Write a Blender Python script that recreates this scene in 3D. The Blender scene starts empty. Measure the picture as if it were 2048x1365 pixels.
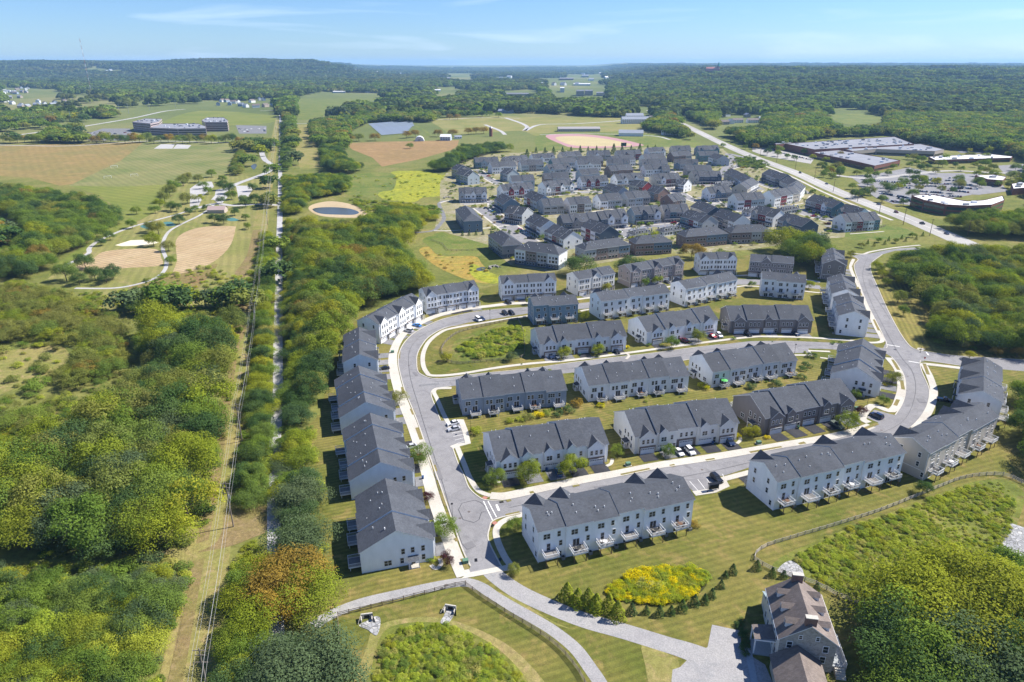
# Aerial view of a townhouse estate beside a rail trail, woods and fields, late summer noon.
import bpy, bmesh, math, random
import numpy as np
from mathutils import Vector, Matrix
from mathutils.geometry import tessellate_polygon
PI = math.pi
R = math.radians
sc = bpy.context.scene
rnd = random.Random(7)
nprs = np.random.RandomState(11)

# ------------------------------------------------------------------ camera
FPX, CAMH, HZN = 1365.0, 117.0, 128.0
PIT = math.atan((682.5-HZN)/FPX)
CP, SP = math.cos(PIT), math.sin(PIT)
cam_d = bpy.data.cameras.new('camera'); cam = bpy.data.objects.new('camera', cam_d)
sc.collection.objects.link(cam); sc.camera = cam
cam_d.lens = 24.0; cam_d.sensor_width = 36.0; cam_d.clip_start = 1.0; cam_d.clip_end = 60000
cam.location = (0, 0, CAMH); cam.rotation_euler = (PI/2-PIT, 0, 0)

# ------------------------------------------------------------------ sky and sun
SUN_EL, SUN_AZ = R(46), R(72)        # azimuth from +Y towards +X
w = bpy.data.worlds.new("World"); sc.world = w; w.use_nodes = True
nt = w.node_tree; nt.nodes.clear()
o = nt.nodes.new('ShaderNodeOutputWorld'); bg = nt.nodes.new('ShaderNodeBackground')
sky = nt.nodes.new('ShaderNodeTexSky'); sky.sky_type = 'NISHITA'; sky.sun_disc = False
sky.sun_elevation = SUN_EL; sky.sun_rotation = SUN_AZ; sky.altitude = 100
sky.air_density = 1.0; sky.dust_density = 0.1; sky.ozone_density = 3.0
tc = nt.nodes.new('ShaderNodeTexCoord'); mp = nt.nodes.new('ShaderNodeMapping')
mp.inputs['Scale'].default_value = (1.6, 1.6, 16)
nz = nt.nodes.new('ShaderNodeTexNoise'); nz.inputs['Scale'].default_value = 2.4; nz.inputs['Detail'].default_value = 8
nz.inputs['Distortion'].default_value = 0.6
cr = nt.nodes.new('ShaderNodeValToRGB'); cr.color_ramp.elements[0].position = 0.54; cr.color_ramp.elements[1].position = 0.78
cr.color_ramp.elements[1].color = (0.42, 0.42, 0.42, 1)
mx = nt.nodes.new('ShaderNodeMixRGB'); mx.inputs[2].default_value = (5.0, 5.8, 6.9, 1)
nt.links.new(tc.outputs['Generated'], mp.inputs[0]); nt.links.new(mp.outputs[0], nz.inputs[0])
nt.links.new(nz.outputs[0], cr.inputs[0]); nt.links.new(cr.outputs[0], mx.inputs[0])
tn = nt.nodes.new('ShaderNodeMixRGB'); tn.blend_type = 'MULTIPLY'; tn.inputs[0].default_value = 1; tn.inputs[2].default_value = (.36, .49, .72, 1)
nt.links.new(sky.outputs[0], tn.inputs[1]); nt.links.new(tn.outputs[0], mx.inputs[1]); nt.links.new(mx.outputs[0], bg.inputs[0])
bg.inputs[1].default_value = 0.10
nt.links.new(bg.outputs[0], o.inputs[0])
sl = bpy.data.lights.new('sun', 'SUN'); sl.energy = 4.4; sl.angle = R(0.5); sl.color = (1.0, 0.95, 0.87)
so = bpy.data.objects.new('sun', sl); sc.collection.objects.link(so)
sdir = Vector((math.cos(SUN_EL)*math.sin(SUN_AZ), math.cos(SUN_EL)*math.cos(SUN_AZ), math.sin(SUN_EL)))
so.rotation_euler = sdir.to_track_quat('Z', 'Y').to_euler(); so.location = (0, 0, 300)
sc.view_settings.view_transform = 'Standard'; sc.view_settings.look = 'None'
sc.view_settings.exposure = 1.12; sc.view_settings.gamma = 1.0
try: sc.view_settings.use_curve_mapping = False
except Exception: pass
sc.cycles.use_denoising = True
sc.cycles.max_bounces = 5; sc.cycles.diffuse_bounces = 3; sc.cycles.glossy_bounces = 2
sc.cycles.transmission_bounces = 2; sc.cycles.transparent_max_bounces = 4; sc.cycles.volume_bounces = 1
sc.cycles.caustics_reflective = False; sc.cycles.caustics_refractive = False

# ------------------------------------------------------------------ survey helpers (metres; camera above the origin)
def G(x, y, z=0.0):
    """point of the horizontal plane z that was sighted in direction (x, y)"""
    v = (682.5-y)/FPX; t = (CAMH-z)/(SP-v*CP)
    return Vector(((x-1024)/FPX*t, (CP+v*SP)*t, z))
def PJ(p):
    """sighting direction of a world point"""
    x, y, z = p[0], p[1], (p[2] if len(p) > 2 else 0)-CAMH
    d = y*CP-z*SP; up = y*SP+z*CP
    return (1024+FPX*x/d, 682.5-FPX*up/d) if d > 1 else (-9999, -9999)
def smooth(pts, closed=False, n=5):
    pts = [Vector(p) for p in pts]; out = []; N = len(pts)
    rng = range(N) if closed else range(N-1)
    for i in rng:
        if closed: p0, p1, p2, p3 = pts[i-1], pts[i], pts[(i+1) % N], pts[(i+2) % N]
        else: p0, p1, p2, p3 = pts[max(i-1, 0)], pts[i], pts[i+1], pts[min(i+2, N-1)]
        for k in range(n):
            t = k/n
            out.append(0.5*((2*p1)+(p2-p0)*t+(2*p0-5*p1+4*p2-p3)*t*t+(3*p1-p0-3*p2+p3)*t*t*t))
    if not closed: out.append(pts[-1])
    return out
def inpoly(x, y, P):
    c = False; j = len(P)-1
    for i in range(len(P)):
        xi, yi = P[i][0], P[i][1]; xj, yj = P[j][0], P[j][1]
        if (yi > y) != (yj > y) and x < (xj-xi)*(y-yi)/(yj-yi)+xi: c = not c
        j = i
    return c

# ------------------------------------------------------------------ object helpers
COL = sc.collection
def tag(o, label=None, cat=None, group=None, kind=None):
    if label: o['label'] = label
    if cat: o['category'] = cat
    if group: o['group'] = group
    if kind: o['kind'] = kind
    return o
def empty(name, loc=(0, 0, 0), rz=0.0, label=None, cat=None, group=None):
    o = bpy.data.objects.new(name, None); COL.objects.link(o); o.location = loc; o.rotation_euler = (0, 0, rz)
    o.empty_display_size = 0.5
    return tag(o, label, cat, group)
class MB:
    """collects polygons with a material index each and links them as one mesh object"""
    def __init__(s): s.v = []; s.f = []; s.m = []; s.mats = []
    def mi(s, m):
        if m not in s.mats: s.mats.append(m)
        return s.mats.index(m)
    def face(s, pts, m):
        b = len(s.v); s.v += [tuple(p) for p in pts]; s.f.append(tuple(range(b, b+len(pts)))); s.m.append(s.mi(m))
    def mesh(s, name, smooth_=False):
        me = bpy.data.meshes.new(name); me.from_pydata(s.v, [], s.f)
        for m in s.mats: me.materials.append(m)
        me.polygons.foreach_set('material_index', s.m)
        if smooth_: me.polygons.foreach_set('use_smooth', [True]*len(s.f))
        me.update(); return me
    def build(s, name, parent=None, loc=None, rz=None, smooth_=False):
        return put(name, s.mesh(name, smooth_), parent, loc, rz)
    def box(s, x0, x1, y0, y1, z0, z1, m, top=None, skip=''):
        t = top or m
        P = [(x0, y0), (x1, y0), (x1, y1), (x0, y1)]
        for i in range(4):
            a, b = P[i], P[(i+1) % 4]
            s.face([(a[0], a[1], z0), (b[0], b[1], z0), (b[0], b[1], z1), (a[0], a[1], z1)], m)
        if 't' not in skip: s.face([(p[0], p[1], z1) for p in P], t)
        if 'b' not in skip: s.face([(p[0], p[1], z0) for p in reversed(P)], m)
    def prism(s, poly, z0, z1, m, top=None):
        n = len(poly); t = top or m
        for i in range(n):
            a, b = poly[i], poly[(i+1) % n]
            s.face([(a[0], a[1], z0), (b[0], b[1], z0), (b[0], b[1], z1), (a[0], a[1], z1)], m)
        s.face([(p[0], p[1], z1) for p in poly], t)
    def beam(s, a, b, r, m, n=4, r2=None):
        a, b = Vector(a), Vector(b); d = (b-a)
        if d.length < 1e-6: return
        q = d.to_track_quat('Z', 'Y'); r2 = r if r2 is None else r2
        A = [a+q @ Vector((r*math.cos(2*PI*(k+.5)/n), r*math.sin(2*PI*(k+.5)/n), 0)) for k in range(n)]
        B = [b+q @ Vector((r2*math.cos(2*PI*(k+.5)/n), r2*math.sin(2*PI*(k+.5)/n), 0)) for k in range(n)]
        for k in range(n): s.face([A[k], A[(k+1) % n], B[(k+1) % n], B[k]], m)
        s.face(B, m); s.face(A[::-1], m)
def put(name, me, parent=None, loc=None, rz=None):
    o = bpy.data.objects.new(name, me); COL.objects.link(o)
    if parent: o.parent = parent
    if loc is not None: o.location = loc
    if rz is not None: o.rotation_euler = (0, 0, rz)
    return o
def copy_tree(o, parent=None):
    c = o.copy(); COL.objects.link(c); c.parent = parent
    for ch in o.children: copy_tree(ch, c)
    return c
ORDW = 'first second third fourth fifth sixth seventh eighth ninth tenth eleventh twelfth thirteenth fourteenth fifteenth sixteenth seventeenth eighteenth nineteenth'.split()
TENS = {2: 'twent', 3: 'thirt', 4: 'fort', 5: 'fift'}
def ORD(n):
    if n < 20: return ORDW[n-1]
    t, u = divmod(n, 10); return TENS[t]+('ieth' if u == 0 else 'y-'+ORDW[u-1])
LCOUNT = {}
def uniq(lab, tail):
    LCOUNT[lab] = LCOUNT.get(lab, 0)+1; return lab+' '+tail % ORD(LCOUNT[lab])
# ------------------------------------------------------------------ materials
MC = {}
def newmat(name):
    m = bpy.data.materials.new(name); m.use_nodes = True
    n = m.node_tree; p = n.nodes['Principled BSDF']; p.inputs['Roughness'].default_value = 0.8
    p.inputs['Specular IOR Level'].default_value = 0.25
    return m, n, p
def ramp(n, stops):
    r = n.nodes.new('ShaderNodeValToRGB'); e = r.color_ramp.elements
    while len(e) < len(stops): e.new(0.5)
    for i, (pos, c) in enumerate(stops): e[i].position = pos; e[i].color = (*c, 1)
    return r
def noise(n, co, scale, detail=4, dist=0.0, rough=0.55):
    z = n.nodes.new('ShaderNodeTexNoise'); z.inputs['Scale'].default_value = scale; z.inputs['Detail'].default_value = detail
    z.inputs['Distortion'].default_value = dist; z.inputs['Roughness'].default_value = rough
    n.links.new(co, z.inputs['Vector']); return z
def mixc(n, f, a, b, mode='MIX'):
    x = n.nodes.new('ShaderNodeMixRGB'); x.blend_type = mode
    for s, v in ((0, f), (1, a), (2, b)):
        if hasattr(v, 'links'): n.links.new(v, x.inputs[s])
        elif isinstance(v, tuple): x.inputs[s].default_value = (*v[:3], 1)
        else: x.inputs[s].default_value = v
    return x.outputs[0]
def coords(n, kind='Object', rot=0.0, scale=(1, 1, 1)):
    t = n.nodes.new('ShaderNodeTexCoord'); m = n.nodes.new('ShaderNodeMapping')
    m.inputs['Rotation'].default_value = (0, 0, rot); m.inputs['Scale'].default_value = scale
    n.links.new(t.outputs[kind], m.inputs[0]); return m.outputs[0]
def flat(name, col, rough=0.7, var=0.0, scale=3.0, metal=0.0, spec=0.25):
    if name in MC: return MC[name]
    m, n, p = newmat(name); p.inputs['Roughness'].default_value = rough; p.inputs['Metallic'].default_value = metal
    p.inputs['Specular IOR Level'].default_value = spec
    p.inputs['Base Color'].default_value = (*col, 1)
    if var:
        z = noise(n, coords(n), scale, 5)
        a = tuple(max(0, c*(1-var)) for c in col); b = tuple(min(1, c*(1+var)) for c in col)
        r = ramp(n, [(0.3, a), (0.7, b)]); n.links.new(z.outputs[0], r.inputs[0]); n.links.new(r.outputs[0], p.inputs['Base Color'])
    MC[name] = m; return m
def siding(name, col):
    """clapboard: fine horizontal courses and faint weathering"""
    if name in MC: return MC[name]
    m, n, p = newmat(name); p.inputs['Roughness'].default_value = 0.6
    co = coords(n)
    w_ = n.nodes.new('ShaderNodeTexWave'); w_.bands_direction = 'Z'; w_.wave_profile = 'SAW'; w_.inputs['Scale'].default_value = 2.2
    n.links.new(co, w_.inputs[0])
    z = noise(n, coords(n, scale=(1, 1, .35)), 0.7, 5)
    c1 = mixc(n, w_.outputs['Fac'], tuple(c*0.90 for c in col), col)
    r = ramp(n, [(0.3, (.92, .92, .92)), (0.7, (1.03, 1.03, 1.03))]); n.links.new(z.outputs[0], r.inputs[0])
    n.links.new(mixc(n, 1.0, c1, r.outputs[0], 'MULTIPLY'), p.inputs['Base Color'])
    MC[name] = m; return m
def shingle(name, col):
    if name in MC: return MC[name]
    m, n, p = newmat(name); p.inputs['Roughness'].default_value = 0.9
    co = coords(n)
    z = noise(n, co, 1.3, 6, 0.2, 0.7); z2 = noise(n, coords(n, scale=(1, 1, 1)), 0.25, 3)
    br = n.nodes.new('ShaderNodeTexBrick'); br.inputs['Scale'].default_value = 1.0
    br.inputs['Brick Width'].default_value = 0.5; br.inputs['Row Height'].default_value = 0.28; br.inputs['Mortar Size'].default_value = 0.012
    br.inputs['Color1'].default_value = (*[c*0.86 for c in col], 1); br.inputs['Color2'].default_value = (*[c*1.14 for c in col], 1)
    br.inputs['Mortar'].default_value = (*[c*0.6 for c in col], 1)
    n.links.new(co, br.inputs[0])
    r = ramp(n, [(0.3, (.88, .88, .88)), (0.7, (1.12, 1.12, 1.12))]); n.links.new(z.outputs[0], r.inputs[0])
    r2 = ramp(n, [(0.3, (.88, .88, .88)), (0.7, (1.12, 1.12, 1.1))]); n.links.new(z2.outputs[0], r2.inputs[0])
    a = mixc(n, 1.0, br.outputs[0], r.outputs[0], 'MULTIPLY'); a = mixc(n, 1.0, a, r2.outputs[0], 'MULTIPLY')
    oi = n.nodes.new('ShaderNodeObjectInfo'); r3 = ramp(n, [(0, (.9, .9, .9)), (1, (1.12, 1.12, 1.12))])
    n.links.new(oi.outputs['Random'], r3.inputs[0]); a = mixc(n, 1.0, a, r3.outputs[0], 'MULTIPLY')
    n.links.new(a, p.inputs['Base Color']); MC[name] = m; return m
def stone(name, cols, size=0.45, mortar=(.3, .28, .25)):
    if name in MC: return MC[name]
    m, n, p = newmat(name); p.inputs['Roughness'].default_value = 0.85
    v = n.nodes.new('ShaderNodeTexVoronoi'); v.inputs['Scale'].default_value = 1/size; v.feature = 'F1'
    co = coords(n, scale=(1, 1, 1.9)); n.links.new(co, v.inputs['Vector'])
    r = ramp(n, [(i/(len(cols)-1), c) for i, c in enumerate(cols)])
    sp = n.nodes.new('ShaderNodeSeparateColor'); n.links.new(v.outputs['Color'], sp.inputs[0]); n.links.new(sp.outputs[0], r.inputs[0])
    v2 = n.nodes.new('ShaderNodeTexVoronoi'); v2.feature = 'DISTANCE_TO_EDGE'; v2.inputs['Scale'].default_value = 1/size; n.links.new(co, v2.inputs['Vector'])
    r2 = ramp(n, [(0.03, (1, 1, 1)), (0.08, (0, 0, 0))]); n.links.new(v2.outputs['Distance'], r2.inputs[0])
    n.links.new(mixc(n, r2.outputs[0], r.outputs[0], mortar), p.inputs['Base Color']); MC[name] = m; return m
def ground(name, a, b, c=None, s1=0.03, s2=0.5, stripe=None, sc_=(0.22, 0.9), fine=1.5, rough=0.95, amt=0.5):
    """grass or soil: colour a and b in broad patches, c in blotches, optional mowing stripes (angle, period, strength)"""
    if name in MC: return MC[name]
    m, n, p = newmat(name); p.inputs['Roughness'].default_value = rough; p.inputs['Specular IOR Level'].default_value = 0.1
    co = coords(n)
    z1 = noise(n, co, s1, 6, 0.4, 0.62); r1 = ramp(n, [(0.36, (0, 0, 0)), (0.62, (1, 1, 1))]); n.links.new(z1.outputs[0], r1.inputs[0])
    col = mixc(n, r1.outputs[0], a, b)
    if c:
        z3 = noise(n, co, s1*4.1, 7, 0.8, 0.66); r3 = ramp(n, [(0.52, (0, 0, 0)), (0.70, (1, 1, 1))]); n.links.new(z3.outputs[0], r3.inputs[0])
        col = mixc(n, r3.outputs[0], col, c)
    if stripe:
        ang, per, st = stripe
        z4 = noise(n, co, 0.12, 3)
        wv = n.nodes.new('ShaderNodeTexWave'); wv.bands_direction = 'X'; wv.inputs['Scale'].default_value = 0.314/per*1.0
        wv.inputs['Distortion'].default_value = 1.2; wv.inputs['Detail'].default_value = 2; wv.inputs['Detail Scale'].default_value = 0.6
        n.links.new(coords(n, rot=-ang), wv.inputs[0])
        rs = ramp(n, [(0.25, (1-st, 1-st, 1-st*.8)), (0.75, (1+st, 1+st*.8, 1+st*.7))]); n.links.new(wv.outputs['Fac'], rs.inputs[0])
        col = mixc(n, 1.0, col, rs.outputs[0], 'MULTIPLY')
    z2 = noise(n, co, s2, 7, 0.3, 0.75); r2 = ramp(n, [(0.28, (1-amt,)*3), (0.72, (1+amt,)*3)]); n.links.new(z2.outputs[0], r2.inputs[0])
    col = mixc(n, 1.0, col, r2.outputs[0], 'MULTIPLY')
    z5 = noise(n, co, fine*2.2, 3, 0.0, 0.6); r5 = ramp(n, [(0.3, (.82,)*3), (0.7, (1.18,)*3)]); n.links.new(z5.outputs[0], r5.inputs[0])
    col = mixc(n, 1.0, col, r5.outputs[0], 'MULTIPLY')
    n.links.new(col, p.inputs['Base Color'])
    bm_ = n.nodes.new('ShaderNodeBump'); bm_.inputs['Strength'].default_value = 0.5; bm_.inputs['Distance'].default_value = 0.25
    n.links.new(z2.outputs[0], bm_.inputs['Height']); n.links.new(bm_.outputs[0], p.inputs['Normal'])
    MC[name] = m; return m
def leafmat(name, cols, val=(0.7, 1.25)):
    """foliage: the hue of each tree from its own random number, clumps varied by the mesh's tint"""
    if name in MC: return MC[name]
    m = bpy.data.materials.new(name); m.use_nodes = True; n = m.node_tree; n.nodes.clear()
    out = n.nodes.new('ShaderNodeOutputMaterial')
    oi = n.nodes.new('ShaderNodeObjectInfo')
    r = ramp(n, [(i/(len(cols)-1), c) for i, c in enumerate(cols)]); n.links.new(oi.outputs['Random'], r.inputs[0])
    at = n.nodes.new('ShaderNodeAttribute'); at.attribute_name = 'tint'
    rv = ramp(n, [(0, (val[0], val[0], val[0]*.9)), (1, (val[1], val[1]*.98, val[1]*.8))]); n.links.new(at.outputs['Fac'], rv.inputs[0])
    c = mixc(n, 1.0, r.outputs[0], rv.outputs[0], 'MULTIPLY')
    d = n.nodes.new('ShaderNodeBsdfDiffuse'); t = n.nodes.new('ShaderNodeBsdfTranslucent')
    n.links.new(c, d.inputs[0]); n.links.new(mixc(n, 1.0, c, (1.3, 1.3, .7), 'MULTIPLY'), t.inputs[0])
    ms = n.nodes.new('ShaderNodeMixShader'); ms.inputs[0].default_value = 0.36
    n.links.new(d.outputs[0], ms.inputs[1]); n.links.new(t.outputs[0], ms.inputs[2]); n.links.new(ms.outputs[0], out.inputs[0])
    MC[name] = m; return m

asphalt = ground('street_asphalt', (.20, .194, .198), (.235, .229, .232), (.168, .164, .169), s1=0.05, s2=0.35, amt=0.14, fine=4, rough=0.85)
asph_dark = ground('driveway_asphalt', (.035, .036, .042), (.05, .05, .056), s1=0.2, s2=1, amt=0.15, rough=0.85)
asph_mid = ground('old_driveway_asphalt', (.15, .15, .155), (.19, .19, .195), s1=0.2, s2=1, amt=0.15, rough=0.85)
concrete = ground('pale_concrete', (.42, .39, .34), (.48, .455, .40), s1=0.1, s2=0.8, amt=0.10, fine=3)
gravel_path = ground('trail_gravel', (.34, .33, .32), (.40, .39, .38), s1=0.05, s2=0.6, amt=0.15)
hwy = ground('highway_concrete', (.31, .295, .275), (.37, .355, .33), s1=0.01, s2=0.2, amt=0.10)
white = flat('white_paint', (.70, .71, .72), 0.5)
trimw = flat('white_trim', (.70, .70, .70), 0.5)
linew = flat('road_marking_paint', (.75, .74, .70), 0.7)
glass = flat('dark_window_glass', (.018, .022, .028), 0.12, spec=0.6)
roofm = shingle('charcoal_shingles', (.066, .072, .085))
roofb = shingle('brown_shingles', (.17, .14, .125))
garagew = flat('garage_door_white', (.72, .73, .74), 0.5)
brownstone = stone('brown_veneer_stone', [(.10, .07, .055), (.22, .16, .125), (.16, .12, .10), (.30, .25, .21), (.13, .09, .075)], 0.42, (.14, .12, .11))
greystone = stone('grey_fieldstone', [(.20, .18, .155), (.34, .31, .27), (.27, .25, .23), (.42, .38, .33), (.24, .21, .18)], 0.5, (.36, .34, .31))
woodbrown = flat('treated_wood', (.14, .09, .055), 0.85, 0.2)
woodgrey = flat('weathered_wood', (.20, .17, .14), 0.9, 0.25)
fencew = flat('silvered_fence_wood', (.40, .36, .32), 0.9, 0.2)
black = flat('black_metal', (.012, .012, .013), 0.4)
steel = flat('grey_steel', (.32, .33, .34), 0.5, metal=0.6)
bark = flat('bark', (.085, .065, .05), 0.95, 0.3, 6)
riprap = stone('riprap_stone', [(.18, .18, .185), (.36, .36, .36), (.26, .26, .27), (.44, .43, .41)], 0.9, (.12, .12, .11))
water = flat('pond_water', (.06, .06, .045), 0.2, spec=0.3)
GA = (.092, .108, .020); GB = (.165, .145, .040); GC = (.225, .17, .062)
lawn = ground('mown_lawn', GA, GB, GC, s1=0.035, stripe=(R(-70), 1.9, .10), amt=0.28)
lawn2 = ground('mown_lawn_along', GA, GB, GC, s1=0.03, stripe=(R(110), 1.6, .12), amt=0.28)
lawn3 = ground('striped_verge_lawn', (.125, .13, .028), (.21, .175, .052), GC, s1=0.03, stripe=(R(-20), 2.2, .14), amt=0.25)
lawn_g = ground('green_lawn', (.085, .125, .025), (.15, .165, .04), (.2, .17, .06), s1=0.03, amt=0.3)
meadow = ground('rough_meadow', (.09, .115, .022), (.17, .175, .035), (.20, .155, .06), s1=0.03, s2=0.4, amt=0.45)
basemat = ground('open_country', (.10, .125, .03), (.17, .17, .045), (.09, .10, .03), s1=0.006, s2=0.15, amt=0.35)
forestfloor = ground('forest_floor', (.035, .042, .014), (.06, .06, .022), s1=0.05, amt=0.4)
# ------------------------------------------------------------------ terrain, roads and fields
def hnoise(x, y, s, k=0):
    return (math.sin(x/s+k)*math.cos(y/s*1.3+k*2)+0.5*math.sin(x/s*2.3+y/s*1.7+k))/1.5
def terrain(x, y):
    z = 0.0; d = math.hypot(x, y)
    if y > 1500:
        # wooded ridge to the right, rising to just under the camera's height
        t = min(1, max(0, (y-1700)/2600)); t = t*t*(3-2*t)
        sx = min(1, max(0, (x-200-(y-1700)*0.10)/900)); sx = sx*sx*(3-2*sx)
        z += t*sx*(66+9*hnoise(x, y, 420, 1))+min(1, max(0, (y-1900)/700))*sx*(13*hnoise(x, y, 170, 2)+5*hnoise(x, y, 75, 5))
        # long ridge to the left
        az = x/y
        t2 = min(1, max(0, (y-5200)/1800)); t2 = t2*t2*(3-2*t2)
        prof = 0
        if az < -0.22: prof = 112+8*math.sin(az*16)-8*(az < -0.6)
        q = (az+0.385)/0.155
        prof = max(prof*min(1, max(0, (-0.16-az)/.12)), 134*math.exp(-abs(q)**3.0) if az > -0.62 else 0)
        z += t2*prof*(1+.02*hnoise(x, y, 300, 2))
        # low rolling country and the last ridge on the skyline
        t3 = min(1, max(0, (y-2600)/3000)); z += t3*(1-sx*t)*9*(1+hnoise(x, y, 420, 3))
        t4 = min(1, max(0, (y-11000)/4000)); z += t4*(56+8*hnoise(x, y, 1600, 4))
    return z
def build_terrain():
    ys = [60, 90, 130, 200, 300, 450, 650, 900, 1200, 1500]; y = 1500
    while y < 26000: y += max(70, (y-1500)*.03+70); ys.append(y)
    NX = 150; V = []; Fc = []
    for y in ys:
        for i in range(NX+1):
            a = -1.15+2.3*i/NX; x = a*(y+60)
            V.append((x, y, terrain(x, y)-.02))
    for j in range(len(ys)-1):
        for i in range(NX):
            b = j*(NX+1)+i; Fc.append((b, b+1, b+NX+2, b+NX+1))
    n0 = len(V); V += [(-200, -60, -.02), (200, -60, -.02)]; Fc.append((n0, n0+1, NX, 0))
    # close the sheet's near edge with a fan that follows the first row
    Fc[-1] = tuple([n0, n0+1]+[NX-i for i in range(NX+1)])
    me = bpy.data.meshes.new('terrain'); me.from_pydata(V, [], Fc); me.materials.append(landmat)
    me.polygons.foreach_set('use_smooth', [True]*len(Fc)); me.update()
    tag(put('terrain', me), kind='structure')
def land_material():
    m, n, p = newmat('country_land'); p.inputs['Roughness'].default_value = 1; p.inputs['Specular IOR Level'].default_value = 0.05
    co = coords(n)
    near = noise(n, co, 0.02, 6, .4, .65); rn_ = ramp(n, [(.35, (.10, .12, .03)), (.5, (.15, .155, .042)), (.65, (.20, .175, .065))]); n.links.new(near.outputs[0], rn_.inputs[0])
    sp = n.nodes.new('ShaderNodeSeparateXYZ'); n.links.new(co, sp.inputs[0])
    far = noise(n, coords(n, scale=(1, .45, 1)), 0.0016, 7, .3, .68)
    rf = ramp(n, [(.35, (.085, .11, .035)), (.50, (.13, .15, .05)), (.60, (.19, .18, .075)), (.70, (.10, .125, .04))]); n.links.new(far.outputs[0], rf.inputs[0])
    mr = n.nodes.new('ShaderNodeMapRange'); mr.inputs[1].default_value = 700; mr.inputs[2].default_value = 1300
    n.links.new(sp.outputs[1], mr.inputs[0])
    c = mixc(n, mr.outputs[0], rn_.outputs[0], rf.outputs[0])
    f = noise(n, co, 0.35, 6, .3, .75); r2 = ramp(n, [(.3, (.65,)*3), (.7, (1.35,)*3)]); n.links.new(f.outputs[0], r2.inputs[0])
    n.links.new(mixc(n, 1.0, c, r2.outputs[0], 'MULTIPLY'), p.inputs['Base Color']); return m
landmat = land_material()
build_terrain()
LAYER = [0]
def zq(z): LAYER[0] += 1; return z+LAYER[0]*1.5e-4
ZL = {'lawn': .012, 'patch': .02, 'patch2': .028, 'road': .036, 'drive': .044, 'walk': .10, 'strip': .115, 'mark': .045}
def patch(name, pts, mat, z, world=False, sm=True, parent=None, kind='structure', side=False):
    z = zq(z); P = [Vector((*p[:2], 0)) if world else G(*p) for p in pts]
    P = [Vector((p.x, p.y, 0)) for p in P]
    if sm: P = smooth(P, True, 4)
    tri = tessellate_polygon([P]); V = [(p.x, p.y, z) for p in P]; Fc = [tuple(t) for t in tri]
    a = sum((P[t[1]]-P[t[0]]).cross(P[t[2]]-P[t[0]]).z for t in Fc)
    if a < 0: Fc = [t[::-1] for t in Fc]
    if side:
        b = len(V); V += [(p.x, p.y, -.01) for p in P]; n = len(P)
        Fc += [(i, (i+1) % n, b+(i+1) % n, b+i) for i in range(n)]
    me = bpy.data.meshes.new(name); me.from_pydata(V, [], Fc); me.materials.append(mat); me.update()
    o = put(name, me, parent)
    if not parent: tag(o, kind=kind)
    return o
def ribbon(pts, wd, n=5, sm=True, world=False):
    P = [Vector(p) if world else G(*p) for p in pts]; P = [Vector((p.x, p.y, 0)) for p in P]
    if sm: P = smooth(P, False, n)
    L, Rr = [], []
    for i, p in enumerate(P):
        d = (P[min(i+1, len(P)-1)]-P[max(i-1, 0)]); d.normalize(); nn = Vector((-d.y, d.x, 0))
        ww = wd(i/(len(P)-1)) if callable(wd) else wd
        L.append(p+nn*ww/2); Rr.append(p-nn*ww/2)
    return P, L, Rr
def strip(name, pts, wd, mat, z, sm=True, parent=None, h=None, world=False, n=5, kind='structure'):
    z = zq(z); P, L, Rr = ribbon(pts, wd, n, sm, world); k = len(P)
    V = [(p.x, p.y, z) for p in L]+[(p.x, p.y, z) for p in Rr]
    Fc = [(i, k+i, k+i+1, i+1) for i in range(k-1)]
    if h:
        V += [(p.x, p.y, z-h) for p in L]+[(p.x, p.y, z-h) for p in Rr]
        Fc += [(i, i+1, 2*k+i+1, 2*k+i) for i in range(k-1)]+[(k+i+1, k+i, 3*k+i, 3*k+i+1) for i in range(k-1)]
        Fc += [(0, 2*k, 3*k, k), (k-1, 2*k-1, 4*k-1, 3*k-1)]
    me = bpy.data.meshes.new(name); me.from_pydata(V, [], Fc); me.materials.append(mat); me.update()
    o = put(name, me, parent)
    if not parent: tag(o, kind=kind)
    return o

# --- big lawns and fields
cropland = ground('ripe_crop_field', (.23, .165, .062), (.18, .155, .055), (.27, .185, .075), s1=0.008, s2=0.12, stripe=(R(35), 9, .035), amt=0.22)
sport = ground('sports_turf', (.125, .15, .045), (.20, .19, .075), (.17, .17, .06), s1=0.02, stripe=(R(40), 7, .07), amt=0.16)
bright = ground('bright_grass', (.125, .155, .03), (.17, .18, .042), (.15, .165, .04), s1=0.012, s2=0.15, stripe=(R(60), 9, .06), amt=0.15)
parkg = ground('park_grass', (.15, .165, .042), (.22, .20, .07), (.25, .21, .09), s1=0.015, stripe=(R(20), 5, .07), amt=0.22)
dirt = ground('bare_infield', (.33, .24, .135), (.38, .29, .17), (.28, .22, .11), s1=0.04, s2=.3, stripe=(R(60), 3.2, .12), amt=0.15)
sandm = ground('court_sand', (.62, .55, .40), (.68, .62, .48), amt=0.08)
redbrush = ground('reddish_weeds', (.20, .13, .06), (.17, .15, .05), (.12, .14, .03), s1=0.04, s2=.5, amt=0.5)
goldfield = ground('goldenrod_meadow', (.27, .265, .024), (.22, .235, .03), (.13, .165, .03), s1=0.03, s2=.25, amt=0.5)
orangeg = ground('orange_sedge', (.30, .20, .045), (.25, .20, .05), (.20, .20, .04), s1=0.04, s2=.3, amt=0.45)
tanrow = ground('mown_corridor', (.24, .20, .075), (.17, .175, .045), (.28, .21, .10), s1=0.05, s2=.7, amt=0.35)
brownrow = ground('bare_track', (.20, .145, .07), (.17, .145, .05), (.25, .18, .10), s1=0.09, s2=.8, amt=0.4)
playm = flat('teal_rubber_surface', (.06, .16, .15), 0.8, 0.1)
trackm = flat('pink_running_track', (.36, .20, .20), 0.85, 0.08)
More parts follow.
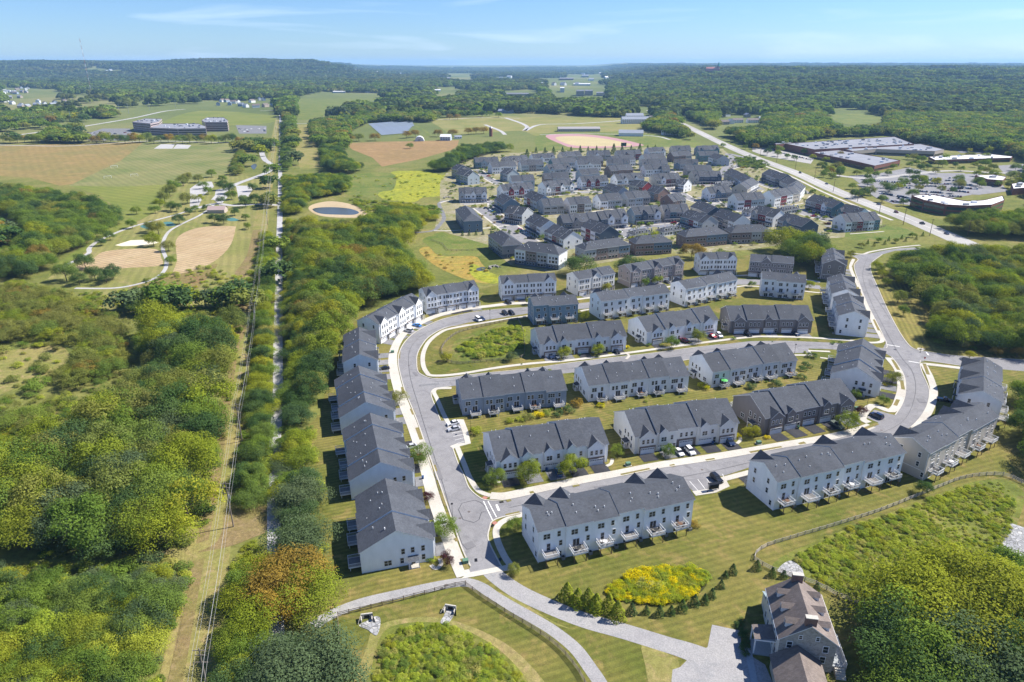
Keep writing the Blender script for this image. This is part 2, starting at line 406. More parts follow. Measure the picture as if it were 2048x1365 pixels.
cream = ground('dry_infield', (.44, .36, .20), (.38, .32, .17), s1=0.02, amt=0.15)
Z1, Z2, Z3 = .012, .03, .05
patch('crop_field', [(-60, 293), (120, 289), (288, 284), (245, 322), (150, 368), (120, 372), (60, 356), (-60, 350)], cropland, Z1, sm=False)
patch('sports_field', [(288, 286), (380, 284), (478, 287), (470, 328), (452, 348), (355, 368), (240, 374), (138, 372), (240, 323)], sport, Z2, sm=False)
patch('lower_meadow', [(138, 372), (240, 373), (355, 367), (335, 395), (318, 420), (270, 445), (230, 470), (170, 505), (120, 535), (95, 556), (110, 530), (200, 470), (245, 425), (200, 392), (160, 378)], bright, Z1+.008, sm=False)
patch('park_lawn', [(355, 367), (452, 347), (490, 352), (535, 362), (528, 420), (520, 500), (500, 560), (470, 600), (420, 615), (330, 610), (240, 600), (150, 580), (95, 558), (170, 505), (230, 470), (318, 420)], parkg, Z1, sm=False)
patch('small_infield', [(184, 520), (205, 505), (250, 499), (312, 499), (322, 515), (322, 531), (262, 536), (205, 540), (165, 541), (150, 535)], dirt, Z2)
patch('large_infield', [(352, 482), (372, 464), (410, 454), (466, 453), (471, 458), (463, 487), (443, 512), (408, 534), (348, 552), (346, 545), (354, 520)], dirt, Z2)
patch('volleyball_sand', [(230, 491), (262, 481), (300, 480), (318, 486), (294, 491), (245, 493)], sandm, Z2, sm=False)
patch('weedy_basin', [(258, 575), (290, 562), (345, 552), (400, 538), (435, 528), (420, 550), (395, 578), (360, 600), (325, 606), (285, 600), (265, 588)], redbrush, Z2)
patch('play_surface', [(280, 453), (305, 447), (318, 452), (300, 459)], playm, Z3); patch('play_surface', [(322, 447), (340, 444), (352, 451), (336, 453)], playm, Z3); patch('play_surface', [(450, 439), (465, 436), (478, 441), (462, 443)], playm, Z3)
patch('left_field', [(-40, 430), (0, 438), (30, 441), (35, 455), (20, 490), (-40, 492)], lawn3, Z2)
patch('dry_infield_corner', [(-40, 444), (0, 446), (28, 448), (14, 458), (-40, 462)], cream, Z3)
patch('goldenrod_field', [(784, 344), (850, 343), (880, 350), (905, 352), (905, 372), (880, 392), (845, 396), (828, 405), (790, 402), (765, 398), (755, 385), (785, 380), (790, 362)], goldfield, Z1)
patch('trailside_meadow', [(700, 350), (784, 347), (788, 378), (760, 385), (745, 405), (735, 395), (690, 388), (700, 372)], lawn_g, Z1)
patch('brown_field', [(690, 287), (760, 284), (918, 281), (915, 292), (905, 300), (839, 319), (764, 334), (745, 316), (705, 300)], ground('stubble_field', (.26, .165, .075), (.22, .15, .065), (.30, .20, .09), s1=.01, s2=.15, stripe=(R(80), 6, .04), amt=.2), Z1, sm=False)
patch('trailside_strip', [(584, 250), (618, 250), (628, 280), (648, 335), (600, 338), (590, 290)], tanrow, Z1, sm=False)
patch('upper_field', [(575, 226), (597, 198), (650, 190), (775, 191), (760, 200), (700, 206), (665, 222), (640, 235), (600, 240)], lawn_g, Z1)
patch('ploughed_field', [(625, 192), (650, 186), (758, 186), (770, 192), (690, 196)], ground('ploughed_soil', (.20, .15, .11), (.16, .13, .08), amt=.2), Z2)
patch('hill_field', [(320, 247), (400, 222), (548, 232), (540, 246), (440, 252), (345, 252)], bright, Z1)
patch('far_left_field', [(-40, 270), (95, 266), (100, 280), (80, 288), (-40, 289)], parkg, Z1)
patch('campus_lawn', [(870, 240), (980, 232), (1100, 236), (1270, 238), (1290, 262), (1230, 272), (1090, 275), (1040, 262), (960, 268), (905, 268), (880, 255)], parkg, Z1)
patch('school_lawn', [(1085, 268), (1220, 264), (1330, 270), (1350, 262), (1400, 286), (1440, 296), (1440, 306), (1340, 296), (1180, 300), (1100, 298), (1075, 300)], lawn_g, Z1)
patch('running_track', [(1092, 271), (1160, 269), (1215, 274), (1276, 287), (1277, 293), (1160, 297), (1120, 288)], trackm, Z2)
patch('track_infield', [(1112, 275), (1160, 273), (1210, 278), (1258, 288), (1255, 292), (1165, 293), (1128, 286)], cream, Z3)
patch('wood_glade', [(1643, 223), (1687, 219), (1778, 233), (1771, 243), (1720, 250), (1690, 249), (1660, 238)], lawn_g, .3)
patch('orange_wetland', [(838, 502), (857, 494), (880, 512), (948, 513), (963, 527), (980, 545), (1000, 556), (985, 566), (956, 566), (912, 552), (868, 530)], orangeg, Z2)
patch('yellow_rushes', [(945, 528), (980, 545), (1003, 556), (990, 568), (955, 560), (940, 545)], goldfield, Z3)
patch('basin_lawn', [(845, 480), (880, 465), (900, 470), (975, 485), (978, 505), (960, 513), (880, 510), (860, 494)], lawn_g, Z1)
estmix = ground('estate_ground_mix', (.17, .17, .06), (.25, .22, .13), (.33, .30, .25), s1=0.05, s2=.3, amt=.35)
patch('estate_ground', [(880, 365), (905, 330), (960, 310), (1200, 297), (1340, 294), (1445, 298), (1475, 325), (1560, 345), (1620, 385), (1700, 410), (1765, 440), (1760, 470), (1620, 480), (1500, 500), (1300, 510), (1100, 545), (1020, 530), (975, 490), (900, 468), (870, 455), (880, 410)], estmix, Z1+.004, sm=False)
# --- pond
patch('pond_shore', [(617, 418), (630, 408), (665, 403), (705, 410), (733, 424), (722, 434), (690, 436), (640, 432)], ground('pond_shore_soil', (.42, .33, .21), (.36, .28, .17), amt=.15), Z2)
patch('pond', [(625, 420), (636, 416), (668, 415), (700, 418), (718, 425), (708, 430), (680, 430), (642, 428)], water, Z3)
patch('wetland_pool', [(953, 538), (962, 535), (972, 536), (966, 542), (955, 542)], water, Z3+.02)
patch('creek_pool', [(502, 333), (510, 328), (514, 332), (508, 340)], water, Z3)

# --- near estate lawns
patch('estate_lawn', [(560, 900), (640, 830), (670, 700), (720, 630), (860, 600), (1000, 570), (1130, 545), (1300, 530), (1600, 500), (1720, 510), (1790, 640), (1800, 760), (1760, 880), (1500, 960), (1200, 1010), (1020, 1030), (940, 1100), (960, 1160), (900, 1185), (640, 1240), (600, 1100)], lawn2, Z1-.002, sm=False)
patch('south_lawn', [(985, 1060), (1045, 1025), (1300, 960), (1500, 950), (1700, 880), (1850, 720), (2120, 740), (2200, 1000), (2200, 1420), (1700, 1460), (1100, 1460), (600, 1460), (560, 1300), (640, 1240), (900, 1175), (980, 1140), (1020, 1130)], lawn, Z1, sm=False)
patch('verge_lawn', [(1745, 545), (1764, 540), (1810, 565), (1850, 600), (1865, 640), (1850, 680), (1880, 702), (2060, 715), (2060, 725), (1850, 708), (1815, 690), (1790, 650), (1760, 590)], lawn3, Z2, sm=False)
patch('side_mown_strip', [(634, 830), (672, 842), (690, 1000), (712, 1170), (640, 1240), (650, 1150), (636, 1000), (628, 900)], lawn2, Z2, sm=False)

# --- power line corridor and trail
CORR = [(350, 1420), (372, 1365), (408, 1150), (425, 1060), (444, 960), (455, 860), (472, 740), (490, 640), (506, 550), (520, 460), (533, 380), (546, 300), (556, 240)]
strip('mown_corridor', CORR, 11, tanrow, Z2)
strip('bare_track', [(x-22*(y/1365)**1.5, y) for x, y in CORR[:8]], 3.0, brownrow, Z2+.01)
strip('bare_track', [(516, 460), (505, 510), (478, 555), (484, 600), (478, 640), (470, 680)], 7, brownrow, Z2+.015)
patch('worn_crossing', [(395, 1105), (430, 1088), (445, 1060), (452, 1020), (500, 1018), (540, 1010), (552, 1030), (540, 1060), (500, 1078), (470, 1090), (440, 1098)], brownrow, Z2+.02)
patch('clearing', [(-60, 715), (30, 700), (110, 690), (140, 712), (110, 745), (60, 762), (0, 790), (-60, 800)], tanrow, Z2)
patch('clearing', [(10, 835), (60, 822), (110, 820), (150, 815), (100, 840), (30, 850)], tanrow, Z2)
patch('clearing', [(40, 890), (100, 870), (150, 880), (110, 905), (70, 930), (0, 960), (-40, 970), (-20, 920)], meadow, Z2)
strip('mown_gap', [(445, 1088), (390, 1105), (330, 1118), (260, 1135)], 7, tanrow, Z2+.01)
TRAIL = [(551, 1420), (553, 1310), (552, 1240), (549, 1100), (548, 1000), (552, 950), (551, 870), (556, 800), (556, 700), (557, 627), (558, 540), (559, 470), (560.5, 400), (560.5, 340), (561.5, 270), (560, 220)]
strip('rail_trail', TRAIL, lambda t: 3.3+t*1.2, gravel_path, .06)
strip('service_road', [(520, 222), (548, 221)], 6, gravel_path, .05)
strip('park_drive', [(530, 292), (524, 305), (530, 320), (543, 330), (536, 344), (510, 355), (470, 370), (445, 385), (430, 400)], 7, gravel_path, .05)
strip('park_drive', [(395, 417), (430, 408), (470, 412), (515, 409), (557, 411)], 6, gravel_path, .052)
strip('footpath', [(395, 417), (345, 432), (300, 444), (262, 455), (228, 468), (196, 483), (179, 497), (178, 506), (160, 518), (140, 527), (118, 540)], 3.0, gravel_path, .054)
strip('footpath', [(430, 408), (405, 428), (365, 448), (340, 462), (328, 480), (326, 500), (333, 520), (330, 540), (312, 556), (275, 569), (225, 577), (150, 577)], 2.4, gravel_path, .056)
patch('park_car_park', [(380, 378), (400, 364), (424, 364), (428, 374), (408, 390), (398, 412), (380, 414)], gravel_path, .058, sm=False)
patch('park_car_park', [(472, 372), (500, 372), (505, 380), (492, 402), (478, 402)], gravel_path, .058, sm=False)
patch('park_car_park', [(432, 380), (446, 378), (455, 395), (440, 412), (428, 400)], gravel_path, .058, sm=False)
patch('tennis_court', [(308, 298), (322, 289), (350, 289), (345, 298)], gravel_path, .05, sm=False); patch('tennis_court', [(346, 298), (354, 289), (383, 291), (376, 298)], gravel_path, .05, sm=False)
strip('country_lane', [(-60, 289), (60, 292), (150, 292), (290, 283), (420, 285), (490, 288), (548, 289)], 5, gravel_path, .06)
strip('country_lane', [(-60, 283), (40, 270), (100, 262), (150, 256), (200, 248), (270, 236), (330, 223), (370, 219)], 9, gravel_path, .06)
strip('country_lane', [(584, 248), (640, 247), (740, 243), (880, 240), (960, 236), (1040, 237)], 6, gravel_path, .06)
strip('campus_drive', [(1010, 236), (1040, 246), (1054, 254), (1050, 262), (1080, 250), (1150, 248), (1240, 242), (1290, 236), (1310, 228)], 8, gravel_path, .07)
strip('campus_drive', [(970, 250), (1000, 262), (1010, 270)], 7, gravel_path, .07)
strip('campus_drive', [(1080, 270), (1180, 268), (1300, 272), (1340, 280)], 5, gravel_path, .07)
strip('solar_access_track', [(830, 252), (850, 262), (856, 272)], 6, lawn_g, .07)
# --- highway
HW = [(1262, 196), (1272, 205), (1300, 222), (1355, 244), (1435, 283), (1504, 313.5), (1592, 346.5), (1665, 379.5), (1738, 408.7), (1811, 436), (1884, 467), (1960, 500), (2060, 545)]
strip('highway', HW, 17, hwy, .05)
strip('highway_footpath', [(x-26*(y/430)**2, y+5*(y/430)) for x, y in HW[5:10]], 3.0, concrete, .06)
for k in (-1, 1): strip('highway_marking', [(x, y) for x, y in HW[2:11]], lambda t: .3, linew, .06+.004*k)
strip('estate_spur', [(1440, 345), (1458, 330), (1466, 318), (1455, 308), (1490, 316)], 8, asphalt, .05)
# --- near estate roads
L_in = [(903, 653), (879, 661), (857, 675), (843, 692), (835, 708), (833.4, 724), (837, 745), (858, 756), (887, 757.5), (960, 748), (1060, 738), (1122, 729), (1215, 717), (1305, 707), (1378, 697), (1440, 690)]
main_road = [(936, 1146), (941, 1133), (924, 1097), (896, 1016), (884, 981), (865, 928), (849, 884), (838, 852), (824, 816), (811, 785), (801.7, 753), (796.5, 721.5), (803, 695), (821.5, 672), (848, 655), (885, 639), (937.5, 626.6), (982, 620.5), (1059, 614.7),
             (1170, 606), (1290, 590), (1390, 573), (1476, 559), (1563, 560), (1640, 572), (1640, 579), (1563, 571), (1478, 570), (1390, 583), (1290, 601), (1170, 618), (1059, 627), (995.6, 637), (940, 645)]
main_road2 = L_in+[(1440, 706), (1373, 720.5), (1290, 733), (1146, 745.5), (1060, 755), (960, 765.5), (903, 773), (872, 778), (862, 788), (871.6, 816.5), (881, 842), (921, 843), (934, 885), (904.5, 894), (916.5, 928), (928, 951), (938, 976), (957, 994), (975, 1002), (1003, 1003)]
poly_a = main_road+main_road2+[(1017.7, 999.5), (1017.7, 1033), (1004.6, 1035), (985, 1043), (979.5, 1055), (976.6, 1080), (997, 1123), (1003, 1133)]
patch('street', poly_a, asphalt, ZL['road'], sm=False)
patch('street', [(1017.5, 999.5), (1114, 978), (1231.6, 955), (1319.5, 937.5), (1407, 924.5), (1480, 912.4), (1558, 898), (1653, 882.5), (1716, 867), (1757, 846), (1733, 836), (1748, 820), (1790, 831), (1805, 806.6), (1811, 781), (1808, 752.8), (1795.5, 730.6), (1783, 714.8), (1766, 704), (1700, 702), (1660, 699), (1617, 697.5), (1617, 706), (1588, 707), (1560, 698), (1500, 700), (1440, 706), (1440, 690), (1500, 683),
       (1571, 682), (1644, 685), (1693, 687.5), (1742, 693.5), (1766, 697), (1772, 685), (1732, 604), (1721, 574), (1710, 544), (1708.5, 529.4), (1716, 519.5), (1703.5, 512), (1744.6, 507), (1767, 502), (1800, 497), (1840, 495),
       (1840, 500), (1790, 502), (1764.6, 509.5), (1742, 527), (1742, 544), (1754.6, 574), (1774.5, 619), (1797, 661.4), (1812, 684), (1824, 696), (1839, 701.5), (1866.7, 706), (1924, 713), (2080, 722), (2080, 746), (1922, 732), (1850, 722), (1840, 725), (1843, 743), (1855.6, 771.7), (1858.7, 787.6), (1855.6, 806.5), (1849, 822), (1836, 841), (1821, 855.6), (1780, 874.6), (1672, 892), (1545.5, 917),
       (1500, 935), (1445, 953), (1434, 953), (1445, 969.7), (1423, 979), (1387, 983.5), (1370, 969), (1240, 993), (1045, 1026), (1017.5, 1033)], asphalt, ZL['road'], sm=False)
# asphalt path and lane by the houses
strip('asphalt_path', [(628, 1252), (660, 1231), (720, 1207), (800, 1188), (880, 1171), (930, 1165), (963, 1175), (991, 1194), (1030, 1217), (1069, 1239), (1108, 1263), (1150, 1297), (1181, 1338), (1203, 1372), (1215, 1410)], 3.0, ground('path_asphalt', (.27, .26, .26), (.31, .30, .29), (.24, .24, .24), s1=.05, amt=.1), .04)
strip('farm_lane', [(982, 1143), (1000, 1159), (1035, 1183), (1088, 1209), (1166, 1240), (1244, 1262), (1322, 1286), (1390, 1308), (1440, 1334), (1480, 1380)], lambda t: 4.6+max(0, t-.7)*8, MC['path_asphalt'], .044)
patch('farm_yard', [(1424, 1250), (1481, 1262), (1482, 1300), (1530, 1330), (1560, 1400), (1400, 1420), (1340, 1390), (1345, 1340), (1360, 1335), (1385, 1310), (1415, 1295)], MC['path_asphalt'], .048, sm=False)
patch('worn_soil', [(1283, 1290), (1310, 1297), (1355, 1320), (1352, 1345), (1330, 1375), (1300, 1370), (1290, 1330)], tanrow, Z2+.01)
patch('dry_fringe', [(930, 1160), (960, 1170), (1030, 1197), (1100, 1240), (1140, 1258), (1080, 1240), (1000, 1210)], tanrow, Z2, sm=True)
patch('goldenrod_bed_soil', [(1212, 1185), (1235, 1165), (1290, 1148), (1350, 1140), (1400, 1139), (1415, 1155), (1408, 1178), (1380, 1198), (1320, 1210), (1260, 1208), (1225, 1198)], forestfloor, Z2)
patch('swale', [(1700, 455), (1740, 450), (1800, 455), (1830, 468), (1790, 478), (1700, 480), (1690, 470)], lawn_g, Z2)
patch('meadow_ground', [(1545, 1130), (1580, 1105), (1640, 1080), (1740, 1040), (1840, 1005), (1930, 968), (2010, 960), (2048, 990), (2030, 1060), (2000, 1120), (1960, 1140), (1880, 1170), (1770, 1205), (1690, 1190), (1620, 1165), (1570, 1150)], meadow, Z2)
patch('basin_floor', [(770, 1262), (830, 1245), (900, 1250), (960, 1275), (1010, 1310), (1060, 1370), (1070, 1440), (750, 1440), (745, 1330)], meadow, Z2)
patch('basin_rim_soil', [(735, 1290), (760, 1250), (830, 1235), (900, 1240), (980, 1270), (1040, 1310), (1100, 1380), (1120, 1440), (730, 1440)], tanrow, Z2-.008)
patch('crescent_basin', [(905, 690), (930, 672), (975, 655), (1030, 640), (1060, 650), (1060, 700), (1050, 715), (990, 722), (930, 725), (908, 712)], meadow, Z2)
strip('riprap_spillway', [(2036, 1052), (2028, 1080), (2020, 1108)], 6, riprap, .12, h=.1)
patch('riprap_apron', [(1555, 1140), (1580, 1122), (1605, 1140), (1600, 1158), (1570, 1150)], riprap, .10, side=True)
patch('riprap_apron', [(718, 1252), (735, 1242), (748, 1234), (760, 1236), (760, 1255), (752, 1272), (735, 1260)], riprap, .10, side=True)
patch('riprap_apron', [(888, 1232), (896, 1216), (908, 1218), (907, 1232), (893, 1250), (881, 1246)], riprap, .10, side=True)
patch('riprap_run', [(852, 1300), (880, 1292), (905, 1290), (890, 1300), (862, 1308)], riprap, .10, side=True)

# --- lanes and courts of the far estate
def CC(ox, oy, s): return lambda *q: [(ox+q[i]/s, oy+q[i+1]/s) for i in range(0, len(q), 2)]
k1, k2, k3, k4, k5, k6, k7, k8 = CC(880, 290, 9.309), CC(1080, 290, 9.309), CC(1280, 280, 9.309), CC(1420, 330, 9.309), CC(960, 410, 9.309), CC(1140, 390, 9.309), CC(1300, 380, 9.309), CC(1560, 360, 9.309)
for pts, w_ in ((k1(560, 490, 720, 480, 800, 560, 960, 660, 1120, 740), 8), (k1(430, 1100, 620, 1090, 960, 1060, 1020, 1180), 9), (k5(40, 50, 300, 240, 600, 470, 900, 700), 15), (k1(1280, 1010, 1560, 1030, 1800, 1010), 9), (k2(0, 930, 300, 930, 640, 890, 1180, 880), 8), (k2(1260, 780, 1700, 770, 1760, 720), 7),
                (k2(620, 500, 650, 700, 620, 860), 6), (k3(560, 560, 600, 640, 560, 900, 700, 1010), 7), (k3(1000, 860, 1250, 850, 1500, 830), 8), (k7(560, 60, 800, 190, 1100, 270, 1440, 300), 8), (k7(1740, 500, 2000, 520, 2040, 600), 9), (k4(700, 960, 1000, 1060, 1300, 1090), 10), (k4(880, 300, 1000, 360, 1240, 440), 11), (k4(40, 690, 300, 740, 640, 880), 8),
                (k8(250, 560, 600, 650, 1000, 760), 15), (k3(1660, 330, 1850, 380, 1860, 470, 1620, 560, 1500, 700), 8), (k3(500, 560, 780, 600), 6), (k6(450, 330, 900, 270, 1600, 200), 4)):
    strip('estate_lane', pts, w_, asphalt, .045)
    strip('estate_pavement', pts, w_+3.4, concrete, .03)
patch('court', k6(860, 600, 1200, 600, 1640, 500, 2040, 490, 2040, 640, 1560, 600, 1300, 680, 1150, 760, 960, 860, 860, 800), asphalt, .06, sm=False)
patch('court', k7(130, 620, 520, 600, 700, 690, 760, 740, 460, 740, 200, 700), asphalt, .062, sm=False)
strip('estate_footway', [(868, 462), (900, 462), (960, 458), (1010, 452), (1035, 448)], 2.2, concrete, .07)
strip('estate_footway', [(888, 402), (878, 408), (885, 425), (888, 438), (878, 452), (866, 462), (830, 466)], 3.2, asph_mid, .068)
strip('estate_footway', k1(0, 1085, 120, 1050, 250, 1040), 2.4, concrete, .07)
# --- pavements, kerbs and markings of the near estate
def kerb(pts, sm=True, n=4): strip('kerb', pts, .35, concrete, .13, sm=sm, h=.14, n=n)
LEFT = main_road[1:19]
SWA = [(928, 1153), (910, 1112), (893, 1066), (878, 1027), (863, 981), (852, 937), (838, 890), (825, 852), (812, 819), (799, 786), (790.5, 755), (785.5, 721.5), (791, 693), (808, 667), (836, 649), (875, 632), (930, 619), (982, 612.5), (1022, 608), (1059, 606.5), (1100, 604)]
strip('pavement', SWA, 3.7, concrete, ZL['walk'], h=.12)
strip('pavement', [(1140, 601), (1165, 598), (1290, 582), (1390, 565), (1476, 552), (1563, 553), (1640, 565)], 2.2, concrete, ZL['walk'], h=.12)
strip('pavement', [(1161, 623), (1183, 619), (1300, 604), (1470, 575), (1500, 573), (1563, 577), (1625, 585), (1645, 586)], 1.6, concrete, ZL['walk'], h=.12)
NS1 = [(914, 894), (928, 928), (940, 957), (957, 982), (981, 992), (1010, 992.5), (1060, 982), (1114, 971), (1173, 958), (1231.6, 948), (1319.5, 930.5), (1407, 917.5), (1480, 905.5), (1545, 894), (1600, 885), (1653, 876), (1716, 861), (1742, 852)]
strip('pavement', NS1[:5], 1.7, concrete, ZL['walk'], h=.12)
strip('pavement', NS1[4:], 3.4, concrete, ZL['walk']+.002, h=.12)
strip('pavement', [(903, 896), (914, 891.5), (936, 887), (930, 862), (922, 841), (914, 842)], 2.0, concrete, ZL['walk']+.004, h=.12, sm=False)
strip('pavement', [(901, 856), (893, 840), (885, 824), (874, 798), (868, 785), (874, 778), (903, 777)], 1.6, concrete, ZL['walk'], h=.12)
strip('pavement', [(1028, 1141), (1025, 1136), (1010, 1115), (996, 1085), (992, 1063), (1000, 1048), (1020, 1037), (1046, 1030), (1075, 1023)], 1.8, concrete, ZL['walk'], h=.12)
patch('concrete_apron', [(921, 1159), (1029, 1139), (1018, 1130), (938, 1146)], concrete, ZL['walk']+.004, sm=False, side=True)
strip('pavement', [(969, 646), (903, 657.5), (880, 666), (858, 684), (847, 706), (846, 728), (853, 745), (866, 752), (916, 749), (995, 736), (1060, 728), (1146, 720.5), (1244, 708), (1317, 698), (1391, 688), (1498, 675), (1551, 674), (1620, 676), (1693, 681), (1740, 686), (1762, 684), (1763, 676), (1752, 656), (1739, 626.5), (1727, 598), (1717, 573), (1706, 550), (1701, 534), (1707, 519)], 1.9, concrete, ZL['walk'], h=.12)
strip('pavement', [(969, 646), (1022, 637.5), (1059, 632), (1062, 631)], 1.6, concrete, ZL['walk'], h=.12)
strip('pavement', [(1588, 711), (1622, 711), (1618, 702), (1660, 704)], 1.6, concrete, ZL['walk'], h=.12, sm=False)
strip('pavement', [(1655, 718), (1640, 716)], 1.2, concrete, ZL['walk'])
strip('pavement', [(1776, 716), (1795, 740), (1802, 768.6), (1799, 794), (1783, 822), (1745, 812), (1724, 835), (1737, 846)], 2.8, concrete, ZL['walk']+.003, h=.12)
strip('pavement', [(1922, 737), (1852, 729), (1850, 735), (1859, 753), (1867, 778), (1866, 799), (1858, 821), (1843, 845), (1828, 862)], 2.6, concrete, ZL['walk']+.003, h=.12)
strip('pavement', [(1388, 988), (1427, 982), (1452, 971), (1447, 959), (1500, 945)], 2.2, concrete, ZL['walk']+.004, h=.12, sm=False)
strip('pavement', [(1702, 507), (1726, 509), (1742, 504), (1790, 496), (1840, 491)], 1.8, concrete, ZL['walk'], h=.12)
strip('pavement', [(1838, 702), (1846, 699), (1838, 698), (1840, 701)], 1.6, concrete, ZL['walk'])
kerb(LEFT); kerb([(904.5, 894), (916.5, 928), (928, 951), (938, 976), (957, 994), (975, 1001), (1017, 999)]+NS1[6:7] and [(904.5, 894), (916.5, 928), (928, 951), (938, 976), (957, 994), (975, 1001), (1017, 999), (1114, 977.5), (1231.6, 954.5), (1319.5, 937), (1407, 924), (1480, 912), (1558, 897.5), (1653, 882), (1716, 866.6)])
kerb([(1003, 1133), (997, 1123), (976.6, 1080), (979.5, 1055), (985, 1043), (1004.6, 1035), (1045, 1026)])
kerb([(960, 648)]+L_in); kerb([(903, 773), (872, 778), (862, 788), (871.6, 816.5), (881, 842)])
kerb([(1766, 697), (1772, 685), (1732, 604), (1721, 574), (1710, 544), (1708.5, 529.4), (1716, 519.5), (1703.5, 512)])
kerb([(1764.6, 509.5), (1742, 527), (1742, 544), (1754.6, 574), (1774.5, 619), (1797, 661.4), (1812, 684), (1824, 696), (1839, 701.5), (1866.7, 706), (1924, 713), (2080, 722)])
kerb([(1783, 714.8), (1795.5, 730.6), (1808, 752.8), (1811, 781), (1805, 806.6), (1790, 831)])
kerb([(1922, 732), (1850, 722), (1840, 725), (1843, 743), (1855.6, 771.7), (1858.7, 787.6), (1855.6, 806.5), (1849, 822), (1836, 841), (1821, 855.6)])
kerb([(1440, 706), (1373, 720.5), (1290, 733), (1146, 745.5)])
# planting strips cut into the wide pavement
vergem = ground('dry_verge', (.22, .17, .075), (.17, .15, .05), (.13, .14, .04), s1=.3, s2=2, amt=.3)
for a_, b_ in (((934, 1140), (925, 1118)), ((893, 1013), (882, 984)), ((871, 944), (867, 931)), ((843, 880), (834, 856)), ((916, 1083), (911, 1077)), ((828, 830), (823, 818)), ((808, 788), (805, 775)), ((797, 718), (798, 705)),
               ((1021, 1000), (1013, 1003)), ((1145, 973), (1158, 970)), ((1242, 951), (1300, 939)), ((1340, 933), (1350, 931)), ((1412, 922), (1430, 919)), ((1500, 906), (1564, 895)), ((1598, 889), (1610, 886)), ((1060, 987), (1068, 985)), ((1803, 762), (1806, 780)), ((1790, 812), (1796, 800)), ((1719, 862), (1755, 848)),
               ((1797, 741), (1785, 720)), ((1748, 640), (1758, 662)), ((1715, 575), (1722, 592)), ((1713, 520), (1705, 535)), ((1848, 728), (1856, 750)), ((1040, 1026), (1012, 1032)), ((838, 742), (836, 715)), ((1160, 746), (1300, 729))):
    strip('planting_strip', [a_, b_], 1.3, vergem, ZL['strip'], sm=False)
strip('stop_line', [(993, 1010), (998, 1022)], .6, linew, ZL['mark'], sm=False)
strip('crossing_line', [(967, 1003), (985, 1041)], .25, linew, ZL['mark'], sm=False); strip('crossing_line', [(976, 1003), (993, 1035)], .25, linew, ZL['mark'], sm=False)
strip('stop_line', [(1774, 690), (1799, 694)], .5, linew, ZL['mark'], sm=False); strip('stop_line', [(1817, 723), (1840, 727)], .5, linew, ZL['mark'], sm=False); strip('stop_line', [(1851, 703), (1857, 711)], .5, linew, ZL['mark'], sm=False)
for k in range(5):
    strip('bay_line', [(1379+k*16.5, 963-k*3.6), (1396+k*14, 982-k*3.6)], .14, linew, ZL['mark'], sm=False)
for k in range(7):
    strip('bay_line', [(896-2+k*3.2, 846+k*7), (922+k*2, 843+k*6.4)], .14, linew, ZL['mark'], sm=False)
tar = flat('tar_seal', (.05, .05, .055), 0.6)
strip('tar_seam', [(950, 1001), (924, 1007), (917, 1020), (926, 1040), (948, 1046), (958, 1040), (963, 1025), (980, 1022), (962, 1006), (950, 1001)], .18, tar, .041, sm=False)
strip('repair_patch', [(838, 772), (878, 768)], 1.6, asph_mid, .041, sm=False)
strip('red_ramp', [(966, 995), (974, 998)], 1.2, flat('red_ramp_paint', (.35, .16, .12), .8), .112, sm=False); strip('red_ramp', [(986, 1049), (993, 1045)], 1.2, MC['red_ramp_paint'], .112, sm=False)
def disc(name, px, r, mat, z=.05, label=None, cat=None):
    P = G(*px); mb = MB(); mb.prism([(r*math.cos(k*PI/6), r*math.sin(k*PI/6)) for k in range(12)], 0, .02, mat)
    o = mb.build(name, loc=(P.x, P.y, z)); return tag(o, label, cat)
for i, (px, lb) in enumerate([((938, 1024), 'round iron manhole cover inside the octagonal tar seam'), ((920, 1037), 'small iron cover left of the octagonal tar seam'), ((893, 1171), 'manhole cover in the asphalt path by the split-rail fence'), ((883, 1178), 'small round cover on the path edge beside the fence'),
                              ((818, 732), 'manhole cover in the middle of the crescent bend'), ((1404, 940), 'manhole cover beside the marked parking bays'), ((1815, 753), 'manhole cover on the curved right-hand street'), ((1763, 861), 'manhole cover where the streets meet by the parking bay'), ((1731, 584), 'manhole cover high on the long straight street')]):
    disc('manhole_cover', px, .42, flat('iron_cover', (.14, .12, .11), .6, metal=.3), .05, lb, 'manhole cover')

# ------------------------------------------------------------------ house kit (shared meshes)
def frame_mesh(w_, h_, bars=1, rail=True, name='window', proud=.07, t=.11):
    mb = MB(); y0, y1 = -proud, .0
    mb.box(-w_/2-t, w_/2+t, y0, y1, h_, h_+t+.03, trimw); mb.box(-w_/2-t, w_/2+t, y0-.03, y1, -t, 0, trimw)
    for s in (-1, 1): mb.box(min(s*w_/2, s*(w_/2+t)), max(s*w_/2, s*(w_/2+t)), y0, y1, 0, h_, trimw)
    for k in range(1, bars): x = -w_/2+w_*k/bars; mb.box(x-.05, x+.05, y0, y1, 0, h_, trimw)
    if rail: mb.box(-w_/2, w_/2, y0+.02, y1, h_*.5-.03, h_*.5+.03, trimw)
    return mb.mesh(name)
def pane_mesh(w_, h_): mb = MB(); mb.box(-w_/2, w_/2, -.03, .0, 0, h_, glass); return mb.mesh('pane')
WIN = {k: (frame_mesh(a, b, c), pane_mesh(a, b)) for k, (a, b, c) in {'s': (.85, 1.55, 1), 'd': (1.75, 1.5, 2), 't': (2.5, 1.5, 3), 'q': (.6, .9, 1), 'sl': (1.75, 2.1, 2), 'dr': (.95, 2.1, 1), 'w': (1.0, 1.6, 1)}.items()}
WIN['sl'] = (frame_mesh(1.75, 2.1, 2, False, 'sliding_door'), WIN['sl'][1])
doorm = {c: flat('door_'+c, v, .5) for c, v in {'dark': (.03, .03, .035), 'red': (.2, .03, .03), 'white': (.7, .7, .7)}.items()}
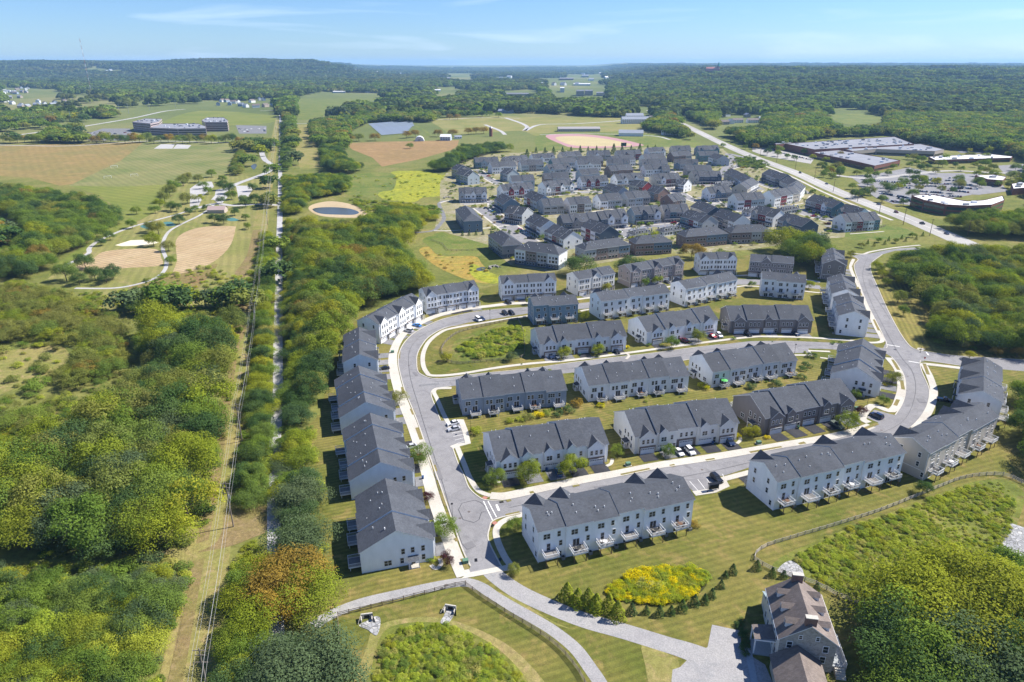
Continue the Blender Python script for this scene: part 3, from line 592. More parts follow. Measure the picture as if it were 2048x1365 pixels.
def window(par, k, x, y, z, face=0):
    """face 0 looks to -y, 1 to +x, 2 to +y, 3 to -x in the building's frame"""
    nm = 'sliding_door' if k == 'sl' else 'window'
    f = put(nm, WIN[k][0], par, (x, y, z), face*PI/2); put('pane', WIN[k][1], f); return f
def garage_mesh(w_=4.7, h_=2.15):
    mb = MB(); mb.box(-w_/2, w_/2, -.06, 0, 0, h_, garagew)
    for r_ in range(3): mb.box(-w_/2, w_/2, -.075, -.06, h_*(r_+1)/4-.02, h_*(r_+1)/4+.02, white)
    for s in (-1, 1): mb.box(s*w_/2-.08, s*w_/2+.08, -.1, 0, 0, h_+.12, trimw)
    mb.box(-w_/2-.08, w_/2+.08, -.1, 0, h_, h_+.16, trimw); return mb.mesh('garage_door')
GAR = garage_mesh()
def lights_mesh(w_=4.7):
    mb = MB()
    for k in range(8): x = -w_/2+w_*(k+.5)/8; mb.box(x-.2, x+.2, -.09, -.06, 1.72, 2.02, glass)
    return mb.mesh('door_lights')
GLT = lights_mesh()
def garage(par, x, y, z=0, face=0):
    g = put('garage_door', GAR, par, (x, y, z), face*PI/2); put('door_lights', GLT, g); return g
def deck_meshes(w_, d_, h_):
    mb = MB(); mb.box(-w_/2, w_/2, -d_, 0, h_-.22, h_, flat('deck_boards', (.20, .19, .18), .8, .1)); bw = mb.mesh('deck')
    mb = MB()
    def run(a, b):
        n_ = max(2, int((Vector(b)-Vector(a)).length/.19)); a, b = Vector(a), Vector(b)
        for k in range(n_+1):
            p = a.lerp(b, k/n_); r = .05 if k in (0, n_) else .02
            mb.box(p.x-r, p.x+r, p.y-r, p.y+r, h_, h_+.98 if r < .04 else h_+1.08, white, skip='b')
        for z in (h_+.08, h_+.98):
            x0, x1 = sorted((a.x, b.x)); y0, y1 = sorted((a.y, b.y)); mb.box(x0-.04, x1+.04, y0-.04, y1+.04, z, z+.07, white)
    run((-w_/2, 0), (-w_/2, -d_)); run((-w_/2, -d_), (w_/2, -d_)); run((w_/2, -d_), (w_/2, 0))
    mb.box(-w_/2-.03, w_/2+.03, -d_-.03, -d_, h_-.25, h_, white); mb.box(-w_/2-.03, -w_/2, -d_, 0, h_-.25, h_, white); mb.box(w_/2, w_/2+.03, -d_, 0, h_-.25, h_, white)
    return bw, mb.mesh('railing')
DECK = {'low': deck_meshes(3.6, 3.0, 1.25), 'high': deck_meshes(3.7, 2.9, 3.05), 'balc': deck_meshes(3.2, 1.2, 3.05), 'big': deck_meshes(3.9, 3.3, 3.05)}
POST = {}
for k, h_ in (('low', 1.05), ('high', 2.83), ('big', 2.83), ('balc', 2.8)):
    mb = MB(); mb.box(-.08, .08, -.08, .08, 0, h_, woodbrown if k != 'low' else white); POST[k] = mb.mesh('post')
def deck(par, k, x, y, z=0, face=2, furn=False):
    a, b = DECK[k]; d = put('deck', a, par, (x, y, z), face*PI/2)
    put('railing', b, d)
    w_, d_ = {'low': (3.6, 3.0), 'high': (3.7, 2.9), 'balc': (3.2, 1.2), 'big': (3.9, 3.3)}[k]
    if k != 'balc':
        for s in (-1, 1): put('post', POST[k], d, (s*(w_/2-.3), -d_+.35, 0))
    return d
mb = MB()
mb.beam((0, 0, 0), (0, 0, .6), .11, white, 6); VENT = mb.mesh('vent_pipe')
mb = MB(); mb.box(-.45, .45, -.45, .45, 0, .8, steel); mb.box(-.35, .35, -.35, .35, .8, .83, black); ACU = mb.mesh('air_conditioner')
def gable_roof(mb, x0, x1, y0, y1, ze, zr, mr, ov=.3, rk=.12, th=.2, yr=None):
    """two slopes with the ridge along x; white fascia at eaves and rakes"""
    yr = (y0+y1)/2 if yr is None else yr
    s0 = (zr-ze)/(yr-y0); s1 = (zr-ze)/(y1-yr)
    a0, a1 = y0-ov, y1+ov; z0, z1 = ze-ov*s0, ze-ov*s1
    X0, X1 = x0-rk, x1+rk
    mb.face([(X0, a0, z0+th), (X1, a0, z0+th), (X1, yr, zr+th), (X0, yr, zr+th)], mr)
    mb.face([(X0, yr, zr+th), (X1, yr, zr+th), (X1, a1, z1+th), (X0, a1, z1+th)], mr)
    mb.face([(X0, a0, z0), (X1, a0, z0), (X1, a0, z0+th), (X0, a0, z0+th)], trimw)
    mb.face([(X1, a1, z1), (X0, a1, z1), (X0, a1, z1+th), (X1, a1, z1+th)], trimw)
    for X, f in ((X0, 1), (X1, -1)):
        for q in ([(X, a0, z0), (X, a0, z0+th), (X, yr, zr+th), (X, yr, zr)], [(X, yr, zr), (X, yr, zr+th), (X, a1, z1+th), (X, a1, z1)]):
            mb.face(q[::f], trimw)
    mb.face([(X0, a0, z0), (X0, yr, zr), (X1, yr, zr), (X1, a0, z0)], trimw); mb.face([(X0, yr, zr), (X0, a1, z1), (X1, a1, z1), (X1, yr, zr)], trimw)
def wall_block(mb, x0, x1, y0, y1, ze, zr, m, yr=None, base=None, bz=0, gables=(True, True)):
    yr = (y0+y1)/2 if yr is None else yr
    mb.face([(x0, y0, bz), (x1, y0, bz), (x1, y0, ze), (x0, y0, ze)], m)
    mb.face([(x1, y1, bz), (x0, y1, bz), (x0, y1, ze), (x1, y1, ze)], m)
    mb.face([(x1, y0, bz), (x1, y1, bz), (x1, y1, ze), (x1, yr, zr), (x1, y0, ze)], m)
    mb.face([(x0, y1, bz), (x0, y0, bz), (x0, y0, ze), (x0, yr, zr), (x0, y1, ze)], m)
def cross_gable(par, xc, wd, y0, ze, rise, slope, mwall, mroof, proud=.0, name='gable_roof', zb=None):
    """a small roof whose gable faces -y and dies into the main slope"""
    yb = y0+rise/slope+.3                              # where the small ridge meets the main slope
    mb = MB(); h = wd/2; th = .16; ov = .25
    zr = ze+rise; sl_ = rise/h
    for s in (-1, 1):
        xe = xc+s*(h+ov); zl = ze-ov*sl_
        a, b, c, d = (xe, y0-ov-proud, zl+th), (xc, y0-ov-proud, zr+th), (xc, yb, zr+th), (xe, y0+.0, zl+th)
        q = [a, b, c, d] if s < 0 else [d, c, b, a]
        mb.face(q[::-1], mroof)
        w1 = [(xe, y0-ov-proud, zl-.02), (xc, y0-ov-proud, zr-.02), b, a]
        mb.face(w1 if s < 0 else w1[::-1], trimw)
    o = mb.build(name, par)
    mb = MB(); zb_ = ze if zb is None else zb
    mb.face([(xc-h, y0-proud, zb_), (xc+h, y0-proud, zb_), (xc+h, y0-proud, ze)] + [(xc, y0-proud, zr), (xc-h, y0-proud, ze)], mwall)
    if proud:
        mb.face([(xc-h, y0+.02, zb_), (xc-h, y0-proud, zb_), (xc-h, y0-proud, ze), (xc-h, y0+.02, ze)], mwall)
        mb.face([(xc+h, y0-proud, zb_), (xc+h, y0+.02, zb_), (xc+h, y0+.02, ze), (xc+h, y0-proud, ze)], mwall)
        mb.face([(xc+h, y0-proud, zb_), (xc-h, y0-proud, zb_), (xc-h, y0+.02, zb_), (xc+h, y0+.02, zb_)], mwall)
    mb.build('gable_wall', par); return o
rs = random.Random(3)
def vents(par, x, y0, y1, ze, zr, yr, n_=3):
    for k in range(n_):
        y = rs.uniform(y0+1.5, yr-1.0) if rs.random() < .2 else rs.uniform(yr+1.0, y1-1.8)
        z = zr-(abs(y-yr)/(y1-yr if y > yr else yr-y0))*(zr-ze)+.15
        put('vent_pipe', VENT, par, (x+rs.uniform(-2, 2), y, z))
def frame_from(A, B, D, vis):
    """front-left corner, rotation, length so that the front is y=0 and the house runs to +y"""
    u = (B-A); L = u.length; u.normalize(); n_ = Vector((-u.y, u.x, 0))
    if vis == 'F': return A, math.atan2(u.y, u.x), L
    o_ = B+n_*D; return o_, math.atan2(-u.y, -u.x), L

def villa_row(label, A, B, D, vis, pat, wallm, base=brownstone, group='townhouse rows with garages', side='L', He=6.4, accent=None, endentry='LR'):
    """two-storey row: garages and cross gables in front, low decks behind"""
    A, B = (Vector(A), Vector(B)); org, rz, L = frame_from(A, B, D, vis); n_ = len(pat); wd = L/n_
    e = empty('townhouse_row', (org.x, org.y, 0), rz, label, 'townhouses', group)
    yr = D*.5; slope = .52
    ups = 0
    for i, c in enumerate(pat):
        x0, x1 = i*wd, (i+1)*wd; xc = (x0+x1)/2
        dz = (.0, .5, .15, .6, .25, .55)[i % 6]; setb = (0, 0, .6, .2, .0, .4)[i % 6]
        entry = (i == 0 and 'L' in endentry) or (i == n_-1 and 'R' in endentry)
        zr = He+yr*slope+dz; ze = He
        y0 = setb+(1.6 if c == 'g' else 0); y1 = D-((i*37) % 3)*.35
        yri = yr; zf = zr-(yri-y0)*slope; zb_ = zr-(y1-yri)*slope
        mb = MB()
        mb.face([(x0, y0, 0), (x1, y0, 0), (x1, y0, zf), (x0, y0, zf)], wallm)
        mb.face([(x1, y1, 0), (x0, y1, 0), (x0, y1, zb_), (x1, y1, zb_)], wallm)
        mb.face([(x1, y0, 0), (x1, y1, 0), (x1, y1, zb_), (x1, yri, zr), (x1, y0, zf)], wallm)
        mb.face([(x0, y1, 0), (x0, y0, 0), (x0, y0, zf), (x0, yri, zr), (x0, y1, zb_)], wallm)
        mb.build('wall', e)
        mb = MB(); th = .2; a0, a1 = y0-.35, y1+.35; za, zz = zf-.35*slope, zb_-.35*slope; X0, X1 = x0-(.3 if i == 0 else .05), x1+(.3 if i == n_-1 else .05)
        mb.face([(X0, a0, za+th), (X1, a0, za+th), (X1, yri, zr+th), (X0, yri, zr+th)], roofm); mb.face([(X0, yri, zr+th), (X1, yri, zr+th), (X1, a1, zz+th), (X0, a1, zz+th)], roofm)
        mb.face([(X0, a0, za), (X1, a0, za), (X1, a0, za+th), (X0, a0, za+th)], trimw); mb.face([(X1, a1, zz), (X0, a1, zz), (X0, a1, zz+th), (X1, a1, zz+th)], trimw)
        for X, f in ((X0, 1), (X1, -1)):
            for q in ([(X, a0, za), (X, a0, za+th), (X, yri, zr+th), (X, yri, zr)], [(X, yri, zr), (X, yri, zr+th), (X, a1, zz+th), (X, a1, zz)]): mb.face(q[::f], trimw)
        mb.face([(X0, a0, za), (X0, yri, zr), (X1, yri, zr), (X1, a0, za)], trimw); mb.face([(X0, yri, zr), (X0, a1, zz), (X1, a1, zz), (X1, yri, zr)], trimw)
        mb.build('roof', e)
        # front
        gx = xc+(.5 if entry and i == 0 else -.5 if entry else 0); zt = zf
        if c == 'a':
            cross_gable(e, gx, 5.6, y0, zt-.25, 2.2, slope, accent or wallm, roofm, proud=.75, zb=0)
            mb = MB(); mb.box(gx-2.84, gx+2.84, y0-.82, y0-.72, 0, 2.95, base); mb.build('stone_facing', e)
            garage(e, gx, y0-.83)
            for k in (-1, 0, 1): window(e, 's', gx+k*1.6, y0-.75, 3.75)
        elif c == 'b':
            cross_gable(e, xc-1.2, 3.2, y0, zt-.1, 1.5, slope, wallm, roofm, proud=.5, zb=2.9)
            garage(e, xc-.6, y0-.02); window(e, 'd', xc-1.2, y0-.5, 3.7); window(e, 's', xc+1.9, y0, 3.7)
            window(e, 'dr', xc+2.9, y0, 0.1)
        else:
            mb = MB(); mb.box(x0+.15, x1-.15, y0-.08, y0+.02, 0, 2.95, base); mb.build('stone_facing', e)
            garage(e, xc, y0-.1)
            for k in (-1, 0, 1): window(e, 's', xc+k*1.9, y0, 3.7)
        # back
        if i % 2: xs = (-2.3, 1.2, 2.6)
        else: xs = (2.3, -1.2, -2.6)
        window(e, 'd' if i % 3 else 't', xc+xs[0]*.8, y1, 3.9, 2); window(e, 's', xc+xs[1], y1, 3.9, 2)
        if i % 2: window(e, 's', xc+xs[2], y1, 3.9, 2)
        dx = xc+(.6 if i % 2 else -.6); window(e, 'sl', dx, y1, 1.28, 2); deck(e, 'low', dx, y1, 0, 2); window(e, 's', xc+(2.7 if dx < xc else -2.7), y1, 1.5, 2)
        vents(e, xc, y0, y1, ze, zr, yri)
    # end walls: porch, windows
    for s, X, fc in ((-1, 0, 3), (1, L, 1)):
        if (s < 0 and 'L' in endentry) or (s > 0 and 'R' in endentry):
            yp = 5.2
            mb = MB(); a = X+s*1.9
            xa, xb = sorted((X, a)); mb.face([(xa, yp-1.3, 2.75 if s > 0 else 2.45), (xb, yp-1.3, 2.45 if s > 0 else 2.75), (xb, yp+1.3, 2.45 if s > 0 else 2.75), (xa, yp+1.3, 2.75 if s > 0 else 2.45)], roofm)
            mb.box(xa, xb, yp-1.3, yp+1.3, 2.25, 2.44, trimw); mb.build('porch_roof', e)
            for q in (-1.2, 1.2):
                mb = MB(); mb.box(a-s*.15-.09, a-s*.15+.09, yp+q-.09, yp+q+.09, .2, 2.3, trimw); mb.build('porch_post', e)
            mb = MB(); mb.box(xa, xb, yp-1.4, yp+1.4, 0, .2, concrete); mb.build('porch_floor', e)
            window(e, 'dr', X, yp, .2, fc)
            for q in (2.6, 5.2, 7.6): window(e, 's', X, q, 3.7, fc)
            window(e, 's', X, 8.0, 1.0, fc); window(e, 'd', X, 11.5, 1.0, fc); window(e, 's', X, 2.6, 1.0, fc)
    return e

def tall_row(label, A, B, D, vis, n_, wallm, base=brownstone, group='three-storey townhouse rows', He=9.35, gab=None, dk='high', sidewin=True, basem=None):
    """three-storey row: gables, paired windows and garages in front; raised decks behind"""
    A, B = (Vector(A), Vector(B)); org, rz, L = frame_from(A, B, D, vis); wd = L/n_
    e = empty('townhouse_row', (org.x, org.y, 0), rz, label, 'townhouses', group)
    slope = .46; gab = gab if gab is not None else ('1'+'0'*(n_-2)+'1')
    for i in range(n_):
        x0, x1 = i*wd, (i+1)*wd; xc = (x0+x1)/2; dz = (0, .0, .28, .1, .3, 0)[i % 6]
        y0 = (0, .5, .0, .5, .0, .5)[i % 6]*.6; y1 = D-(.45 if i % 3 == 2 else 0); yr = D/2; zr = He+yr*slope+dz; zf = zr-(yr-y0)*slope; zb_ = zr-(y1-yr)*slope
        mb = MB()
        mb.face([(x0, y0, 0), (x1, y0, 0), (x1, y0, zf), (x0, y0, zf)], wallm); mb.face([(x1, y1, 0), (x0, y1, 0), (x0, y1, zb_), (x1, y1, zb_)], wallm)
        mb.face([(x1, y0, 0), (x1, y1, 0), (x1, y1, zb_), (x1, yr, zr), (x1, y0, zf)], wallm); mb.face([(x0, y1, 0), (x0, y0, 0), (x0, y0, zf), (x0, yr, zr), (x0, y1, zb_)], wallm)
        mb.build('wall', e)
        mb = MB(); th = .2; a0, a1 = y0-.35, y1+.35; za, zz = zf-.35*slope, zb_-.35*slope; X0, X1 = x0-(.3 if i == 0 else .03), x1+(.3 if i == n_-1 else .03)
        mb.face([(X0, a0, za+th), (X1, a0, za+th), (X1, yr, zr+th), (X0, yr, zr+th)], roofm); mb.face([(X0, yr, zr+th), (X1, yr, zr+th), (X1, a1, zz+th), (X0, a1, zz+th)], roofm)
        mb.face([(X0, a0, za), (X1, a0, za), (X1, a0, za+th), (X0, a0, za+th)], trimw); mb.face([(X1, a1, zz), (X0, a1, zz), (X0, a1, zz+th), (X1, a1, zz+th)], trimw)
        for X, f in ((X0, 1), (X1, -1)):
            for q in ([(X, a0, za), (X, a0, za+th), (X, yr, zr+th), (X, yr, zr)], [(X, yr, zr), (X, yr, zr+th), (X, a1, zz+th), (X, a1, zz)]): mb.face(q[::f], trimw)
        mb.face([(X0, a0, za), (X0, yr, zr), (X1, yr, zr), (X1, a0, za)], trimw); mb.face([(X0, yr, zr), (X0, a1, zz), (X1, a1, zz), (X1, yr, zr)], trimw)
        mb.build('roof', e)
        if gab[i] == '1': cross_gable(e, xc, 5.8, y0, zf-.1, 2.6, slope, wallm, roofm, proud=.45, zb=2.95); yw = y0-.45
        else: yw = y0
        mb = MB(); mb.box(x0+.1, x1-.1, y0-.08, y0+.02, 0, 2.9, base); mb.build('stone_facing', e)
        garage(e, xc-.9, y0-.1); window(e, 'dr', xc+2.6, y0-.09, .1)
        xs = (-1.7, 0, 1.7) if gab[i] == '1' else (-2.5, -1.1, 1.1, 2.5)
        for q in xs: window(e, 's', xc+q, yw, 3.9); window(e, 's', xc+q, yw, 6.9)
        mb = MB(); mb.box(xc+1.9, xc+3.4, y0-1.4, y0-.1, 2.75, 2.9, roofm); mb.build('porch_roof', e)
        for q in (xc+2.0, xc+3.3): mb = MB(); mb.box(q-.08, q+.08, y0-1.35, y0-1.19, 0, 2.75, trimw); mb.build('porch_post', e)
        s = 1 if i % 2 == 0 else 1
        window(e, 'd', xc-s*-1.4, y1, 6.7, 2); window(e, 's', xc-s*1.9, y1, 6.8, 2)
        window(e, 'sl' if i % 3 == 1 else 'dr', xc+.9, y1, 3.08, 2); window(e, 's', xc-2.4, y1, 3.9, 2)
        deck(e, ('big' if i % 3 == 1 else 'high') if dk == 'big' else dk, xc+.9, y1, 0, 2)
        window(e, 'sl', xc+.9, y1, .1, 2); window(e, 'd', xc-1.8, y1, .6, 2)
        put('air_conditioner', ACU, e, (xc-2.9, y1+.8, 0))
        vents(e, xc, y0, y1, He, zr, yr)
    if sidewin:
        for X, fc in ((0, 3), (L, 1)):
            for (y, z) in ((3.0, 7.0), (3.0, 3.9), (8.6, 7.0), (8.6, 3.9), (10.6, 1.0)): window(e, 's', X, y, z, fc)
            mb = MB(); s = -1 if fc == 3 else 1; xa, xb = sorted((X, X+s*.05)); mb.box(xa, xb, 0, D-.5, 2.95, 3.12, trimw); mb.build('band_board', e)
    for X, s in ((0, -1), (L, 1)):
        for y in (0, D-.05 if True else 0):
            xa, xb = sorted((X+s*.0, X+s*.06)); mb = MB(); mb.box(xa, xb, y+(.3 if y == 0 else -.25), y+(.45 if y == 0 else -.1), 0, He-.2, trimw); mb.build('corner_trim', e)
    return e
# ------------------------------------------------------------------ the near estate
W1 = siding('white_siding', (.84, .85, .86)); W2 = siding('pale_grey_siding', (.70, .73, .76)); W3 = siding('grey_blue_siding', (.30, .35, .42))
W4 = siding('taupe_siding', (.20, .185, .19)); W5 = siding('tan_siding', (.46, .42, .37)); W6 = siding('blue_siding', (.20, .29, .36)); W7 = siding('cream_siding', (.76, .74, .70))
def ln(a, b, z=0.0): return (Vector(G(*a, z)).to_2d().to_3d(), Vector(G(*b, z)).to_2d().to_3d())
def WD(a, z, ang, L): A = G(*a, z); A.z = 0; return A, A+Vector((math.cos(R(ang))*L, math.sin(R(ang))*L, 0))
def V_(k, a, b, D, vis, pat, m, label, z=0.0, **kw): A, B = ln(a, b, z); return villa_row(label, A, B, D, vis, pat, m, **kw)
def T_(k, a, b, D, vis, n_, m, label, z=0.0, **kw): A, B = ln(a, b, z); return tall_row(label, A, B, D, vis, n_, m, **kw)
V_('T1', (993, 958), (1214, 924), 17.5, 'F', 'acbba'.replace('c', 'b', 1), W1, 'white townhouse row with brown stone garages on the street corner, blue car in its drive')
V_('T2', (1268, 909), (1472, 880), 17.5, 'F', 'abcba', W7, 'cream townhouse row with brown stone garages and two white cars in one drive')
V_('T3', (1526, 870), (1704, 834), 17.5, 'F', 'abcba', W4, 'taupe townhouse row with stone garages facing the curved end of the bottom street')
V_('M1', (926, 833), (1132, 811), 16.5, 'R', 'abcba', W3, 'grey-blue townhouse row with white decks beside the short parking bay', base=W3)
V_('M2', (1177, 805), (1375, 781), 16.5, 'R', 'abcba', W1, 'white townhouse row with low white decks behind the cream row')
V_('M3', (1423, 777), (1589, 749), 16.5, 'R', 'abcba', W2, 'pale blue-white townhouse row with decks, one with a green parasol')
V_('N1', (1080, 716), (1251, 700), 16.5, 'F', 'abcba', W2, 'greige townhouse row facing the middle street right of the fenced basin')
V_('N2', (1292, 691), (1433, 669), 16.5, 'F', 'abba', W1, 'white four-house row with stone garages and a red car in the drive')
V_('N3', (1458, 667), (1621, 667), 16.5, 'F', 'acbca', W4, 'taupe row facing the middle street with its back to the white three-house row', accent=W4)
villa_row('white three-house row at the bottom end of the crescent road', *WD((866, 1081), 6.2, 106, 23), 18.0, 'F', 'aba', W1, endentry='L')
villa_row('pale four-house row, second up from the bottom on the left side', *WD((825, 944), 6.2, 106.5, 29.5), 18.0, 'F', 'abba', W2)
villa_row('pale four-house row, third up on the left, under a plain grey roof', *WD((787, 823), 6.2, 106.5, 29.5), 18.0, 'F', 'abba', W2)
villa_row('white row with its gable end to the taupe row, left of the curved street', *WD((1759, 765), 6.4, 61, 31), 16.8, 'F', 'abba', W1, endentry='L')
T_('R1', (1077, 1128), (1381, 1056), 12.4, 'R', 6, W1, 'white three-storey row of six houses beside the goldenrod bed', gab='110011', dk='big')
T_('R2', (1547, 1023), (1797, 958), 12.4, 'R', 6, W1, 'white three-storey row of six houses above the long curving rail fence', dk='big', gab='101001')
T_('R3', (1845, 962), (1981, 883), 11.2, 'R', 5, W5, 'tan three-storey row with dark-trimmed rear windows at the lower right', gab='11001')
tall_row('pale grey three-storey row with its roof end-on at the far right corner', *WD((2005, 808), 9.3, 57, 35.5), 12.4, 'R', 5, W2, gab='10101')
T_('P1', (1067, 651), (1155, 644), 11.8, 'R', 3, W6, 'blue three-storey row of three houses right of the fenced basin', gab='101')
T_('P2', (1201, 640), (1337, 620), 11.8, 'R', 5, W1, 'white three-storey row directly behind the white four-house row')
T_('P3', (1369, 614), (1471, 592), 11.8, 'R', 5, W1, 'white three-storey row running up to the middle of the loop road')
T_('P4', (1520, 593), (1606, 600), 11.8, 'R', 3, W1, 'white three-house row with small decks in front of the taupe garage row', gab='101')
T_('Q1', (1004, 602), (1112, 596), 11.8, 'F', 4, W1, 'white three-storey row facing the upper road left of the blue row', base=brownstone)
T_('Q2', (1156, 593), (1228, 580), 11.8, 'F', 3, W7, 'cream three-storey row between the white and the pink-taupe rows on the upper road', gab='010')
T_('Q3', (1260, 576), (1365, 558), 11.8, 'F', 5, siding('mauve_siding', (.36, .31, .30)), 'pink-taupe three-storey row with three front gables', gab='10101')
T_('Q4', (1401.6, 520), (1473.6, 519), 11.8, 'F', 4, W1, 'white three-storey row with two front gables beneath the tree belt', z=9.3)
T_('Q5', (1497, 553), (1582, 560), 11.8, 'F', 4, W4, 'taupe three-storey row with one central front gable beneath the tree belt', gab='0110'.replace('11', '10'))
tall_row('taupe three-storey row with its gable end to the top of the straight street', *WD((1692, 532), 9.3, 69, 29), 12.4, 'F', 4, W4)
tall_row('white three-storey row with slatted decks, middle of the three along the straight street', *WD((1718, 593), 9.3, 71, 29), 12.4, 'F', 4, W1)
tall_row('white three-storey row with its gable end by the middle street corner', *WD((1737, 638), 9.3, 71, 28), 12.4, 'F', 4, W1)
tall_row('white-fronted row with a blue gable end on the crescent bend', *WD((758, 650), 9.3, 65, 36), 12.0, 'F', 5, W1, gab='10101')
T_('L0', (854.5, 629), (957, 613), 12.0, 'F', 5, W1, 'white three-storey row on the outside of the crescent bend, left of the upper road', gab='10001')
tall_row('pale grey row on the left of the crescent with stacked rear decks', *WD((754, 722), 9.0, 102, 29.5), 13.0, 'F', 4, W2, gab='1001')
# ------------------------------------------------------------------ the far estate of brick-and-clapboard townhouses
SC = {'w': (.80, .81, .82), 'g': (.40, .42, .44), 'b': (.15, .21, .27), 't': (.32, .30, .29), 'c': (.52, .48, .42), 'r': (.20, .03, .04), 'n': (.22, .17, .155), 'e': (.10, .20, .23), 'l': (.40, .46, .50), 'd': (.085, .115, .155), 'k': (.27, .18, .155)}
def scm(k): return siding('estate_'+{'w': 'white', 'g': 'grey', 'b': 'blue', 't': 'taupe', 'c': 'cream', 'r': 'red', 'n': 'brown', 'e': 'teal', 'l': 'pale_blue', 'd': 'navy', 'k': 'brick'}[k]+'_siding', SC[k])
WORD = {'w': 'white', 'g': 'grey', 'b': 'blue', 't': 'taupe', 'c': 'cream', 'r': 'red', 'n': 'brown', 'e': 'teal', 'l': 'pale blue', 'd': 'navy', 'k': 'brick'}
far_used = {}
def far_row(a, b, cols, kind='G', D=14.5, He=7.6, ze=None, low=None, lab=None, hip=False, gables=(), balc=False, group='townhouse rows of the far estate', rise=None, lane=True):
    """ridge end to ridge end; cols gives each house's siding, left to right"""
    D = D if kind == 'H' or D > 14 else D+2.8; rise = rise if rise is not None else (4.7 if kind != 'H' else 3.9); Hr = He+rise
    A, B = G(*a, Hr), G(*b, Hr); A.z = B.z = 0
    u = (B-A); L = u.length; u.normalize(); n_ = Vector((-u.y, u.x, 0))
    if kind == 'H': A = A-u*5.5; B = B+u*5.5; L += 11
    org = A-n_*(D/2); rz = math.atan2(u.y, u.x)
    e = empty('townhouse_row', (org.x, org.y, 0), rz, lab, 'townhouses', group)
    k = len(cols); wd = L/k; sl_ = rise/(D/2)
    lowm = scm(low) if low else None
    wmb = MB()
    for i, c in enumerate(cols):
        x0, x1 = i*wd, (i+1)*wd; m = scm(c); st = (i % 2)*.35 if kind != 'H' else 0
        mb = MB()
        if kind == 'H':
            mb.box(x0, x1, 0, D, 0 if not low else 3, He, m, skip='tb')
            if low: mb.box(x0, x1, 0, D, 0, 3, lowm, skip='tb')
        else:
            z1 = He+st; zr = Hr+st
            mb.face([(x0, 0, 0), (x1, 0, 0), (x1, 0, z1), (x0, 0, z1)], m); mb.face([(x1, D, 0), (x0, D, 0), (x0, D, z1), (x1, D, z1)], m)
            for X, q in ((x1, 1), (x0, -1)):
                mm = m
                mb.face([(X, 0, 0), (X, D, 0), (X, D, z1), (X, D/2, zr), (X, 0, z1)][::q], mm)
            if low: mb.box(x0-.03, x1+.03, -.05, D+.05, 0, 2.9, lowm, skip='tb')
        mb.build('wall', e)
        if kind != 'H':
            mb = MB(); gable_roof(mb, x0, x1, 0, D, He+st, Hr+st, roofm, ov=.35, rk=.25 if i in (0, k-1) else .06); mb.build('roof', e)
        # windows, two faces
        for z in ((1.0, 4.2) if He < 7 else (1.0, 4.0, 6.3) if He > 8.4 else (1.0, 4.6)):
            for q in ((.22, .5, .78) if wd > 6 else (.28, .72)):
                for y, s in ((-.06, -1), (D+.06, 1)):
                    x = x0+wd*q; w2 = .5 if rs.random() < .5 else .8
                    y0_, y1_ = sorted((y, y-s*.05)); wmb.box(x-w2-.12, x+w2+.12, y0_, y1_, z-.12, z+1.55, trimw); y0_, y1_ = sorted((y+s*.03, y)); wmb.box(x-w2, x+w2, y0_, y1_, z, z+1.4, glass)
        if balc and i % 2 == 0:
            d = deck(e, 'balc', x0+wd*.5, 0, 0, 0)
        if i in gables and kind != 'H':
            cross_gable(e, (x0+x1)/2, min(4.6, wd*.85), 0, He+st-.1, 2.4, sl_, scm(gc) if (gc := GCOL.get(e.get('label'), None)) else m, roofm, proud=.6, zb=2.9)
            window(e, 'd', (x0+x1)/2, -.6, 4.6)
    if kind == 'H':
        mb = MB(); o_ = .4; th = .2
        P = [(-o_, -o_), (L+o_, -o_), (L+o_, D+o_), (-o_, D+o_)]; r0, r1 = (D/2, D/2), (L-D/2, D/2)
        ze_ = He-.1
        mb.face([(*P[0], ze_+th), (*P[1], ze_+th), (*r1, Hr+th), (*r0, Hr+th)], roofm); mb.face([(*P[2], ze_+th), (*P[3], ze_+th), (*r0, Hr+th), (*r1, Hr+th)], roofm)
        mb.face([(*P[1], ze_+th), (*P[2], ze_+th), (*r1, Hr+th)], roofm); mb.face([(*P[3], ze_+th), (*P[0], ze_+th), (*r0, Hr+th)], roofm)
        for i in range(4): p, q = P[i], P[(i+1) % 4]; mb.face([(*p, ze_), (*q, ze_), (*q, ze_+th), (*p, ze_+th)], trimw)
        mb.build('roof', e)
    for X, s in ((0, -1), (L, 1)):
        for y, z in ((D*.28, 1.0), (D*.72, 1.0), (D*.28, 4.4), (D*.72, 4.4)):
            a0, a1 = sorted((X+s*.02, X+s*.07)); wmb.box(a0, a1, y-.6, y+.6, z-.1, z+1.5, trimw); a0, a1 = sorted((X+s*.07, X+s*.1)); wmb.box(a0, a1, y-.48, y+.48, z, z+1.4, glass)
    if kind == 'P':   # porch roof all along the front
        mb = MB(); mb.face([(.5, -2.2, 2.7), (L-.5, -2.2, 2.7), (L-.5, 0, 3.3), (.5, 0, 3.3)], roofm); mb.box(.5, L-.5, -2.2, -2.1, 2.5, 2.7, trimw)
        for q in range(k*2+1): x = .6+(L-1.2)*q/(k*2); mb.box(x-.1, x+.1, -2.15, -1.95, 0, 2.5, trimw)
        mb.build('porch', e)
    if kind != 'H' and L > 20 and lane:
        for a_, b_, mt_, z_ in ((D+3.2, D+9.0, asphalt, .055), (-6.2, -4.6, concrete, .058)):
            p0 = [org+u*x+n_*y for x, y in ((0, a_), (L, a_), (L, b_), (0, b_))]; patch('estate_drive' if mt_ is asphalt else 'estate_walk', [(p.x, p.y) for p in p0], mt_, z_, world=True, sm=False)
    mb = MB()
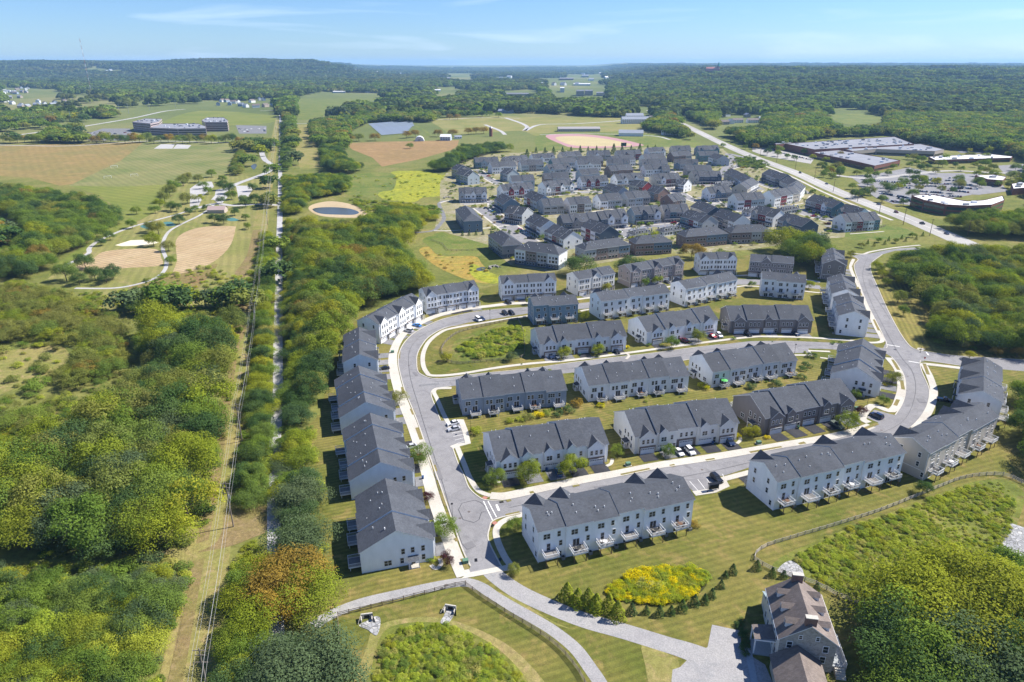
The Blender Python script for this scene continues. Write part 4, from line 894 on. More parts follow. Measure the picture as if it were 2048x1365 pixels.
    for q in range(k*3):
        x = rs.uniform(1, L-1); y = D*rs.uniform(.12, .4); z = He+(y/(D/2))*rise
        mb.box(x-.12, x+.12, y-.12, y+.12, z, z+.7, white)
    tag(mb.build('roof_vents', e), kind='stuff')
    tag(wmb.build('windows', e), kind='stuff')
    return e
GCOL = {}
def cc(ox, oy, s): return lambda x, y: (ox+x/s, oy+y/s)
c1 = cc(880, 290, 9.309); c2 = cc(1080, 290, 9.309); c3 = cc(1280, 280, 9.309); c4 = cc(1420, 330, 9.309); c5 = cc(960, 410, 9.309); c6 = cc(1140, 390, 9.309); c7 = cc(1300, 380, 9.309); c8 = cc(1560, 360, 9.309)
FR = [
 (c1(320, 355), c1(480, 400), 'ttt', 'G', dict(lab='taupe and plum row end-on beside the goldenrod field', He=8.6, balc=0)),
 (c1(400, 450), c1(625, 500), 'egl', 'G', dict(lab='teal and pale grey row with its gable end beside the red car street', He=8.6)),
 (c1(640, 240), c1(1070, 228), 'elgg', 'G', dict(lab='teal-gabled row at the far left corner of the estate', gables=(1,), He=7.6)),
 (c1(1180, 225), c1(1600, 195), 'tcrg', 'G', dict(lab='row with a patch of red siding behind the white house with a yard', gables=(1,))),
 (c1(1700, 175), c2(240, 155), 'wwww', 'G', dict(lab='bright white row with stepped roofs, far left of the conifer line', gables=(1, 3))),
 (c2(370, 140), c2(730, 120), 'ctgg', 'G', dict(lab='cream-ended row beneath the third conifer of the line')),
 (c2(890, 112), c2(1290, 105), 'gwtg', 'G', dict(lab='dark-roofed row below the scoreboard', gables=(1,))),
 (c2(1420, 105), c2(1860, 95), 'gntr', 'G', dict(lab='row with a reddish end house beneath the tallest conifer', gables=(1,))),
 (c3(130, 150), c3(430, 135), 'www', 'G', dict(lab='white gabled row at the right end of the conifer line', gables=(2,))),
 (c3(580, 115), c3(920, 110), 'cgtg', 'G', dict(lab='row just right of the white gabled one, below the tennis court', gables=(1,))),
 (c3(1060, 115), c3(1440, 105), 'bbee', 'G', dict(lab='blue row at the far right corner beside the estate entrance', gables=(0, 3))),
 (c1(930, 330), c1(1380, 305), 'www', 'G', dict(lab='white row with a small round hedge at its corner')),
 (c1(1480, 290), c1(1900, 275), 'ltl', 'G', dict(lab='grey-blue row with white rear decks above the bare soil yard')),
 (c2(200, 260), c2(640, 235), 'eel', 'G', dict(lab='teal row tucked behind the grey gabled row', D=10)),
 (c2(700, 215), c2(1150, 205), 'twn', 'G', dict(lab='roof row in the centre of the back lane with a brown end')),
 (c2(1320, 205), c2(1740, 190), 'ggw', 'G', dict(lab='row whose white end faces a small green yard')),
 (c3(40, 275), c3(430, 255), 'lgg', 'G', dict(lab='grey row with a pale gable, second from the conifer line')),
 (c3(570, 225), c3(910, 205), 'nkc', 'G', dict(lab='brick-ended row with a long dark roof gap')),
 (c3(1080, 215), c3(1440, 210), 'eeb', 'G', dict(lab='teal row in front of the blue corner row')),
 (c3(1390, 250), c3(1560, 300), 'wg', 'G', dict(lab='white-gabled house pair end-on by the entrance bend', D=13)),
 (c1(1230, 430), c1(1370, 465), 'egl', 'G', dict(lab='pale blue gabled row end-on behind the white corner row', D=12)),
 (c2(120, 370), c2(520, 345), 'lggg', 'G', dict(lab='row with paired white front gables behind the blue end wall', gables=(0, 3))),
 (c2(680, 280), c2(1110, 270), 'www', 'G', dict(lab='white row with many small garage windows in the middle of the back lanes', gables=(1,))),
 (c2(1250, 260), c2(1660, 262), 'lgtg', 'G', dict(lab='dark-striped roof row behind the brown brick block', gables=(3,))),
 (c3(20, 365), c3(490, 360), 'gtgg', 'G', dict(lab='dark row with a single front gable at left, third from the conifers', gables=(0,))),
 (c3(640, 360), c3(1080, 370), 'bggb', 'G', dict(lab='row with one blue bay over a white garage', gables=(0, 3))),
 (c1(1310, 575), c1(1730, 560), 'wl', 'G', dict(lab='roof with one deep dark gap behind the red-gabled row')),
 (c2(60, 530), c2(520, 520), 'ngg', 'G', dict(lab='long roof behind the row with a red porch end')),
 (c2(720, 460), c2(1060, 440), 'll', 'G', dict(lab='pale row with one wide blue skylight gap')),
 (c2(1260, 390), c2(1680, 365), 'nkk', 'G', dict(lab='brown brick block beside the vacant grass lot', He=7.6)),
 (c3(60, 465), c3(370, 455), 'ww', 'G', dict(lab='white pair with a raised black balcony over the grass lot')),
 (c3(400, 470), c3(540, 470), 'g', 'G', dict(lab='single grey roof right of the white balcony pair')),
 (c3(850, 475), c3(1310, 470), 'tgg', 'G', dict(lab='grey roof row with a dark gap behind the navy row')),
 (c1(350, 800), c1(860, 790), 'gwwgw', 'P', dict(lab='grey and white row with three white gables nearest the goldenrod field', gables=(0, 2, 4), D=12)),
 (c1(1120, 745), c1(1690, 700), 'wrwrwl', 'P', dict(lab='white row with two deep red gables, left one of the two', gables=(1, 3), D=12)),
 (c1(1900, 690), c2(560, 640), 'wgrwww', 'P', dict(lab='white-gabled row with a red strip above the parked white van', gables=(0, 3, 5), D=12)),
 (c2(740, 590), c2(1230, 570), 'wrwrww', 'P', dict(lab='white row with two deep red gables, right one of the two', gables=(1, 3), D=12)),
 (c2(1380, 550), c2(1880, 520), 'wwgww', 'P', dict(lab='white-gabled row with a long porch beside the grass lot', gables=(1, 3), D=12)),
 (c3(240, 640), c3(700, 615), 'cwrng', 'P', dict(lab='cream-gabled row with brown-red middle houses and two dormers', gables=(1,), D=12)),
 (c3(960, 590), c3(1480, 580), 'cdddd', 'P', dict(lab='navy row with two white gables by the pine at the lane end', gables=(0, 4), D=12)),
 (c1(1160, 905), c1(1330, 1000), 'gbb', 'P', dict(lab='dark-roofed row end-on beside the first parked cars', D=12)),
 (c5(560, 10), c5(890, 60), 'gntg', 'P', dict(lab='row with a cream gable end facing the green strip, mid-left lane', D=12, He=7.4)),
 (c1(1700, 850), c1(1950, 960), 'wrgl', 'G', dict(lab='red and grey row end-on right of the two-red-gable row', D=11.5)),
 (c5(1020, 160), c5(1300, 300), 'wtnw', 'P', dict(lab='pale-gabled row end-on beside the magenta car', D=12, He=7.4)),
 (c5(1380, 360), c5(1740, 500), 'gwrtw', 'P', dict(lab='white gable end with grey lower storey nearest the end of the car park', D=12.5, He=7.4)),
 (c2(1290, 715), c2(1560, 800), 'etbg', 'P', dict(lab='teal-fronted end-on row with blue middle behind the long grey rows', D=11)),
 (c2(1760, 650), c3(150, 790), 'cccr', 'G', dict(lab='cream end-on row stepping down beside the brown-red row', D=11)),
 (c3(240, 850), c3(460, 900), 'tbk', 'G', dict(lab='taupe and brick end-on houses left of the small lane junction', D=11)),
 (c2(20, 1010), c2(400, 990), 'ggt', 'G', dict(lab='grey three-house row in the left of the long rear-facing line', D=12, He=7.4, low='g')),
 (c2(500, 985), c2(900, 960), 'wnw', 'G', dict(lab='white and brown row with a navy gable end in the long rear-facing line', D=12, He=7.4)),
 (c2(1060, 925), c2(1460, 895), 'wgg', 'G', dict(lab='row with a teal gable end and pink-grey houses in the long rear-facing line', D=12, He=7.4)),
 (c2(1570, 880), c2(1980, 850), 'glt', 'G', dict(lab='row with a peach gable end closing the long rear-facing line', D=12, He=7.4)),
 (c7(320, 90), c7(560, 60), 'kkg', 'G', dict(lab='brick-gabled house with a broad roof by the lane junction', D=13, He=7)),
 (c3(740, 720), c3(900, 740), 'dww', 'P', dict(lab='white gabled house with solar panels standing end-on in the centre', D=12, He=7)),
 (c3(1240, 880), c3(1640, 860), 'wbbt', 'P', dict(lab='white and slate row with a triple dormer by the lane bend', gables=(1,), D=12)),
 (c4(400, 70), c4(760, 235), 'cttgw', 'G', dict(lab='long end-on row with a taupe house just below the entrance street', D=12)),
 (c4(560, 350), c4(780, 240), 'cww', 'P', dict(lab='cream gable end with a white gabled wing beside the lane', D=12, He=7)),
 (c4(440, 540), c4(940, 510), 'wrll', 'G', dict(lab='white row with one red house and slate-blue lower wall', D=12, He=8.4, low=None)),
 (c4(1090, 485), c4(1540, 410), 'wrwc', 'G', dict(lab='white row with a navy gable and one red house near the avenue', D=12, He=8.4)),
 (c4(1540, 405), c4(1640, 300), 'www', 'G', dict(lab='white end row turned towards the avenue hedge', D=12, He=8.4)),
 (c4(1100, 80), c4(1450, 190), 'dggd', 'P', dict(lab='dark-roofed row with solar panels nearest the avenue', D=12)),
 (c4(1450, 215), c4(1620, 300), 'gg', 'P', dict(lab='pair joining the solar roof row to the turned white row', D=12)),
 (c6(1140, 230), c6(1620, 200), 'bdtw', 'P', dict(lab='navy and cream row with two white porches facing the inner car court', gables=(1, 3), D=12)),
 (c6(500, 310), c6(1000, 270), 'dwtw', 'P', dict(lab='row with a white bay and brown doors left of the inner car court', gables=(1, 3), D=12)),
 (c6(-180, 370), c6(470, 330), 'dttd', 'P', dict(lab='navy-gabled row over cream ground floor by the brown garden', gables=(1,), D=12)),
 (c6(1700, 190), c7(680, 270), 'tetw', 'P', dict(lab='mauve-gabled row with timber porches above the inner court', gables=(0,), D=12)),
 (c6(380, 450), c6(740, 590), 'wrwd', 'G', dict(lab='end-on row with red middle house and white gable end', D=12, He=8.4)),
 (c7(720, 370), c7(1140, 490), 'ebrwg', 'P', dict(lab='end-on row with five black porch roofs and a cream gable', D=12)),
 (c7(910, 200), c7(1230, 320), 'ctd', 'G', dict(lab='first end-on rear row behind the five porches', D=11.5)),
 (c7(1330, 350), c7(1730, 485), 'ndtw', 'G', dict(lab='second end-on rear row, brown and navy with a white gable', D=11.5)),
 (c4(900, 760), c4(1320, 850), 'grw', 'P', dict(lab='short row with a teal gable, red centre and white gable end', D=12, gables=(0,))),
 (c4(1430, 895), c4(1880, 1030), 'gbdd', 'P', dict(lab='dark blue gabled row half behind the yellow-green trees', D=12, gables=(1,))),
 (c8(640, 270), c8(1140, 410), 'gtrwe', 'P', dict(lab='row with red middle house facing the visitor car park by the avenue', D=12, gables=(3,))),
 (c8(1230, 450), c8(1580, 540), 'erw', 'P', dict(lab='short red and teal row right of the visitor car park', D=12, gables=(0,))),
 (c8(1130, 640), c8(1760, 600), 'wtrgwe', 'G', dict(lab='row of patchwork red and teal rear walls above the rail fence', D=12, He=7.6)),
 (c5(380, 470), c5(560, 600), 'ggt', 'H', dict(lab='hip-roofed slate block with rear balconies above the wetland', D=14, He=8.6, low='d', rise=4.2)),
 ((930, 411), (944, 428), 'ggb', 'H', dict(lab='hip-roofed slate block left of the first car park', D=14, He=8.6, low='b', rise=4.2)),
 (c5(880, 680), c5(1400, 745), 'wngw', 'H', dict(lab='hip-roofed block of brown, white and navy houses with balconies above the yellow wetland', D=13, He=9.6, low='d', balc=1, rise=4.2)),
 (c6(330, 870), c6(900, 800), 'gntb', 'H', dict(lab='hip-roofed block behind the oaks, navy right-hand house', D=12, He=8, low='n', rise=3.8)),
 (c6(1310, 760), c6(1700, 740), 'kkbb', 'H', dict(lab='hip-roofed brick block beneath the tall thin tree', D=12, He=8, low='k', rise=3.8)),
 (c7(720, 730), c7(1240, 690), 'nnbb', 'H', dict(lab='hip-roofed block with a deep blue right half', D=12, He=8, low='k', rise=3.8)),
 (c7(1600, 660), c4(960, 1110), 'nngn', 'H', dict(lab='hip-roofed brown block behind the tallest oak of the belt', D=12, He=8, low='t', rise=3.8)),
]
GC_ = {34: 'r', 36: 'r'}
for i_, (a_, b_, cs, kd, kw) in enumerate(FR):
    if i_ in GC_: GCOL[kw['lab']] = GC_[i_]
    far_row(a_, b_, cs, kd, **kw)
# small hip-roofed garages of the inner courts
for p, lab in ((c6(1310, 640), 'white-doored hip roof garage block in the inner court'), (c6(1850, 590), 'low hip roof garage block right of the inner court'), (c4(280, 320), 'hip-roofed garage by the slate row'), (c4(1450, 770), 'white-doored garage block in the upper car court'), (c4(830, 800), 'long low garage by the teal gabled row')):
    far_row((p[0]-7, p[1]+1), (p[0]+7, p[1]-1), 'wg', 'H', D=9, He=3, rise=2.6, lab=lab, group='garage blocks of the far estate')
# ------------------------------------------------------------------ trees
def leaf_cloud(seed, kind, nq):
    """numpy leaf clumps; unit crown about 1 wide, standing on z=0 (metres once scaled)"""
    r = np.random.RandomState(seed); P = []; N = []; T = []
    if kind in ('round', 'oak', 'loose', 'bush'):
        nl = {'round': 26, 'oak': 34, 'loose': 22, 'bush': 9}[kind]
        for i in range(nl):
            th = r.uniform(0, 2*PI); u = r.uniform(-.25, 1); rr = math.sqrt(max(0, 1-max(u, 0)**2*.75))
            R0 = .60*r.uniform(.55, 1.08); c = np.array([R0*rr*math.cos(th), R0*rr*math.sin(th), .50+.46*u*r.uniform(.8, 1.1)])
            if kind == 'oak': c[2] = .46+.36*u
            if kind == 'bush': c[2] = .32+.30*max(u, -.3)
            rad = r.uniform(.17, .32)*(1.0 if kind != 'loose' else .85)*(1.25 if kind == 'bush' else 1)
            m = int(nq/nl*rad/.245*1.0)
            d = r.normal(size=(m, 3)); d /= np.linalg.norm(d, axis=1)[:, None]
            d[:, 2] = np.where(d[:, 2] < -.35, -d[:, 2], d[:, 2])
            rad_ = rad*(1+r.normal(size=m)*.16) if kind != 'loose' else rad*r.uniform(.3, 1.15, m)
            P.append(c+d*rad_[:, None]*np.array([1, 1, .8])); N.append(d+r.normal(size=(m, 3))*.42)
            T.append(np.clip(np.full(m, r.uniform(.15, .85))+r.normal(size=m)*.16, 0, 1))
    elif kind == 'cone':
        m = nq; h = r.uniform(0, 1, m)**1.25; th = r.uniform(0, 2*PI, m)
        R_ = .30*(1-h)**.85+.02; R_ *= (1+.16*np.sin(th*5+h*9)+.10*np.sin(h*34))
        d = np.stack([np.cos(th), np.sin(th), np.full(m, .45)], 1)
        P.append(np.stack([R_*np.cos(th), R_*np.sin(th), .05+h*.95], 1)); N.append(d+r.normal(size=(m, 3))*.35)
        T.append(np.clip(.5+.35*np.sin(th*3+h*12)+r.normal(size=m)*.15, 0, 1))
    P = np.concatenate(P); N = np.concatenate(N); T = np.concatenate(T)
    N[:, 2] += {'bush': .9, 'cone': .3}.get(kind, .45)
    N /= np.linalg.norm(N, axis=1)[:, None]; return P, N, T
def crown_mesh(name, seed, kind, nq, size, mat, wide=1.0):
    P, N, T = leaf_cloud(seed, kind, nq); r = np.random.RandomState(seed+99); m = len(P)
    P = P*np.array([wide, wide, 1.0])
    a = np.cross(N, np.array([0, 0, 1.0])); a /= (np.linalg.norm(a, axis=1)[:, None]+1e-6); b = np.cross(N, a)
    ph = r.uniform(0, 2*PI, m); a2 = a*np.cos(ph)[:, None]+b*np.sin(ph)[:, None]; b2 = np.cross(N, a2)
    s = size*r.uniform(.6, 1.3, m)[:, None]
    V = np.stack([P-a2*s, P-b2*s*.62, P+a2*s, P+b2*s*.62], 1).reshape(-1, 3)
    me = bpy.data.meshes.new(name)
    me.vertices.add(len(V)); me.vertices.foreach_set('co', V.ravel())
    me.loops.add(m*4); me.loops.foreach_set('vertex_index', np.arange(m*4)); me.polygons.add(m)
    me.polygons.foreach_set('loop_start', np.arange(m)*4); me.polygons.foreach_set('loop_total', np.full(m, 4))
    at = me.attributes.new('tint', 'FLOAT', 'FACE'); at.data.foreach_set('value', T.astype(np.float32))
    me.materials.append(mat); me.update(); return me
def trunk_mesh(h=.5, r0=.035, seed=0, limbs=5):
    mb = MB(); q = random.Random(seed); mb.beam((0, 0, -.02), (0, 0, h*.55), r0, bark, 6, r0*.75); mb.beam((0, 0, h*.55), (.02, .01, h), r0*.75, bark, 5, r0*.4)
    for k in range(limbs):
        t = q.uniform(0, 2*PI); z = h*q.uniform(.45, .85); mb.beam((0, 0, z), (.3*math.cos(t), .3*math.sin(t), z+.28), r0*.45, bark, 4, r0*.15)
    return mb.mesh('trunk')
LM = {
 'mid': leafmat('leaf_mid_green', [(0.115, 0.185, 0.038), (0.167, 0.243, 0.042), (0.139, 0.205, 0.057), (0.213, 0.273, 0.051)]),
 'dark': leafmat('leaf_dark_green', [(0.064, 0.121, 0.043), (0.087, 0.148, 0.048), (0.073, 0.126, 0.057), (0.105, 0.163, 0.052)]),
 'yellow': leafmat('leaf_yellow_green', [(0.220, 0.273, 0.031), (0.278, 0.306, 0.035), (0.183, 0.248, 0.038), (0.323, 0.314, 0.038)]),
 'olive': leafmat('leaf_olive', [(0.196, 0.217, 0.064), (0.234, 0.239, 0.076), (0.169, 0.208, 0.059), (0.244, 0.249, 0.059)]),
 'autumn': leafmat('leaf_autumn', [(.27, .19, .06), (.22, .165, .05), (.32, .22, .045), (.20, .16, .055)]),
 'blue': leafmat('leaf_grey_green', [(0.100, 0.147, 0.081), (0.125, 0.167, 0.092), (0.092, 0.141, 0.067)]),
 'gold': leafmat('goldenrod_bloom', [(.55, .46, .01), (.60, .50, .012), (.36, .38, .015), (.24, .30, .02)]),
 'plum': leafmat('plum_leaf', [(0.087, 0.032, 0.043), (0.072, 0.029, 0.041)]),
 'weed': leafmat('weed_leaf', [(0.289, 0.359, 0.046), (0.359, 0.393, 0.058), (0.220, 0.300, 0.046), (0.382, 0.359, 0.116)]),
}
SH = {'round': [crown_mesh('crown', 10+i, 'round', 7200, .024, LM['mid']) for i in range(4)],
      'oak': [crown_mesh('crown', 30+i, 'oak', 8200, .0215, LM['mid'], 1.12) for i in range(3)],
      'loose': [crown_mesh('crown', 50+i, 'loose', 2600, .024, LM['mid']) for i in range(3)],
      'cone': [crown_mesh('crown', 70+i, 'cone', 1500, .030, LM['dark']) for i in range(2)],
      'bush': [crown_mesh('foliage', 90+i, 'bush', 620, .062, LM['weed']) for i in range(4)],
      'lowtree': [crown_mesh('crown', 110+i, 'round', 520, .095, LM['mid']) for i in range(4)]}
TRK = [trunk_mesh(.55, .028, i) for i in range(3)]; TRKC = trunk_mesh(.3, .02, 9, 0)
VAR = {}
def variant(shape, i, col):
    """crown mesh sharing the shape, in another leaf colour"""
    k = (shape, i, col)
    if k not in VAR:
        me = SH[shape][i].copy(); me.materials[0] = LM[col]; VAR[k] = me
    return VAR[k]
ADJ = {'mid': 'green', 'dark': 'dark green', 'yellow': 'yellow-green', 'olive': 'olive', 'autumn': 'orange-brown', 'blue': 'grey-green', 'plum': 'plum-red', 'gold': 'golden', 'weed': 'light green'}
def tree(P, h, shape, col, label, group, wide=1.0, name=None, cat='tree', z=None):
    i = rnd.randrange(len(SH[shape])); z = terrain(P[0], P[1]) if z is None else z
    e = empty(name or {'cone': 'conifer', 'bush': 'shrub'}.get(shape, 'broadleaf_tree'), (P[0], P[1], z), rnd.uniform(0, 6.28), label, cat, group)
    c = put('crown' if shape != 'bush' else 'foliage', variant(shape, i, col), e); c.scale = (h*wide, h*wide, h)
    if shape != 'bush':
        t = put('trunk', TRKC if shape == 'cone' else TRK[i % 3], e); t.scale = (h, h, h)
    else:
        t = put('stem', TRKC, e); t.scale = (h*1.5, h*1.5, h)
    return e
# --- scatter regions: (outline sighted on the ground, spacing, height range, palette weights, shape weights, name of the place)
P_LEFT = {'mid': 5, 'yellow': 4.5, 'dark': 2.5, 'olive': 3, 'blue': 1.6, 'autumn': .35}
WOODS = [
 ('in the wood left of the power line', [(232, 560), (300, 612), (420, 640), (492, 612), (500, 600), (478, 700), (462, 780), (444, 850), (430, 930), (418, 1000), (405, 1060), (398, 1085), (330, 1105), (250, 1120), (200, 1110), (0, 1100), (-80, 1100), (-80, 880), (30, 860), (120, 850), (200, 800), (260, 740), (280, 640)], 6.6, (7, 14.5), P_LEFT, {'round': 5, 'oak': 4, 'loose': 1}),
 ('in the low olive scrub on the far left', [(-80, 570), (30, 560), (110, 570), (150, 590), (232, 620), (275, 660), (262, 740), (200, 790), (150, 800), (110, 770), (140, 700), (110, 685), (30, 690), (-80, 700)], 6.4, (4.5, 7.5), {'olive': 7, 'yellow': 1, 'mid': 1, 'autumn': .6}, {'loose': 5, 'oak': 2, 'round': 1}),
 ('in the low olive scrub on the far left', [(-80, 800), (30, 790), (100, 770), (190, 800), (120, 850), (60, 880), (-80, 900)], 7.5, (3.5, 6.5), {'olive': 7, 'yellow': 1, 'mid': 1}, {'loose': 5, 'oak': 2}),
 ('in the lush thicket at the lower left', [(-120, 1140), (100, 1140), (250, 1135), (372, 1128), (352, 1220), (330, 1290), (300, 1400), (260, 1480), (-160, 1480)], 4.6, (4, 8), {'mid': 4, 'yellow': 3, 'blue': 2.5, 'dark': 1.5, 'weed': 3}, {'round': 4, 'oak': 5}),
 ('in the strip between power line and trail', [(523, 470), (550, 440), (551, 520), (549, 640), (548, 760), (545, 860), (543, 960), (542, 1005), (500, 1012), (462, 1010), (473, 930), (488, 840), (500, 740), (510, 640), (518, 560)], 4.8, (4, 7), {'mid': 4, 'yellow': 3, 'weed': 2, 'dark': 1}, {'round': 3, 'oak': 4}),
 ('in the strip between power line and trail', [(540, 1070), (545, 1150), (545, 1300), (540, 1440), (420, 1460), (428, 1330), (440, 1230), (455, 1150), (470, 1100), (500, 1085)], 4.8, (4.5, 9), {'mid': 3, 'yellow': 4, 'weed': 3, 'dark': 1}, {'round': 3, 'oak': 4}),
 ('in the tall wood right of the trail', [(572, 440), (612, 436), (640, 440), (700, 440), (745, 432), (775, 412), (850, 438), (862, 455), (800, 492), (828, 510), (850, 545), (900, 575), (842, 588), (790, 590), (745, 612), (700, 648), (680, 700), (660, 735), (642, 800), (628, 850), (572, 850), (570, 700), (570, 560)], 6.0, (8, 14), {'mid': 5, 'yellow': 4.5, 'dark': 2.5, 'olive': 2, 'autumn': .3}, {'round': 5, 'oak': 4}),
 ('in the hedge wood beside the left rows', [(572, 860), (626, 860), (622, 930), (628, 1000), (634, 1080), (640, 1160), (630, 1215), (618, 1250), (640, 1275), (668, 1310), (680, 1400), (560, 1440), (562, 1300), (560, 1180), (560, 1050), (560, 950)], 5.4, (5, 9), {'mid': 4, 'blue': 4, 'yellow': 2, 'dark': 2}, {'round': 4, 'oak': 4}),
 ('in the belt between the two estates', [(1128, 548), (1120, 530), (1150, 518), (1240, 520), (1300, 512), (1360, 505), (1362, 520), (1250, 540), (1160, 550)], 6.5, (8, 12), {'mid': 5, 'dark': 3, 'autumn': .8, 'olive': 2}, {'round': 4, 'oak': 3}),
 ('in the belt between the two estates', [(1478, 492), (1540, 478), (1600, 472), (1680, 478), (1712, 490), (1690, 505), (1650, 520), (1620, 540), (1590, 530), (1590, 505), (1480, 508)], 6.0, (10, 15), {'mid': 5, 'dark': 4, 'yellow': 1.5}, {'round': 4, 'oak': 3}),
 ('in the wood right of the straight street', [(1772, 520), (1800, 506), (1830, 498), (1880, 492), (1950, 490), (2120, 500), (2160, 560), (2160, 720), (1990, 706), (1900, 700), (1862, 690), (1858, 660), (1872, 640), (1855, 615), (1830, 590), (1800, 575), (1775, 548)], 6.2, (7, 12.5), {'mid': 5, 'blue': 2, 'dark': 1.6, 'yellow': 3, 'olive': 4}, {'round': 5, 'oak': 4, 'loose': 2}),
 ('along the right edge behind the corner row', [(2020, 770), (2048, 745), (2160, 740), (2200, 980), (2080, 960), (2050, 900), (2030, 840)], 6.5, (7, 10), {'mid': 4, 'dark': 4}, {'round': 4}),
 ('in the old wood left of the park', [(-80, 372), (0, 368), (100, 378), (180, 392), (243, 420), (240, 445), (215, 470), (170, 492), (120, 520), (92, 545), (60, 560), (-80, 562), (-80, 500), (25, 495), (42, 462), (40, 440), (0, 430), (-80, 425)], 7.5, (7, 12), {'mid': 6, 'dark': 3, 'yellow': 1, 'olive': 2, 'autumn': .2}, {'round': 4, 'oak': 3}),
 ('in the wood by the trail and the pond', [(566, 350), (640, 345), (700, 345), (700, 390), (640, 398), (612, 404), (605, 430), (570, 432)], 7.0, (7, 11), {'mid': 6, 'dark': 3, 'yellow': 2}, {'round': 4, 'oak': 3}),
 ('in the wood by the trail and the pond', [(640, 270), (660, 262), (672, 290), (700, 318), (755, 345), (700, 348), (650, 345), (640, 310)], 8.0, (8, 12), {'mid': 5, 'dark': 5, 'yellow': 1}, {'round': 4, 'oak': 3}),
 ('in the wood above the far estate', [(800, 345), (810, 330), (880, 318), (910, 304), (930, 290), (1000, 284), (1060, 296), (1062, 300), (980, 308), (930, 325), (895, 345), (860, 345)], 8.0, (9, 14), {'mid': 5, 'dark': 6}, {'round': 4, 'oak': 3}),
 ('below the goldenrod field', [(780, 402), (830, 412), (878, 420), (870, 440), (840, 450), (790, 440)], 6.5, (4, 7), {'yellow': 5, 'mid': 3}, {'round': 3, 'oak': 3}),
 ('at the avenue edge by the white-roofed office', [(1880, 440), (1905, 430), (1960, 420), (2120, 415), (2160, 480), (1960, 478), (1900, 462)], 7.5, (9, 14), {'mid': 4, 'olive': 3, 'autumn': 1, 'yellow': 1}, {'round': 4, 'oak': 3}),
 ('along the trail verge', [(563, 245), (577, 245), (582, 330), (575, 345), (564, 345)], 7.0, (5, 8), {'mid': 5, 'dark': 2}, {'round': 4}),
 ('along the mown park edge', [(455, 350), (478, 300), (492, 300), (482, 352)], 6.5, (6, 8), {'olive': 3, 'mid': 3}, {'round': 4}),
]
def pick(wt, q):
    t = q.uniform(0, sum(wt.values()))
    for k, v in wt.items():
        t -= v
        if t <= 0: return k
    return k
CAND = []
TW_ = sorted([(G(*p).y, G(*p).x) for p in TRAIL])
def trail_x(y): return float(np.interp(y, [t[0] for t in TW_], [t[1] for t in TW_]))
q_ = random.Random(21)
BLD = []
for name_, poly, sp, hr, pal, shp in WOODS:
    W_ = [G(*p) for p in poly]; x0, x1 = min(p.x for p in W_), max(p.x for p in W_); y0, y1 = min(p.y for p in W_), max(p.y for p in W_)
    x = x0
    while x < x1:
        y = y0
        while y < y1:
            a, b = x+q_.uniform(-.5, .5)*sp, y+q_.uniform(-.5, .5)*sp
            hh = q_.uniform(*hr); hh = min(hh, 2.6+.62*max(0, a-trail_x(b)-2.6)) if 'trail' in name_ and a > trail_x(b) or 'hedge' in name_ else hh; rr_ = hh*.42
            if inpoly(a, b, W_) and all(inpoly(*PJ(p), poly) for p in ((a, b, hh*.98), (a-rr_, b, hh*.5), (a+rr_, b, hh*.5))):
                cn = hnoise(a, b, 17, 5)
                pl = dict(pal)
                if cn > .3 and 'yellow' in pl: pl['yellow'] *= 3
                if cn < -.3 and 'dark' in pl: pl['dark'] *= 3
                CAND.append((math.hypot(a, b), a, b, hh*(1+.12*hnoise(a, b, 23, 1)), pick(shp, q_), pick(pl, q_), name_, sp))
            y += sp
        x += sp
CAND.sort(key=lambda c: c[0]-c[3]*6)
print('near trees', len(CAND))
seen_ = lambda c: (lambda p: -30 < p[0] < 2078 and -60 < p[1] < 1440)(PJ((c[1], c[2], c[3]*.6)))
IND, MASS = [], []
for c in CAND:
    (IND if len(IND) < 150 and seen_(c) else MASS).append(c)
HT = lambda h: 'tall' if h > 10.5 else 'middling' if h > 7.5 else 'low'
SHW = {'round': 'full-crowned', 'oak': 'broad-crowned', 'loose': 'thin-crowned'}
for d_, a, b, h, s_, c_, nm, sp in IND:
    lab = uniq(f"{HT(h)} {ADJ[c_]} tree {nm},", "%s nearest camera")
    tree((a, b), h, s_, c_, lab, 'trees '+nm, wide=max(.85, sp/h*1.25) if s_ != 'loose' else 1.1)

